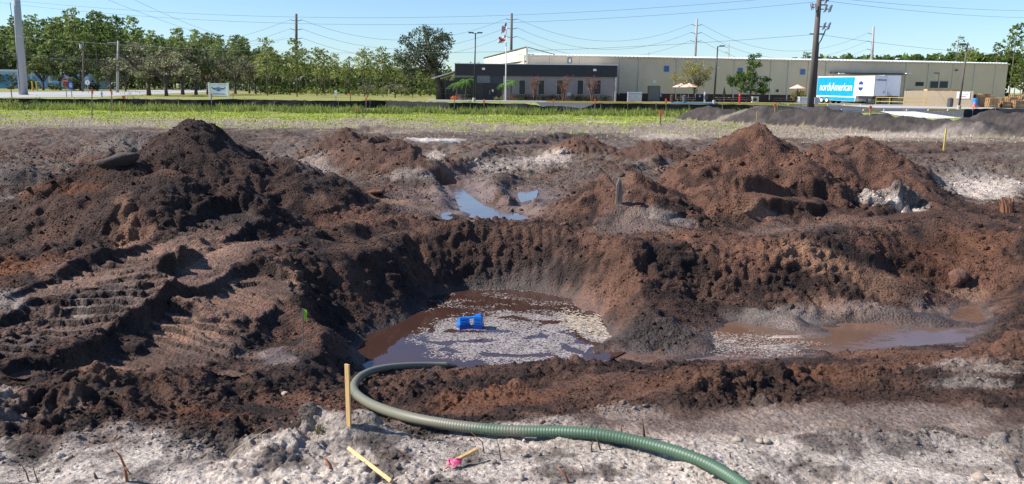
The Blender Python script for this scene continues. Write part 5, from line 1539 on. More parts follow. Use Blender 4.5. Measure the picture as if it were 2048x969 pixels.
# chain link fence along the left: posts and rails seen small
t = thing('chain_link_fence', 'grey chain link fence on the far side of the road under the oaks', 'fence', (G(100, 179).x, 200, 0))
x0_ = at_depth(40, 180, 205).x - t.location.x; x1_ = at_depth(240, 180, 205).x - t.location.x
k = x0_
while k <= x1_: MB().tube([(k, 5, 0), (k, 5, 2.1)], .04, 4).build('post', M_steel, t); k += 3
MB().tube([(x0_, 5, 2.1), (x1_, 5, 2.1)], .03, 4).build('top_rail', M_steel, t)
wm = MB(); k = x0_
while k < x1_: wm.tube([(k, 5.02, .05), (k + 1.0, 5.02, 2.05)], .008, 3, cap=False).tube([(k + 1.0, 5.03, .05), (k, 5.03, 2.05)], .008, 3, cap=False); k += .25
wm.build('mesh_wires', M_steel, t)['kind'] = 'stuff'

# ------------------------------------------------------------------ silt fence: sagging fabric on stakes
def silt(pts, label, seed, dd=.67):
    """pts (px, py of top edge, depth)"""
    rs = random.Random(seed)
    W3 = []
    for i in range(len(pts) - 1):
        a = at_depth(*pts[i]); b = at_depth(*pts[i + 1]); n = max(2, int((b - a).length / .45))
        for k in range(n): W3.append(a.lerp(b, k / n))
    W3.append(at_depth(*pts[-1]))
    t = thing('silt_fence', label, 'silt fence', (W3[0].x, W3[0].y, 0))
    o = t.location
    nv = len(W3); V = []
    for j in range(5):
        for i, p in enumerate(W3):
            f_ = j / 4; z = p.z * (1 - f_)
            V.append((p.x - o.x, p.y - o.y + .07 * math.sin(i * 1.7 + j) * (1 - abs(2 * f_ - 1)) + rs.uniform(-.03, .03), z + (rs.uniform(-.03, .03) if j < 4 else 0)))
    F = [(j * nv + i, j * nv + i + 1, (j + 1) * nv + i + 1, (j + 1) * nv + i) for j in range(4) for i in range(nv - 1)]
    MB().add(V, F).build('fabric', M_fab, t, smooth=True)
    me = None
    for i in range(2, nv, 6):
        p = W3[i]
        if me is None: me = MB().box(-.025, -.05, 0, .025, -.01, 1).mesh('stake', M_woodg)
        s_ = bpy.data.objects.new('stake', me); link(s_, t); s_.location = (p.x - o.x, p.y - o.y - .06, 0); s_.scale = (1, 1, max(.3, p.z + .08))
silt([(-260, 196, 66), (-60, 196.5, 67), (60, 197.5, 68), (150, 198.5, 69), (250, 198, 71), (400, 200, 71), (480, 198.5, 73), (620, 201.5, 72), (700, 202.5, 72), (770, 201, 74)], 'black silt fence running along the left field edge', 1)
silt([(770, 201, 74), (900, 206, 66), (1000, 207, 68), (1050, 207.5, 67), (1085, 213, 67), (1125, 212, 67), (1160, 218, 66), (1180, 212, 67), (1192, 207, 70), (1290, 207.5, 72), (1400, 209, 72), (1500, 209.5, 72), (1580, 213, 68), (1602, 217, 66)], 'black silt fence sagging in front of the office and car park', 2)
silt([(1929, 218.5, 60), (1990, 217, 62), (2080, 218, 60), (2200, 219, 60)], 'short black silt fence at the right edge below the pallets', 3)

# survey stakes in the field
def stake(px, pyt, pyb, label, cap=None, wdt=.05, m_=None, lean=0.0):
    p = hit(px, pyb)
    if p is None: return
    top = at_depth(px + lean, pyt, p.y)
    t = thing('survey_stake', label, 'stake', (p.x, p.y, p.z - .03))
    h = top.z - p.z + .03; lx_ = top.x - p.x
    s_ = max(wdt, .0)
    M3 = Matrix.Identity(3)
    mb = MB(); mb.add([(-s_ / 2, -.015, 0), (s_ / 2, -.015, 0), (s_ / 2, .015, 0), (-s_ / 2, .015, 0), (lx_ - s_ / 2, -.015, h), (lx_ + s_ / 2, -.015, h), (lx_ + s_ / 2, .015, h), (lx_ - s_ / 2, .015, h)],
                      [(0, 3, 2, 1), (4, 5, 6, 7), (0, 1, 5, 4), (1, 2, 6, 5), (2, 3, 7, 6), (3, 0, 4, 7)])
    mb.build('shaft', m_ or M_woodg, t)
    if cap:
        ch = min(.22, h * .22)
        f_ = MB().box(lx_ - s_ * .9, -.03, h - ch, lx_ + s_ * .9, .03, h + .02)
        f_.add([(lx_ + s_ * .9, 0, h - ch * .1), (lx_ + s_ * 1.5, -.04, h - ch * .6), (lx_ + s_ * 1.3, -.02, h - ch * 1.3), (lx_ + s_ * .8, 0, h - ch)], [(0, 1, 2, 3)])
        f_.build('flagging', cap, t)
stake(184, 180, 238, 'orange topped stake in front of the fence right of the oval sign', M_orange)
stake(223, 183, 228, 'thin orange topped stake further right of the oval sign', M_orange)
stake(247, 192, 213, 'short bright orange marker post against the left silt fence', M_orange, .14, M_orange)
stake(423, 188, 229, 'orange topped stake just in front of the white banner sign', M_orange)
stake(466, 187, 212, 'orange topped stake right of the white banner sign', M_orange)
stake(701, 188, 204, 'small orange topped stake right of the white notice', M_orange, .1)
stake(732, 195, 231, 'orange topped stake in the weeds left of the big oak', M_orange)
stake(713, 219, 237, 'short pink topped stake low in the grass left of centre', M_orange)
stake(726, 215, 237, 'plain thin stake low in the grass left of centre', None, .04)
stake(909, 193, 229, 'orange topped stake below the left corner of the office', M_orange)
stake(968, 199, 234, 'orange topped stake below the office door', M_orange)
stake(1107, 199, 223, 'orange topped stake where the silt fence sags', M_orange)
stake(1190, 199, 238, 'orange topped stake right of the fence sag', M_orange)
stake(1332, 198, 237, 'orange topped stake below the parasols, the taller one', M_orange)
stake(1321, 222, 252, 'pink topped stake nearer than the taller stake below the parasols', M_orange, .07)
stake(1253, 220, 245, 'thin pale green stake in the grass below the utility cabinet', None, .04, M_limefl)
stake(1514, 224, 243, 'pale yellow stake standing behind the tall reddish mound', None, .09, M_wood, 1)
stake(1550, 209, 226, 'orange flagged stake on the grey spoil heap below the long table', M_orange, .07, M_wood)
stake(1741, 213, 231, 'orange stake on the grey spoil heap below the yellow railing', M_orange, .07, M_wood)
stake(1887, 257, 303, 'yellow topped pale stake in the open ground at right', None, .05, mat('yellow_stake', (.75, .58, .12), .6), 6)
# ================================================================== TREES AND PLANTS
def leafcloud(cl, nper, size, rs, flat=.7, tri=False):
    """cl: list of (centre, radius); returns quads as numpy arrays"""
    Vs = []
    for c, r_ in cl:
        n = max(3, int(nper * (r_ ** 2)))
        d = rs.normal(size=(n, 3)); d /= np.linalg.norm(d, axis=1)[:, None]
        rad = r_ * rs.random((n, 1)) ** .45
        p = np.array(c) + d * rad * np.array([1, 1, flat])
        a = rs.normal(size=(n, 3)); a /= np.linalg.norm(a, axis=1)[:, None]
        b = np.cross(a, rs.normal(size=(n, 3))); b /= np.linalg.norm(b, axis=1)[:, None]
        s_ = size * rs.uniform(.6, 1.3, (n, 1))
        Vs.append(np.stack([p - a * s_, p + b * s_ * .55, p + a * s_, p - b * s_ * .55], 1))
    V = np.concatenate(Vs).reshape(-1, 3)
    F = np.arange(len(V)).reshape(-1, 4)
    return V, F

def mk_tree(name, trunk, limbs, clumps, nper, size, leafm, barkm, rs, flat=.7, stub=True):
    """hidden prototype built at the origin, returned as (bark mesh, leaf mesh)"""
    mb = MB()
    mb.tube(*trunk, 7)
    for l in limbs: mb.tube(l[0], l[1], 5, cap=False)
    bm_ = mb.mesh('trunk', barkm, smooth=True)
    V, F = leafcloud(clumps, nper, size, rs, flat)
    me = bpy.data.meshes.new('crown'); me.from_pydata(V.tolist(), [], F.tolist()); me.materials.append(leafm)
    return bm_, me

def oak_proto(seed, h=10, w_=8, base=2.6, leafm=None, nper=26, size=.30, holes=.3, lean=0):
    rs = np.random.default_rng(seed)
    th = base
    tp = [(0, 0, 0), (lean * .3, .05, th * .5), (lean, 0, th)]
    limbs = []; cl = []
    n = 10
    for k in range(n):
        a = k * 2.4 + rs.random(); rr = w_ * .5 * (.55 + .45 * rs.random()); top = h * (.62 + .3 * rs.random()) * (1.1 - .25 * rr / (w_ * .5))
        e = np.array([lean + rr * math.cos(a), rr * math.sin(a), top])
        m1 = np.array([lean, 0, th]) * .6 + e * .4 + rs.normal(size=3) * .25; m1[2] = th + (top - th) * .55
        limbs.append(([tp[-1], tuple(m1), tuple(e)], [.24, .13, .04]))
        for j in range(3):
            e2 = e + rs.normal(size=3) * np.array([w_ * .12, w_ * .12, .6]); limbs.append(([tuple(m1), tuple(e2)], [.08, .02]))
    # clumps over a dome
    for k in range(int(60)):
        a = rs.random() * 6.283; rr = w_ * .5 * math.sqrt(rs.random())
        f_ = math.sqrt(max(0, 1 - (rr / (w_ * .52)) ** 2))
        z = base + .3 + (h - base - .6) * (f_ * (.35 + .65 * rs.random()) + .03)
        if rs.random() < holes: continue
        cl.append(((lean + rr * math.cos(a), rr * math.sin(a), z), .55 + .75 * rs.random()))
    return mk_tree('oak', (tp, [.34, .26, .25]), limbs, cl, nper, size, leafm, M_bark, rs, .65)

def pine_proto(seed, h=20, crown=.45, w_=6, leafm=None, nper=26, size=.42, n=26, r0=.22):
    rs = np.random.default_rng(seed)
    tp = [(0, 0, 0), (rs.normal() * .15, 0, h * .5), (rs.normal() * .25, 0, h * .97)]
    limbs = []; cl = []
    for k in range(n):
        f_ = (k + rs.random()) / n
        z = h * (1 - crown) + h * crown * f_ * .98
        rr = w_ * .5 * (.35 + .65 * math.sin(math.pi * min(1, .22 + f_ * .75))) * (.5 + .6 * rs.random())
        a = k * 2.4 + rs.random() * 1.5
        x0 = tp[1][0] + (tp[2][0] - tp[1][0]) * max(0, (z / h - .5) * 2)
        e = (x0 + rr * math.cos(a), rr * math.sin(a), z + rr * .25)
        limbs.append(([(x0, 0, z - .2), ((x0 + e[0]) / 2, e[1] / 2, z + .05), e], [.07, .045, .015]))
        cl.append((e, .55 + .6 * rs.random()))
        if rr > w_ * .28: cl.append((((x0 + e[0]) / 2 + rs.normal() * .3, e[1] / 2, z + .35), .45 + .4 * rs.random()))
    cl.append(((tp[2][0], 0, h), .7))
    return mk_tree('pine', (tp, [r0, r0 * .75, .04]), limbs, cl, nper, size, leafm, M_barkp, rs, .6)

def place_tree(proto, x, y, s, rz, label, group, name, cat='tree', sz=None, z=0):
    t = thing(name, label, cat, (x, y, z), rz, group)
    for nm, me in zip(('trunk', 'crown'), proto):
        o = bpy.data.objects.new(nm, me); link(o, t)
    t.scale = (s, s, sz or s)
    return t

rs0 = random.Random(3)
OAKD = [oak_proto(100 + k, 10, 9.5, 2.3, M_L_oak, 44, .30, .1) for k in range(2)]
OAKG = [oak_proto(110 + k, 10, 10, 2.5, M_L_oakg, 42, .24, .22) for k in range(3)]
PINE = [pine_proto(120 + k, 20, .42, 6.2, M_L_pine, 22, .40, 26) for k in range(4)]
PINEY = [pine_proto(130 + k, 14, .6, 4.2, M_L_yel, 20, .32, 24, .14) for k in range(4)]
PINEB = [pine_proto(140 + k, 18, .38, 6, M_L_pine, 12, .36, 16, .17) for k in range(2)]

# street oaks left, near row and far row: (trunk px, crown top px, depth, proto, width factor, label)
oaks = [(88, 112, 205, OAKD[0], 1.05, 'dark green oak nearest the thick steel pole'), (122, 108, 212, OAKD[1], 1.1, 'dark green oak behind the stop sign'),
        (162, 112, 205, OAKD[0], 1.1, 'dark green oak over the round white sign'), (222, 118, 195, OAKD[1], .9, 'dark oak just left of the dusty grey oaks'),
        (252, 116, 200, OAKD[0], .9, 'small dark oak behind the dusty grey oaks'),
        (298, 84, 136, OAKG[0], 1.35, 'widest dusty grey oak, leftmost of the near row'), (333, 96, 132, OAKG[1], 1.2, 'dusty grey oak with the thickest trunk in the near row'),
        (366, 80, 150, OAKD[1], 1.05, 'taller dark oak rising behind the dusty near row'), (392, 96, 152, OAKG[2], 1.15, 'dusty oak with slim trunk left of the banner sign'),
        (416, 98, 158, OAKG[0], 1.1, 'dusty oak directly behind the banner sign'), (471, 106, 172, OAKG[1], 1.05, 'thin leaved grey oak right of the banner sign'),
        (499, 112, 182, OAKG[2], .8, 'small grey oak second right of the banner sign'), (512, 116, 176, OAKG[1], .8, 'bushy low oak before the leftmost transmission pole'),
        (545, 124, 200, OAKD[1], .7, 'low green oak left of the young pines')]
for k, (px, pyt, d, pr_, wf, lb) in enumerate(oaks):
    c = at_depth(px, 190, d); zt_ = at_depth(px, pyt, d).z
    s = zt_ / 9.6
    place_tree(pr_, c.x, d, s * wf, k * 1.3, lb, 'oaks lining the left road', 'oak_tree', sz=s)

ZN = [(-60, 'left of the photo edge'), (30, 'left of the thick steel pole'), (70, 'just right of the thick steel pole'), (105, 'above the first dark street oak'), (140, 'above the stop sign'), (180, 'above the round white sign'), (215, 'between round sign and pale concrete pole'), (250, 'behind the pale concrete pole'),
      (290, 'above the leftmost dusty oak'), (330, 'above the widest dusty oaks'), (370, 'above the tall dark street oak'), (410, 'left of the banner sign'), (445, 'above the banner sign'), (485, 'right of the banner sign'), (520, 'near its thinning right end'), (999, 'at its right end by the young pines')]
def pzone(px): return [n_ for v_, n_ in ZN if px < v_][0]
# forest of pines behind the left road
prof = [(-200, 60), (-60, 50), (20, 50), (55, 22), (80, 60), (110, 40), (150, 26), (180, 40), (205, 28), (235, 42), (270, 40), (300, 60), (330, 62), (360, 68), (390, 62), (430, 70), (470, 68), (500, 76), (525, 84), (560, 96)]
def profy(px):
    for a, b in zip(prof, prof[1:]):
        if a[0] <= px <= b[0]: return a[1] + (b[1] - a[1]) * (px - a[0]) / (b[0] - a[0])
    return 90
k = 0
for row, (d, off_, step) in enumerate(((262, 0, 17), (285, 9, 15), (315, 14, 14), (350, 22, 13))):
    px = -190 + row * 5
    while px < 545 - (0 if row else 60):
        c = at_depth(px, 190, d)
        pyt = profy(px) + off_ * (.3 if row > 1 else 1) + rs0.uniform(-12, 30) + (16 if row == 0 else 0)
        zt_ = at_depth(px, pyt, d).z
        s = zt_ / 20
        pr_ = PINE[k % 4] if rs0.random() > .25 else PINEB[k % 2]
        place_tree(pr_, c.x, d + rs0.uniform(-8, 8), s * rs0.uniform(.85, 1.15), rs0.random() * 6, 'tall pine, %s row of left wood, %s' % (['front', 'second', 'third', 'back'][row], pzone(px)), 'pines of the left wood', 'pine_tree', sz=s)
        px += step * rs0.uniform(.7, 1.3); k += 1
for px, pyt, lb in ((53, 20, 'tallest sparse pine standing clear right of the thick steel pole'), (116, 22, 'round headed pine rising over the dark street oaks'), (158, 21, 'tall pine with broad crown left of the pale concrete pole'),
                    (198, 25, 'tallest broad pine over the far left oaks'), (240, 34, 'pine rising just over the pale concrete pole'), (276, 36, 'feathery pine above the dusty oaks')):
    c = at_depth(px, 190, 255); zt_ = at_depth(px, pyt, 255).z; s = zt_ / 20
    place_tree(PINEB[0] if px < 130 else PINE[px % 4], c.x, 255, s * .95, px, lb, None, 'pine_tree', sz=s)
# understorey: one mass nobody could count
def thicket(x0, x1, y0, y1, h0, h1, n, leafm, label, name='undergrowth', size=.8, nper=6, rmax=2.6):
    rs = np.random.default_rng(abs(int(x0 * 7 + y0)) + 3)
    cl = []
    for _ in range(n):
        x = rs.uniform(x0, x1); y = rs.uniform(y0, y1); cl.append(((x, y, rs.uniform(h0, h1)), rs.uniform(min(1.2, rmax * .6), rmax)))
    V, F = leafcloud(cl, nper, size, rs, .8)
    V[:, 2] = np.maximum(V[:, 2], .02)
    o = mesh_np(name, V, F, leafm); return tag(o, label, 'undergrowth', kind='stuff')
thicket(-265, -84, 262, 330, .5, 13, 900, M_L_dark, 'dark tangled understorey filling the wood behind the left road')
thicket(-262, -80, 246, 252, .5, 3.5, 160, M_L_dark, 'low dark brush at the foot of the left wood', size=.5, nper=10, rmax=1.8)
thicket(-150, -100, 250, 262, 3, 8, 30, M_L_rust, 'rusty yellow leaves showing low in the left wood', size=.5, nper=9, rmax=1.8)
# young pines, middle left
yp = [(535, 78, 150, 0), (548, 96, 165, 1), (580, 104, 158, 2), (594, 82, 140, 3), (600, 100, 175, 0), (612, 98, 180, 1), (634, 96, 155, 2), (642, 104, 170, 3), (650, 100, 165, 0), (662, 112, 190, 1), (672, 108, 160, 2),
      (700, 116, 170, 3), (718, 106, 160, 0), (729, 98, 152, 1), (744, 104, 170, 2), (755, 112, 165, 3), (766, 96, 148, 0), (774, 108, 160, 1), (790, 112, 172, 2), (803, 120, 165, 3), (813, 124, 175, 1), (842, 134, 160, 0), (862, 138, 168, 2), (690, 126, 185, 1), (625, 118, 188, 3), (565, 112, 186, 0), (522, 110, 170, 3)]
lbl_y = {535: 'bright yellow green pine standing left of the leftmost transmission pole', 594: 'yellow green pine growing at the leftmost transmission pole', 729: 'yellow green young pine with the highest top left of the big live oak', 766: 'slim young pine nearest the big live oak with full crown'}
ORD = 'first second third fourth fifth sixth seventh eighth ninth tenth eleventh twelfth thirteenth fourteenth fifteenth sixteenth seventeenth eighteenth nineteenth twentieth twenty-first twenty-second twenty-third twenty-fourth twenty-fifth twenty-sixth twenty-seventh twenty-eighth'.split()
for k, (px, pyt, d, v) in enumerate(yp):
    c = at_depth(px, 190, d); zt_ = at_depth(px, pyt, d).z; s = zt_ / 14
    if px in lbl_y: place_tree(PINEY[v], c.x, d, s * 1.1, k, lbl_y[px], None, 'pine_tree', sz=s)
    else: place_tree(PINEY[v], c.x, d, s * 1.05, k * 2.2, 'slender young pine, %s rightwards of those between left wood and big oak' % ORD[sorted(q[0] for q in yp).index(px)], 'young pines left of the office', 'pine_tree', sz=s)
thicket(-66, -8, 196, 225, .4, 3.8, 260, M_L_dark, 'dark shrubs behind the young pines', size=.6, nper=8, rmax=2.2)
thicket(-52, -12, 168, 176, .2, 1.2, 110, M_L_weed, 'low pale brush under the young pines', size=.3, nper=14, rmax=1.1)
for px, pyt, pyb, w_, nm in ((735, 164, 190, .85, 'grey bare-ish round shrub under the young pines'), (790, 162, 190, 1.0, 'broad grey round shrub left of the big live oak'), (825, 174, 190, .6, 'small dark green shrub by the foot of the big live oak')):
    c = at_depth(px, 186, 140); s = at_depth(px, pyt, 140).z / 9.6
    place_tree(OAKG[1] if px != 825 else OAKD[0], c.x, 140, s * w_ * 1.3, px, nm, None, 'shrub', 'shrub', sz=s)
# distant low wood on the horizon
def horizon_wood(px0, px1, d, pyt0, pyt1, label, n, m_):
    rs = np.random.default_rng(int(px0 + 400)); cl = []
    for _ in range(n):
        px = rs.uniform(px0, px1); f_ = (px - px0) / (px1 - px0)
        top = at_depth(px, pyt0 + (pyt1 - pyt0) * f_ + 3 * math.sin(px * .11) + rs.uniform(0, 2), d)
        z = top.z * rs.random() ** .5
        cl.append(((top.x, d + rs.uniform(-10, 10), max(.5, z)), rs.uniform(2.5, 4.5)))
    V, F = leafcloud(cl, 2.2, 1.6, rs, .8); V[:, 2] = np.maximum(V[:, 2], .02)
    tag(mesh_np('distant_wood', V, F, m_), label, 'wood', kind='stuff')
horizon_wood(520, 960, 420, 138, 150, 'distant low dark wood on the horizon behind the young pines', 420, M_L_oak)
horizon_wood(1600, 2150, 360, 124, 112, 'distant wood showing over the right end of the warehouse', 420, M_L_pine)
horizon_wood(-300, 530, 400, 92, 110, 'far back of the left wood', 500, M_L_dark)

# the big leaning live oak
def big_oak():
    d = 124; c = at_depth(880, 196, d)
    rs = np.random.default_rng(77)
    P = lambda px, py, dy=0: np.array(at_depth(px, py, d + dy)) - np.array([c.x, d, 0])
    t = thing('oak_tree', 'big live oak with leaning trunk left of the office', 'tree', (c.x, d, 0))
    mb = MB(); mb.tube([P(880, 200), P(880, 180), P(876, 160), P(871, 140), P(868, 125)], [.62, .46, .42, .36, .28], 9)
    cl = []
    blobs = [(858, 78, 34), (835, 88, 34), (870, 95, 32), (815, 110, 28), (845, 115, 36), (875, 118, 24), (805, 128, 20), (835, 138, 30), (868, 138, 20), (885, 85, 22), (890, 105, 14), (850, 64, 16), (880, 72, 16), (812, 84, 16), (822, 148, 14), (800, 112, 12), (896, 78, 9)]
    for bx, by, br in blobs:
        n = int(br * br / 34) + 2
        for _ in range(n):
            a = rs.random() * 6.28; q = br * math.sqrt(rs.random()) * .95
            dy = rs.normal() * br * .055
            p = P(bx + q * math.cos(a), by + q * math.sin(a) * .8, dy)
            cl.append((tuple(p), rs.uniform(.35, .8)))
    for k in range(34):
        q = cl[rs.integers(len(cl))][0]; s_ = P(872, 145) if k % 2 else P(869, 128)
        m1 = (np.array(s_) + np.array(q)) / 2 + rs.normal(size=3) * .3
        mb.tube([tuple(s_), tuple(m1), q], [.16, .09, .02], 5, cap=False)
    mb.build('trunk', M_bark, t, smooth=True)
    V, F = leafcloud(cl, 75, .155, rs, .85)
    mesh_np('crown', V, F, M_L_big, t)
big_oak()

# trees by the warehouse wall
def leafy(px, pyb, d, blobs, label, leafm, leafm2=None, twig=20, nper=60, size=.14, dens=13.):
    c = at_depth(px, pyb, d); rs = np.random.default_rng(px)
    P = lambda x, y, dy=0: np.array(at_depth(x, y, d + dy)) - np.array([c.x, d, 0])
    t = thing('tree', label, 'tree', (c.x, d, 0)); cl = []
    for bx, by, br in blobs:
        for _ in range(int(br * br / dens) + 2):
            a = rs.random() * 6.28; q = br * math.sqrt(rs.random())
            cl.append((tuple(P(bx + q * math.cos(a), by + q * math.sin(a), rs.normal() * br * .06)), rs.uniform(.2, .5)))
    mb = MB(); top = P(px + (bx - px) * 0, min(pyb - 22, pyb - 5)); mb.tube([P(px, 203), P(px - 1, pyb - 12), tuple(top)], [.16, .12, .1], 7)
    for k in range(twig):
        q = cl[rs.integers(len(cl))][0]; m1 = (np.array(top) * .5 + np.array(q) * .5) + rs.normal(size=3) * .25
        mb.tube([tuple(top), tuple(m1), q], [.08, .045, .012], 4, cap=False)
    mb.build('trunk', M_bark, t, smooth=True)
    V, F = leafcloud(cl, nper, size, rs, .9); mesh_np('crown', V, F, leafm, t)
leafy(1389, 200, 118, [(1378, 136, 16), (1400, 142, 20), (1375, 155, 16), (1410, 150, 14), (1395, 165, 12), (1350, 157, 8), (1420, 138, 8), (1392, 176, 8)], 'thin yellowing tree rising beside the two parasols', M_L_tree1, nper=200, size=.10, dens=12)
leafy(1502, 203, 118, [(1510, 122, 14), (1505, 138, 10), (1475, 155, 16), (1490, 165, 20), (1515, 168, 18), (1520, 180, 9), (1462, 165, 10), (1535, 160, 5), (1500, 152, 12), (1530, 180, 6)], 'lopsided bright green tree over the cream air conditioner', M_L_tree2, nper=330, size=.12)
leafy(1593, 203, 121, [(1590, 192, 7), (1600, 190, 8), (1607, 194, 5)], 'low yellow green bush under the lone parasol', M_L_tree1, twig=10, nper=300, size=.10, dens=8)

# crape myrtles: vase of stems, sparse rusty leaves
def crape(px, d, wpx, pyt, label):
    c = at_depth(px, 200, d); rs = np.random.default_rng(px + 1)
    t = thing('crape_myrtle', label, 'shrub', (c.x, d, .06), 0, 'crape myrtles in front of the office')
    zt_ = at_depth(px, pyt, d).z; W_ = wpx / FPX * d
    mb = MB(); cl = []
    for k in range(13):
        a = rs.random() * 6.28; rr = W_ * .5 * (.35 + .65 * rs.random()); e = np.array([rr * math.cos(a), rr * math.sin(a) * .8, zt_ * rs.uniform(.72, 1)])
        m1 = np.array([e[0] * .35, e[1] * .35, zt_ * .45])
        mb.tube([(0.1 * math.cos(a), .1 * math.sin(a), 0), tuple(m1), tuple(e)], [.055, .04, .012], 4)
        for j in range(5):
            q = m1 + (e - m1) * rs.uniform(.2, 1) + rs.normal(size=3) * .28; mb.tube([tuple(m1 + (e - m1) * .3), tuple(q)], [.02, .006], 3, cap=False); cl.append((tuple(q), .3))
    mb.build('stems', M_root, t)
    V, F = leafcloud(cl, 75, .07, rs, 1); mesh_np('crown', V, F, M_L_crape, t)
crape(1069, 119, 30, 151, 'rusty crape myrtle between the first two office windows')
crape(1126, 119, 28, 153, 'rusty crape myrtle in front of the middle office window')
crape(1184, 119, 30, 157, 'rusty crape myrtle nearest the right end of the office')

# palms
def palm(px, d, pyt, label, n=14, L=1.5):
    c = at_depth(px, 200, d); zt_ = at_depth(px, pyt, d).z - .5; rs = np.random.default_rng(px + 2)
    t = thing('palm', label, 'palm', (c.x, d, .06))
    MB().tube([(0, 0, 0), (.15, 0, zt_ * .5), (.3, 0, zt_)], [.13, .09, .07], 7).build('trunk', M_bark, t)
    for k in range(n):
        a = k * 2.4; mb = MB(); up = rs.uniform(.1, .8); l_ = L * rs.uniform(.8, 1.1)
        pts = [Vector((.3 + math.cos(a) * l_ * s_, math.sin(a) * l_ * s_, zt_ + up * s_ * 1.3 - 1.25 * s_ * s_)) for s_ in (0, .25, .5, .75, 1)]
        sd = Vector((-math.sin(a), math.cos(a), 0))
        for i in range(4):
            for s2 in (-1, 1):
                for h_ in (0, .5):
                    p = pts[i].lerp(pts[i + 1], h_); q = p + sd * s2 * .34 * math.sin(math.pi * (i + h_ + .6) / 5) + (pts[i + 1] - pts[i]) * .7 - Vector((0, 0, .12))
                    dr = (pts[i + 1] - pts[i]).normalized() * .07
                    mb.add([p - dr, p + dr, q], [(0, 1, 2)])
        mb.tube(pts, [.02, .018, .014, .01, .005], 3, cap=False)
        mb.build('frond', M_L_palm, t)
palm(912, 118.9, 160, 'dark palm nearest the porch of the office', L=1.7); palm(930, 118.6, 154, 'palm just left of the slim black lamp post', L=1.5)
palm(1004, 118.5, 163, 'small palm left of the flagpole', L=1.2); palm(1020, 118.2, 157, 'bright palm right of the flagpole', L=1.3)

# clipped hedge bushes and flower clumps
def bush(px, d, w_, h, label, leafm, name='hedge_bush', cat='bush', group=None, size=.07, nper=240):
    c = at_depth(px, 200, d); rs = np.random.default_rng(px + 9)
    t = thing(name, label, cat, (c.x, d, .05), 0, group)
    cl = [((rs.uniform(-w_ * .4, w_ * .4), rs.uniform(-.3, .3), h * .5 + rs.uniform(-.1, .1)), h * .48) for _ in range(int(5 + w_ * 4))]
    V, F = leafcloud(cl, nper, size, rs, .95); V[:, 2] = np.maximum(V[:, 2], 0)
    mesh_np('foliage', V, F, leafm, t)
    MB().tube([(0, 0, 0), (0, 0, h * .6)], .05, 5).build('stem', M_bark, t)
for px, w_, lb in ((1040, 2.2, 'below the first office window'), (1060, 1.6, 'left of the first crape myrtle'), (1086, 2.6, 'below the second office window'), (1113, 2.2, 'below the third office window'), (1152, 3.0, 'below the fourth office window'), (1176, 1.6, 'left of the last crape myrtle'), (1206, 3.2, 'at the right end of the office front'), (940, 2.6, 'under the left palms by the office')):
    bush(px, 120.2, w_, 1.05, 'dark clipped hedge bush %s' % lb, M_L_hedge, group='clipped hedge bushes along the office')
for px, w_, lf, lb in ((906, .9, M_L_orange, 'orange flower clump at the office porch'), (914, .9, M_L_orange, 'orange flower clump below the left palm'), (1027, 1.0, M_L_orange, 'orange flower clump right of the flagpole'), (998, 1.6, M_L_weed, 'olive yellow shrub left of the flagpole'), (1041, 1.1, M_L_weed, 'light green shrub right of the flagpole')):
    bush(px, 118.3, w_, .65, lb, lf, 'flower_clump', 'plant', size=.06)
for px, w_, h, lb in ((62, 3, 2.8, 'dark bush beside the thick steel pole'), (110, 2.2, 1.6, 'round dark bush under the left oaks'), (145, 2.5, 3.2, 'dark bush between the left oaks'), (188, 2.4, 2.0, 'dark shrub right of the round white sign')):
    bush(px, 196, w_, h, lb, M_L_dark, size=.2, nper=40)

# right hand trees
rt = [(1936, 100, 190, PINE[1], 1.0, 'green pine rising left of the tallest right pine'), (2018, 51, 165, PINE[2], .9, 'tallest pine at the right with bushy head'), (1905, 74, 200, PINEB[1], .9, 'thin sparse pine with bare lower stem over the warehouse end'),
      (1924, 88, 204, PINEB[0], .7, 'smaller sparse pine right of the thin one'), (1985, 88, 195, PINE[0], 1.1, 'green pine close left of the tallest right pine'), (2044, 104, 180, PINE[3], 1.1, 'pine at the right edge of the photo'), (1870, 108, 210, PINEY[0], 1.3, 'yellow green tree top over the warehouse right end'),
      (1607, 106, 230, PINE[1], .8, 'single dark pine top over the warehouse roof left of the tall pole'), (2075, 110, 175, PINE[0], 1.1, 'pine just beyond the right edge'), (2028, 128, 160, PINEY[1], 1.2, 'low yellow green tree behind the warehouse corner'), (2040, 140, 158, PINEY[2], 1.2, 'yellowing tree behind the pallets at the right edge')]
for px, pyt, d, pr_, wf, lb in rt:
    c = at_depth(px, 190, d); zt_ = at_depth(px, pyt, d).z; s = zt_ / (20 if pr_ in PINE else 18 if pr_ in PINEB else 14)
    place_tree(pr_, c.x, d, s * wf, px, lb, None, 'pine_tree', sz=s)
c0 = at_depth(1960, 190, 185).x
thicket(c0 + 10, c0 + 60, 175, 190, .5, 6, 160, M_L_yel, 'yellow green thicket behind the warehouse right corner', size=.4, nper=12, rmax=2)
for k, (px, pyt) in enumerate(((925, 128), (945, 124), (965, 126), (978, 122))):
    c = at_depth(px, 190, 200); s = at_depth(px, pyt, 200).z / 9.6
    place_tree(OAKG[k % 3], c.x, 200, s * .75, k, ['thin grey tree top left above the office fascia', 'wispy tree top second from the left above the office', 'wispy tree top third from the left above the office', 'greener tree top just left of the cream parapet'][k], None, 'tree', sz=s)

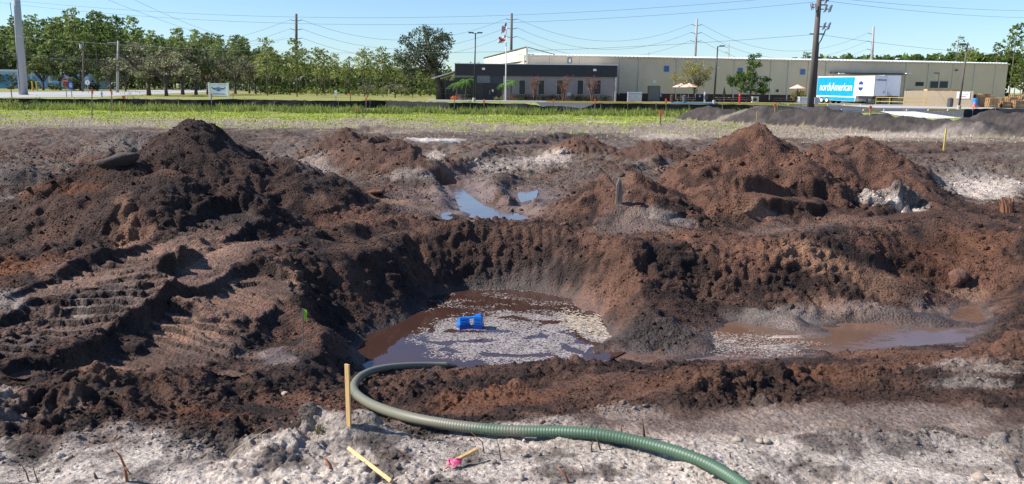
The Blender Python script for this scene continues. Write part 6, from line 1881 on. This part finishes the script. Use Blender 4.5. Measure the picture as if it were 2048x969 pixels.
# ------------------------------------------------------------------ grass and weeds in the field
def blades(n, yr, ur, hr, leafm, name, label, dens=None, wdt=.035, cl=1):
    yy = yr[0] * (yr[1] / yr[0]) ** rng.random(n * 4) if yr[1] / yr[0] > 1.3 else rng.uniform(yr[0], yr[1], n * 4)
    uu = rng.uniform(ur[0], ur[1], n * 4)
    i = np.searchsorted(ROWS, yy).clip(0, nr - 1); j = np.interp(uu, US, np.arange(NC)).astype(int)
    if dens is not None:
        keep = rng.random(n * 4) < dens[i, j]; i = i[keep]; j = j[keep]
    i = i[:n]; j = j[:n]; n = len(i)
    pos = np.stack([PX[i, j], PY[i, j], PZ[i, j]], -1)
    pos[:, :2] += rng.normal(size=(n, 2)) * .12
    h = rng.uniform(hr[0], hr[1], (n, 1)) * (.5 + .8 * rng.random((n, 1)) ** 2)
    a = rng.random(n) * 6.283; sd = np.stack([np.cos(a), np.sin(a), 0 * a], -1) * wdt
    ln = rng.normal(size=(n, 3)) * .3 * h; ln[:, 2] = 0
    V = np.stack([pos - sd, pos + sd, pos + ln * .5 + sd * .6 + [0, 0, 1] * h * .6, pos + ln + [0, 0, 1] * h], 1).reshape(-1, 3)
    F = np.arange(len(V)).reshape(-1, 4)
    tag(mesh_np(name, V, F, leafm), label, 'grass', kind='stuff')
gd = np.clip(field * gm * gm_r * 1.1, 0, 1) * (OWN < 11)
blades(42000, (36, 66), (-.76, .76), (.03, .10), M_L_grass, 'grass', 'short bright green grass scattered over the field', gd, .05)
weedd = sstep(53, 60, Y + 4 * n1) * (1 - sstep(66, 69, Y)) * (OWN < 11) * (.04 + .96 * sstep(-.25, .35, perlin(X * .45, Y * .3, seed=183) + n1 * .6))
blades(32000, (58, 70), (-.76, .36), (.10, .55), M_L_weed, 'weeds', 'tall uneven weeds growing along the silt fence', weedd, .04)
blades(9000, (30, 60), (-.76, .76), (.03, .12), leafmat('dead_straw', (.28, .22, .13), (.5, .42, .28), .2), 'straw_litter', 'dry straw and stalk litter over the field', field * (1 - gm * .7) * (OWN < 11), .03)
def weedbush(px, py, w_, h, label):
    p = hit(px, py); rs = np.random.default_rng(px)
    t = thing('weed_clump', label, 'weeds', tuple(p)); cl = [((rs.normal() * w_ * .35, rs.normal() * .3, rs.uniform(.1, h)), .28) for _ in range(26)]
    V, F = leafcloud(cl, 160, .05, rs, 1); mesh_np('foliage', V, F, M_L_weed, t)
    mb = MB(); [mb.tube([(0, 0, 0), c_[0]], [.015, .006], 3) for c_ in cl[:9]]; mb.build('stems', M_root, t)
weedbush(262, 213, 1.3, 1.2, 'tall leafy weed clump by the orange marker post'); weedbush(18, 216, 2.2, .8, 'leafy weed clump at the far left edge'); weedbush(735, 212, 1.2, .6, 'weed clump below the left of the big oak'); weedbush(935, 213, 1.1, .6, 'weed clump below the slim black lamp post')
# ================================================================== NEAR THINGS IN AND ROUND THE PIT
def zsurf(x, y): return zat(x, y)
# green suction hose
def hose():
    # traced along the ground: pixel, lift above the soil
    tr = [(902, 733, .0), (860, 737, .02), (800, 741, .03), (752, 748, .03), (722, 762, .03), (708, 782, .03), (714, 800, .03), (745, 822, .03), (800, 843, .03), (860, 857, .03),
          (930, 868, .03), (1010, 876, .03), (1090, 878, .03), (1160, 879, .03), (1230, 888, .03), (1300, 905, .03), (1360, 921, .03), (1410, 940, .03), (1455, 966, .03), (1500, 1000, .03), (1545, 1045, .03), (1600, 1100, .03)]
    P0 = []
    for px, py, dz in tr:
        p = hitw(px, py + 2)
        P0.append(Vector((p.x, p.y, max(p.z, WATER_Z - .01) + dz)))
    # Catmull-Rom
    pts = []
    for i in range(len(P0) - 1):
        a, b, c, d = P0[max(i - 1, 0)], P0[i], P0[i + 1], P0[min(i + 2, len(P0) - 1)]
        n = max(6, int((c - b).length / .006))
        for k in range(n):
            t = k / n
            pts.append(.5 * ((2 * b) + (c - a) * t + (2 * a - 5 * b + 4 * c - d) * t * t + (3 * b - a - 3 * c + d) * t ** 3))
    ker = np.ones(51) / 51
    for ax in (0, 1, 2):
        zz = np.convolve(np.pad(np.array([p[ax] for p in pts]), 25, mode='edge'), ker, 'valid')
        for p, z in zip(pts, zz): p[ax] = z
    zz = [p.z for p in pts]
    zz = [max(p.z, max(zsurf(p.x, p.y), WATER_Z) - .01) for p in pts]; zz = np.convolve(np.pad(np.array(zz), 15, mode='edge'), np.ones(31) / 31, 'valid')
    for p, z in zip(pts, zz): p.z = z + .02
    t = thing('suction_hose', 'long ribbed green suction hose snaking from the pond to the foreground', 'hose', tuple(pts[-1]))
    o = Vector(pts[-1]); rads = [.0325 + (.0026 if (k % 3) == 0 else 0) for k in range(len(pts))]
    o_ = MB().tube([p - o for p in pts], rads, 16).build('hose_tube', M_hose, t, smooth=True)
    e = MB().tube([pts[0] - o + Vector((.09, .01, -.01)), pts[0] - o - Vector((.02, 0, 0))], [.02, .04], 10).build('inlet_tip', M_dgrey, t)
def hosemat():
    m_ = bpy.data.materials.new('green_hose'); m_.use_nodes = True; n = m_.node_tree; b = n.nodes['Principled BSDF']
    g = n.nodes.new('ShaderNodeNewGeometry'); nz = n.nodes.new('ShaderNodeTexNoise'); nz.inputs['Scale'].default_value = 2.2; nz.inputs['Detail'].default_value = 9; nz.inputs['Roughness'].default_value = .7
    n.links.new(g.outputs['Position'], nz.inputs['Vector'])
    sx = n.nodes.new('ShaderNodeSeparateXYZ'); n.links.new(g.outputs['Position'], sx.inputs[0])
    mr = n.nodes.new('ShaderNodeMapRange'); mr.inputs['From Min'].default_value = -.5; mr.inputs['From Max'].default_value = .4; mr.inputs['To Min'].default_value = .22; mr.inputs['To Max'].default_value = -.12
    n.links.new(sx.outputs[0], mr.inputs['Value']); ad = n.nodes.new('ShaderNodeMath'); n.links.new(nz.outputs[0], ad.inputs[0]); n.links.new(mr.outputs[0], ad.inputs[1])
    rp = n.nodes.new('ShaderNodeValToRGB'); rp.color_ramp.elements[0].position = .5; rp.color_ramp.elements[0].color = (.065, .12, .072, 1); rp.color_ramp.elements[1].position = .62; rp.color_ramp.elements[1].color = (.16, .155, .11, 1)
    n.links.new(ad.outputs[0], rp.inputs[0]); n.links.new(rp.outputs[0], b.inputs['Base Color']); b.inputs['Roughness'].default_value = .5; return m_
M_hose = hosemat()
hose()

# upright yellow stake and the fallen one
p = hit(698, 858); top = at_depth(698, 729, p.y)
t = thing('survey_stake', 'fresh yellow wooden stake upright in front of the hose', 'stake', (p.x, p.y, p.z - .05))
h = top.z - p.z + .05
MB().box(-.0155, -.006, 0, .0155, .006, h).build('shaft', M_wood, t, bevel=.001); t.rotation_euler = (0, 0, R(-32))
a = hit(698, 911); b = hit(775, 968)
d = (b - a); 
t = thing('survey_stake', 'yellow wooden stake lying on the pale sand at the bottom edge', 'stake', ((a + b) / 2 + Vector((0, 0, .03))))
MB().tube([-d * .5 + Vector((0, 0, .012)), d * .6], [.014, .014], 4).build('shaft', M_wood, t)
t.scale = (1, 1, 1)
# ribbon stake
p = hit(905, 935)
t = thing('survey_stake', 'broken pale stake tied with pink flagging ribbon near the bottom edge', 'stake', (p.x, p.y, p.z + .01))
MB().tube([(-.03, -.02, .015), (.13, .06, .07)], .012, 5).build('shaft', M_wood, t)
for k in range(9):
    a_ = random.uniform(-2.6, .4); mb = MB(); L_ = random.uniform(.025, .055); prev = Vector((-.01, -.01, .03)); wd = Vector((.004, .003, .004))
    vs = []
    for s_ in range(6):
        q = prev + Vector((math.cos(a_ + s_ * .25), math.sin(a_ + s_ * .2) * .8, .6 - s_ * .34)) * L_ * .28
        vs += [prev - wd, prev + wd]; prev = q
    mb.add(vs, [(2 * i, 2 * i + 2, 2 * i + 3, 2 * i + 1) for i in range(5)]); mb.build('ribbon', M_pink, t)
MB().obox((-.01, -.01, .03), (.022, .02, .02), Matrix.Rotation(.6, 3, 'X')).build('knot', M_pink, t)
# pin flag
p = hit(606, 690)
t = thing('pin_flag', 'thin wire pin with a small lime flag left of the pond', 'marker flag', (p.x, p.y, p.z - .03))
top = at_depth(608, 618, p.y); h = top.z - p.z + .03
MB().tube([(0, 0, 0), (.012, 0, h)], .006, 5).build('wire_pin', M_woodg, t)
MB().add([(.012, 0, h), (.05, -.01, h - .01), (.045, .01, h - .1), (.02, 0, h - .12)], [(0, 1, 2, 3)]).build('flag_cloth', M_limefl, t)
# plank in the small dark mound, and the broken stump at right
p = hit(1238, 402); top = at_depth(1235, 358, p.y)
t = thing('plank', 'short grey plank stuck upright in the small dark mound', 'plank', (p.x, p.y - .05, p.z - .12))
h = top.z - p.z + .12; MB().prism([(-.05, 0), (.03, 0), (.045, h * .5), (.02, h * .93), (-.02, h), (-.055, h * .8)], -.02, .03).build('board', M_woodg, t); MB().tube([(-.03, -.025, h * .3), (-.02, -.025, h * .9)], .006, 4).build('split', M_root, t)
p = hit(2016, 425); top = at_depth(2012, 388, p.y)
t = thing('tree_stump', 'splintered reddish tree stump at the right edge', 'stump', (p.x, p.y, p.z - .1))
mb = MB()
for k in range(9):
    a_ = k * .7; r_ = .035 + .04 * random.random(); L_ = random.uniform(.25, .42)
    mb.tube([(r_ * math.cos(a_), r_ * math.sin(a_), 0), (r_ * 1.3 * math.cos(a_) - .03, r_ * math.sin(a_), L_ * .6), (r_ * 1.5 * math.cos(a_) - .06 + random.uniform(-.04, .04), r_ * math.sin(a_), L_)], [.045, .035, .008], 5)
mb.build('splintered_trunk', mat('red_splinters', (.20, .09, .045), .8, var=.3, vscale=12, stretch=(3, 3, .5)), t)
mb = MB(); [mb.tube([(0, 0, .08), (.16 * math.cos(q), .16 * math.sin(q), .02), (.26 * math.cos(q + .3), .26 * math.sin(q + .3), -.03)], [.04, .025, .01], 5) for q in (3.4, 5.2, .3)]; mb.build('roots', M_root, t)
# turf slab on the left mound shoulder
p = hit(232, 318)
t = thing('turf_slab', 'thick dark slab of earth lying on the left shoulder of the big mound', 'turf slab', (p.x, p.y - .02, p.z - .03), -.1)
n = 18; V = []; F = []
for j, (zz_, sc_) in enumerate(((-.12, .7), (-.03, .95), (.035, 1.0), (.06, .85), (.065, .45))):
    for k in range(n):
        a_ = k * 2 * math.pi / n; rr = 1 + .12 * math.sin(a_ * 3 + 1) + random.uniform(-.05, .05)
        V.append((.36 * rr * sc_ * math.cos(a_), .22 * rr * sc_ * math.sin(a_) - .04, zz_ + .12 * math.cos(a_) * .6 + random.uniform(-.01, .01)))
for j in range(4):
    for k in range(n): F.append((j * n + k, j * n + (k + 1) % n, (j + 1) * n + (k + 1) % n, (j + 1) * n + k))
F.append(tuple(4 * n + k for k in range(n)))
M_turf = mat('dried_earth_slab', (.055, .036, .028), .9, var=.3, vscale=8, bump=.7, bscale=24)
MB().add(V, F).build('slab', M_turf, t, smooth=True)
M_block = mat('red_earth_block', (.14, .07, .045), .95, var=.4, vscale=9, bump=.9, bscale=30)
for px, py, w_, lb in ((1390, 500, .08, 'reddish block of earth on the bank beyond the pond'), (1917, 560, .15, 'large dark reddish earth block on the right bank'), (1385, 500, .0, ''), (755, 385, .12, 'flat brown earth block in the mud left of the puddles'), (1127, 452, .06, 'small upright earth lump on the pond crest')):
    if not w_: continue
    p = hit(px, py); v, f = icos(2); rs = np.random.default_rng(px); v = v * (1 + .25 * rs.normal(size=(len(v), 1))) * (1 + .25 * np.sign(v[:, :1] * v[:, 1:2])) * np.array([w_, w_ * .8, w_ * (.75 if px != 755 else .35)])
    tag(mesh_np('earth_block', v, f, M_block), lb, 'earth block').location = (p.x, p.y, p.z + w_ * .1)

# blue crate pair floating in the pond
c = G(943, 657, WATER_Z)
t = thing('blue_pump_float', 'bright blue plastic float of two tilted hollow blocks joined by a bridge in the pond', 'pump float', (c.x, c.y, WATER_Z - .02), .0)
M_bl = mat('blue_plastic', (0.006, 0.16, 0.56), .35, var=.08, vscale=10); M_bd = mat('dark_blue_plastic', (0.003, 0.04, 0.25), .4, var=.15, vscale=10)
def block(cx, rz, tilt, w_, dp, h, z):
    Mx = Matrix.Translation((cx, 0, z)) @ Matrix.Rotation(rz, 4, 'Z') @ Matrix.Rotation(tilt, 4, 'X')
    mb = MB()
    mb.add([Mx @ Vector(v) for v in [(-w_ / 2, -dp / 2, 0), (w_ / 2, -dp / 2, 0), (w_ / 2, dp / 2, 0), (-w_ / 2, dp / 2, 0), (-w_ * .42, -dp * .42, h), (w_ * .42, -dp * .42, h), (w_ * .42, dp * .42, h), (-w_ * .42, dp * .42, h)]],
           [(0, 3, 2, 1), (4, 5, 6, 7), (0, 1, 5, 4), (1, 2, 6, 5), (2, 3, 7, 6), (3, 0, 4, 7)])
    o = mb.build('block', M_bl, t, bevel=.006)
    r_ = MB()
    for k in range(3):
        zz_ = h * (.3 + .22 * k); r_.add([Mx @ Vector(v) for v in [(-w_ * .3, -dp * .47, zz_), (w_ * .3, -dp * .47, zz_), (w_ * .3, -dp * .50, zz_ + .01), (-w_ * .3, -dp * .50, zz_ + .01)]], [(0, 1, 2, 3)])
    r_.build('rib', M_bd, o)
    q = MB(); q.add([Mx @ Vector(v) for v in [(-w_ * .3, -dp * .3, h + .002), (w_ * .3, -dp * .3, h + .002), (w_ * .3, dp * .3, h + .002), (-w_ * .3, dp * .3, h + .002), (-w_ * .26, -dp * .26, h + .012), (w_ * .26, -dp * .26, h + .012), (w_ * .26, dp * .26, h + .012), (-w_ * .26, dp * .26, h + .012)]],
          [(4, 5, 6, 7), (0, 1, 5, 4), (1, 2, 6, 5), (2, 3, 7, 6), (3, 0, 4, 7)]); q.build('lid_plate', M_bl, o)
    # dark blue waterline band
    b_ = MB(); b_.add([Mx @ Vector(v) for v in [(-w_ * .51, -dp * .51, -.005), (w_ * .51, -dp * .51, -.005), (w_ * .51, dp * .51, -.005), (-w_ * .51, dp * .51, -.005), (-w_ * .492, -dp * .492, h * .45), (w_ * .492, -dp * .492, h * .45), (w_ * .492, dp * .492, h * .45), (-w_ * .492, dp * .492, h * .45)]],
          [(0, 1, 5, 4), (1, 2, 6, 5), (2, 3, 7, 6), (3, 0, 4, 7)]); b_.build('skirt', M_bd, o)
block(-.096, .34, -.38, .15, .17, .165, -.015)
block(.088, -.14, -.03, .125, .14, .19, .0)
MB().obox((.0, .02, .158), (.09, .05, .018), Matrix.Rotation(-.2, 3, 'Y')).build('bridge', M_bl, t)

t.scale = (.9, .9, .92)
# foam flakes on the pond: each a thin irregular raft
def foam(n, poly, z, dens, name, label, s0, s1, m_):
    rs = np.random.default_rng(5); xs = [p[0] for p in poly]; ys = [p[1] for p in poly]
    X_ = rs.uniform(min(xs), max(xs), n * 8).astype(f32); Y_ = rs.uniform(min(ys), max(ys), n * 8).astype(f32)
    s_ = poly_sdf(poly, X_, Y_)
    k = (s_ < -.02) & (rs.random(len(X_)) < dens(X_, Y_, s_)); X_ = X_[k][:n]; Y_ = Y_[k][:n]; n = len(X_)
    m = 8; V = np.zeros((n, m, 3), f32)
    sz = s0 * (s1 / s0) ** (rs.random(n) ** 1.4)
    rot = rs.normal(size=n) * .5
    for q in range(m):
        a = q * 2 * np.pi / m; rr = sz * rs.uniform(.5, 1.25, n)
        ux = np.cos(a) * rr * 1.5; uy = np.sin(a) * rr * .85
        V[:, q, 0] = X_ + ux * np.cos(rot) - uy * np.sin(rot); V[:, q, 1] = Y_ + ux * np.sin(rot) + uy * np.cos(rot)
    V[:, :, 2] = z + (np.arange(n) % 7 * .0006 + .002)[:, None]
    me = bpy.data.meshes.new(name); me.from_pydata(V.reshape(-1, 3).tolist(), [], np.arange(n * m).reshape(n, m).tolist()); me.materials.append(m_)
    o = bpy.data.objects.new(name, me); link(o); return tag(o, label, 'foam', kind='stuff')
M_foam = mat('foam', (0.38, 0.33, 0.31), .7, var=.2, vscale=4)
cA = G(1040, 672, WATER_Z); cB = G(1010, 600, WATER_Z); cC = G(1130, 640, WATER_Z)
def dn(x, y, s_):
    a = 1 - sstep(.75, 1.12, np.sqrt(((x - cA.x) / 1.12) ** 2 + ((y - cA.y) / 1.0) ** 2) + .18 * perlin(x * 2.2, y * 2.2, seed=201))
    sw = sstep(-.25, .12, perlin(x * 3.2 + 1.5 * perlin(x * 1.3, y * 1.3, seed=204), y * 5, seed=202) + .12)
    b = .10 * (1 - sstep(.9, 1.2, np.sqrt(((x - cB.x) / 1.3) ** 2 + ((y - cB.y) / .8) ** 2)))
    return np.clip(a * sw * .62 + b * sstep(-.1, .3, perlin(x * 2, y * 4, seed=203)), 0, 1)
foam(17000, POND, WATER_Z, dn, 'foam', 'broken rafts of pale foam flecks drifting on the pond', .004, .013, M_foam)
cD = G(1185, 665, WATER_Z)
def dn2(x, y, s_): return (1 - sstep(.1, .5, np.abs((x - cC.x) * .6 + (y - cC.y) * .8 ) + .15 * perlin(x * 3, y * 3, seed=205))) * sstep(.2, .5, x - cC.x + .35) 
foam(3500, POND, WATER_Z + .003, dn2, 'foam', 'thick creamy foam band at the right side of the pond', .006, .020, mat('thick_foam', (.48, .39, .30), .8, var=.15))
def dn3(x, y, s_):
    a = G(1500, 690, WATER_Z); return (1 - sstep(.6, 1.1, np.sqrt(((x - a.x) / .75) ** 2 + ((y - a.y) / .45) ** 2) + .3 * perlin(x * 3, y * 6, seed=206))) * .9
foam(6000, CHAN, WATER_Z + .004, dn3, 'foam', 'streaky white foam at the left end of the muddy channel', .003, .010, mat('white_foam', (.42, .37, .33), .8, var=.15))

# sticks and roots
def stick(pts, r0, label, m_=None, cat='stick', forks=()):
    """pts: (px,py,lift)"""
    p0 = hit(pts[0][0], pts[0][1]); base = Vector(p0) - Vector((0, 0, .02)); P_ = [Vector((0, 0, 0))]
    for px, py in pts[1:]:
        P_.append(at_depth(px, py, p0.y) - base)
    t = thing('stick' if cat == 'stick' else 'root', label, cat, tuple(base))
    n = len(P_); MB().tube(P_, [r0 * (1 - .55 * i / (n - 1)) for i in range(n)], 6).build('stem', m_ or M_root, t, smooth=True)
    for f_ in forks:
        q = [at_depth(px, py, p0.y - .02) - base for px, py in f_]; MB().tube(q, [r0 * .6] + [r0 * .35] * (len(q) - 1), 5).build('twig', m_ or M_root, t, smooth=True)
M_rroot = mat('orange_root', (.30, .12, .05), .8, var=.3, vscale=15)
stick([(255, 965), (250, 935), (240, 912), (228, 900)], .008, 'crooked orange brown root sticking up in the lower left sand', M_rroot, 'root', forks=(((250, 935), (262, 950)),))
stick([(195, 958), (188, 946)], .010, 'short thick root stub left of the crooked orange root', M_root, 'root')
stick([(60, 965), (52, 945), (40, 925)], .004, 'thin bent twig at the lower left edge', M_root)
stick([(78, 965), (70, 948), (66, 933)], .004, 'second thin bent twig at the lower left edge', M_root)
stick([(450, 925), (470, 900), (500, 880), (540, 855)], .003, 'long pale straw leaning over the dark clods at lower left', mat('straw', (.5, .4, .25), .8))
stick([(665, 945), (660, 930), (648, 915)], .012, 'reddish splinter of wood standing left of the fallen stake', M_rroot)
stick([(970, 910), (965, 885), (942, 865)], .004, 'thin reddish stem poking up before the green hose left part', M_root, forks=(((957, 907), (948, 888)),))
stick([(1003, 920), (998, 895), (993, 878)], .004, 'thin dark stem right of the reddish stem by the hose', M_root)
stick([(1184, 904), (1183, 890), (1186, 882)], .006, 'short bent root before the hose, the left of two', M_root, 'root')
stick([(1203, 900), (1196, 885), (1192, 874)], .006, 'short bent root before the hose, the right of two', M_root, 'root')
stick([(1290, 879), (1287, 858), (1284, 838)], .009, 'upright brown root behind the hose, the taller one', M_root, 'root')
stick([(1242, 872), (1243, 850)], .006, 'upright brown root behind the hose, the shorter one', M_root, 'root')
stick([(1140, 965), (1130, 948), (1114, 934)], .008, 'tan twig leaning at the bottom edge below the hose', M_rroot)
stick([(1170, 950), (1166, 935), (1158, 921)], .003, 'thin dark twig below the hose', M_root)
stick([(2046, 955), (2030, 930), (2004, 898)], .012, 'bent grey root at the lower right corner', M_woodg, 'root')
stick([(1461, 917), (1460, 905)], .006, 'tiny root stub right of the hose bend', M_root, 'root')
stick([(832, 372), (836, 350)], .01, 'thin twig standing in the mud left of the puddles', M_root)
stick([(1098, 262), (1104, 252)], .03, 'slanting root in the churned soil beyond the mud', M_root, 'root')
# tufts of dry grass on the near sand heap
def tuft(px, py, n, h, label, m_):
    p = hit(px, py); t = thing('grass_tuft', label, 'grass tuft', tuple(p)); mb = MB()
    for _ in range(n):
        a_ = random.random() * 6.28; l_ = h * random.uniform(.6, 1.1); sp_ = random.uniform(.1, .7); e = Vector((math.cos(a_) * l_ * sp_, math.sin(a_) * l_ * sp_, l_)); s_ = Vector((-math.sin(a_), math.cos(a_), 0)) * .0018
        b0 = Vector((random.uniform(-.02, .02), random.uniform(-.02, .02), -.005)); mb.add([b0 - s_, b0 + s_, b0 + e * .55 + s_, b0 + e, b0 + e * .55 - s_], [(0, 1, 2, 3, 4)])
    mb.build('blades', m_, t)
tuft(640, 866, 70, .07, 'dry olive grass tuft on the small grey heap left of the upright stake', leafmat('dry_tuft', (.16, .15, .07), (.36, .32, .2), .2, 5))
# pebbles on the sand
v0, f0 = icos(2)
for px, py, s_, lb in ((1475, 883, .03, 'brown pebble at the sand edge right of the hose, leftmost of the row'), (1520, 884, .022, 'brown pebble at the sand edge, second of the row'), (1533, 885, .024, 'brown pebble at the sand edge, last of the row'), (1958, 958, .035, 'rounded tan stone near the lower right corner'),
                       (1243, 934, .018, 'small brown stone in the sand below the hose'), (570, 790, .03, 'pale stone on the dark clods left of the stake'), (1840, 862, .02, 'small dark stone in the grey sand at right'), (1755, 862, .022, 'dark flat stone in the grey sand left of the small one')):
    p = hit(px, py); rs = np.random.default_rng(px)
    tag(mesh_np('stone', v0 * (1 + .1 * rs.normal(size=(len(v0), 1))) * s_ * np.array([1, .9, .65]), f0, mat('stone', (.33, .27, .21) if px not in (1840, 1755) else (.09, .08, .08), .8, var=.2, vscale=20, bump=.3), smooth=True), lb, 'stone').location = (p.x, p.y, p.z + s_ * .3)
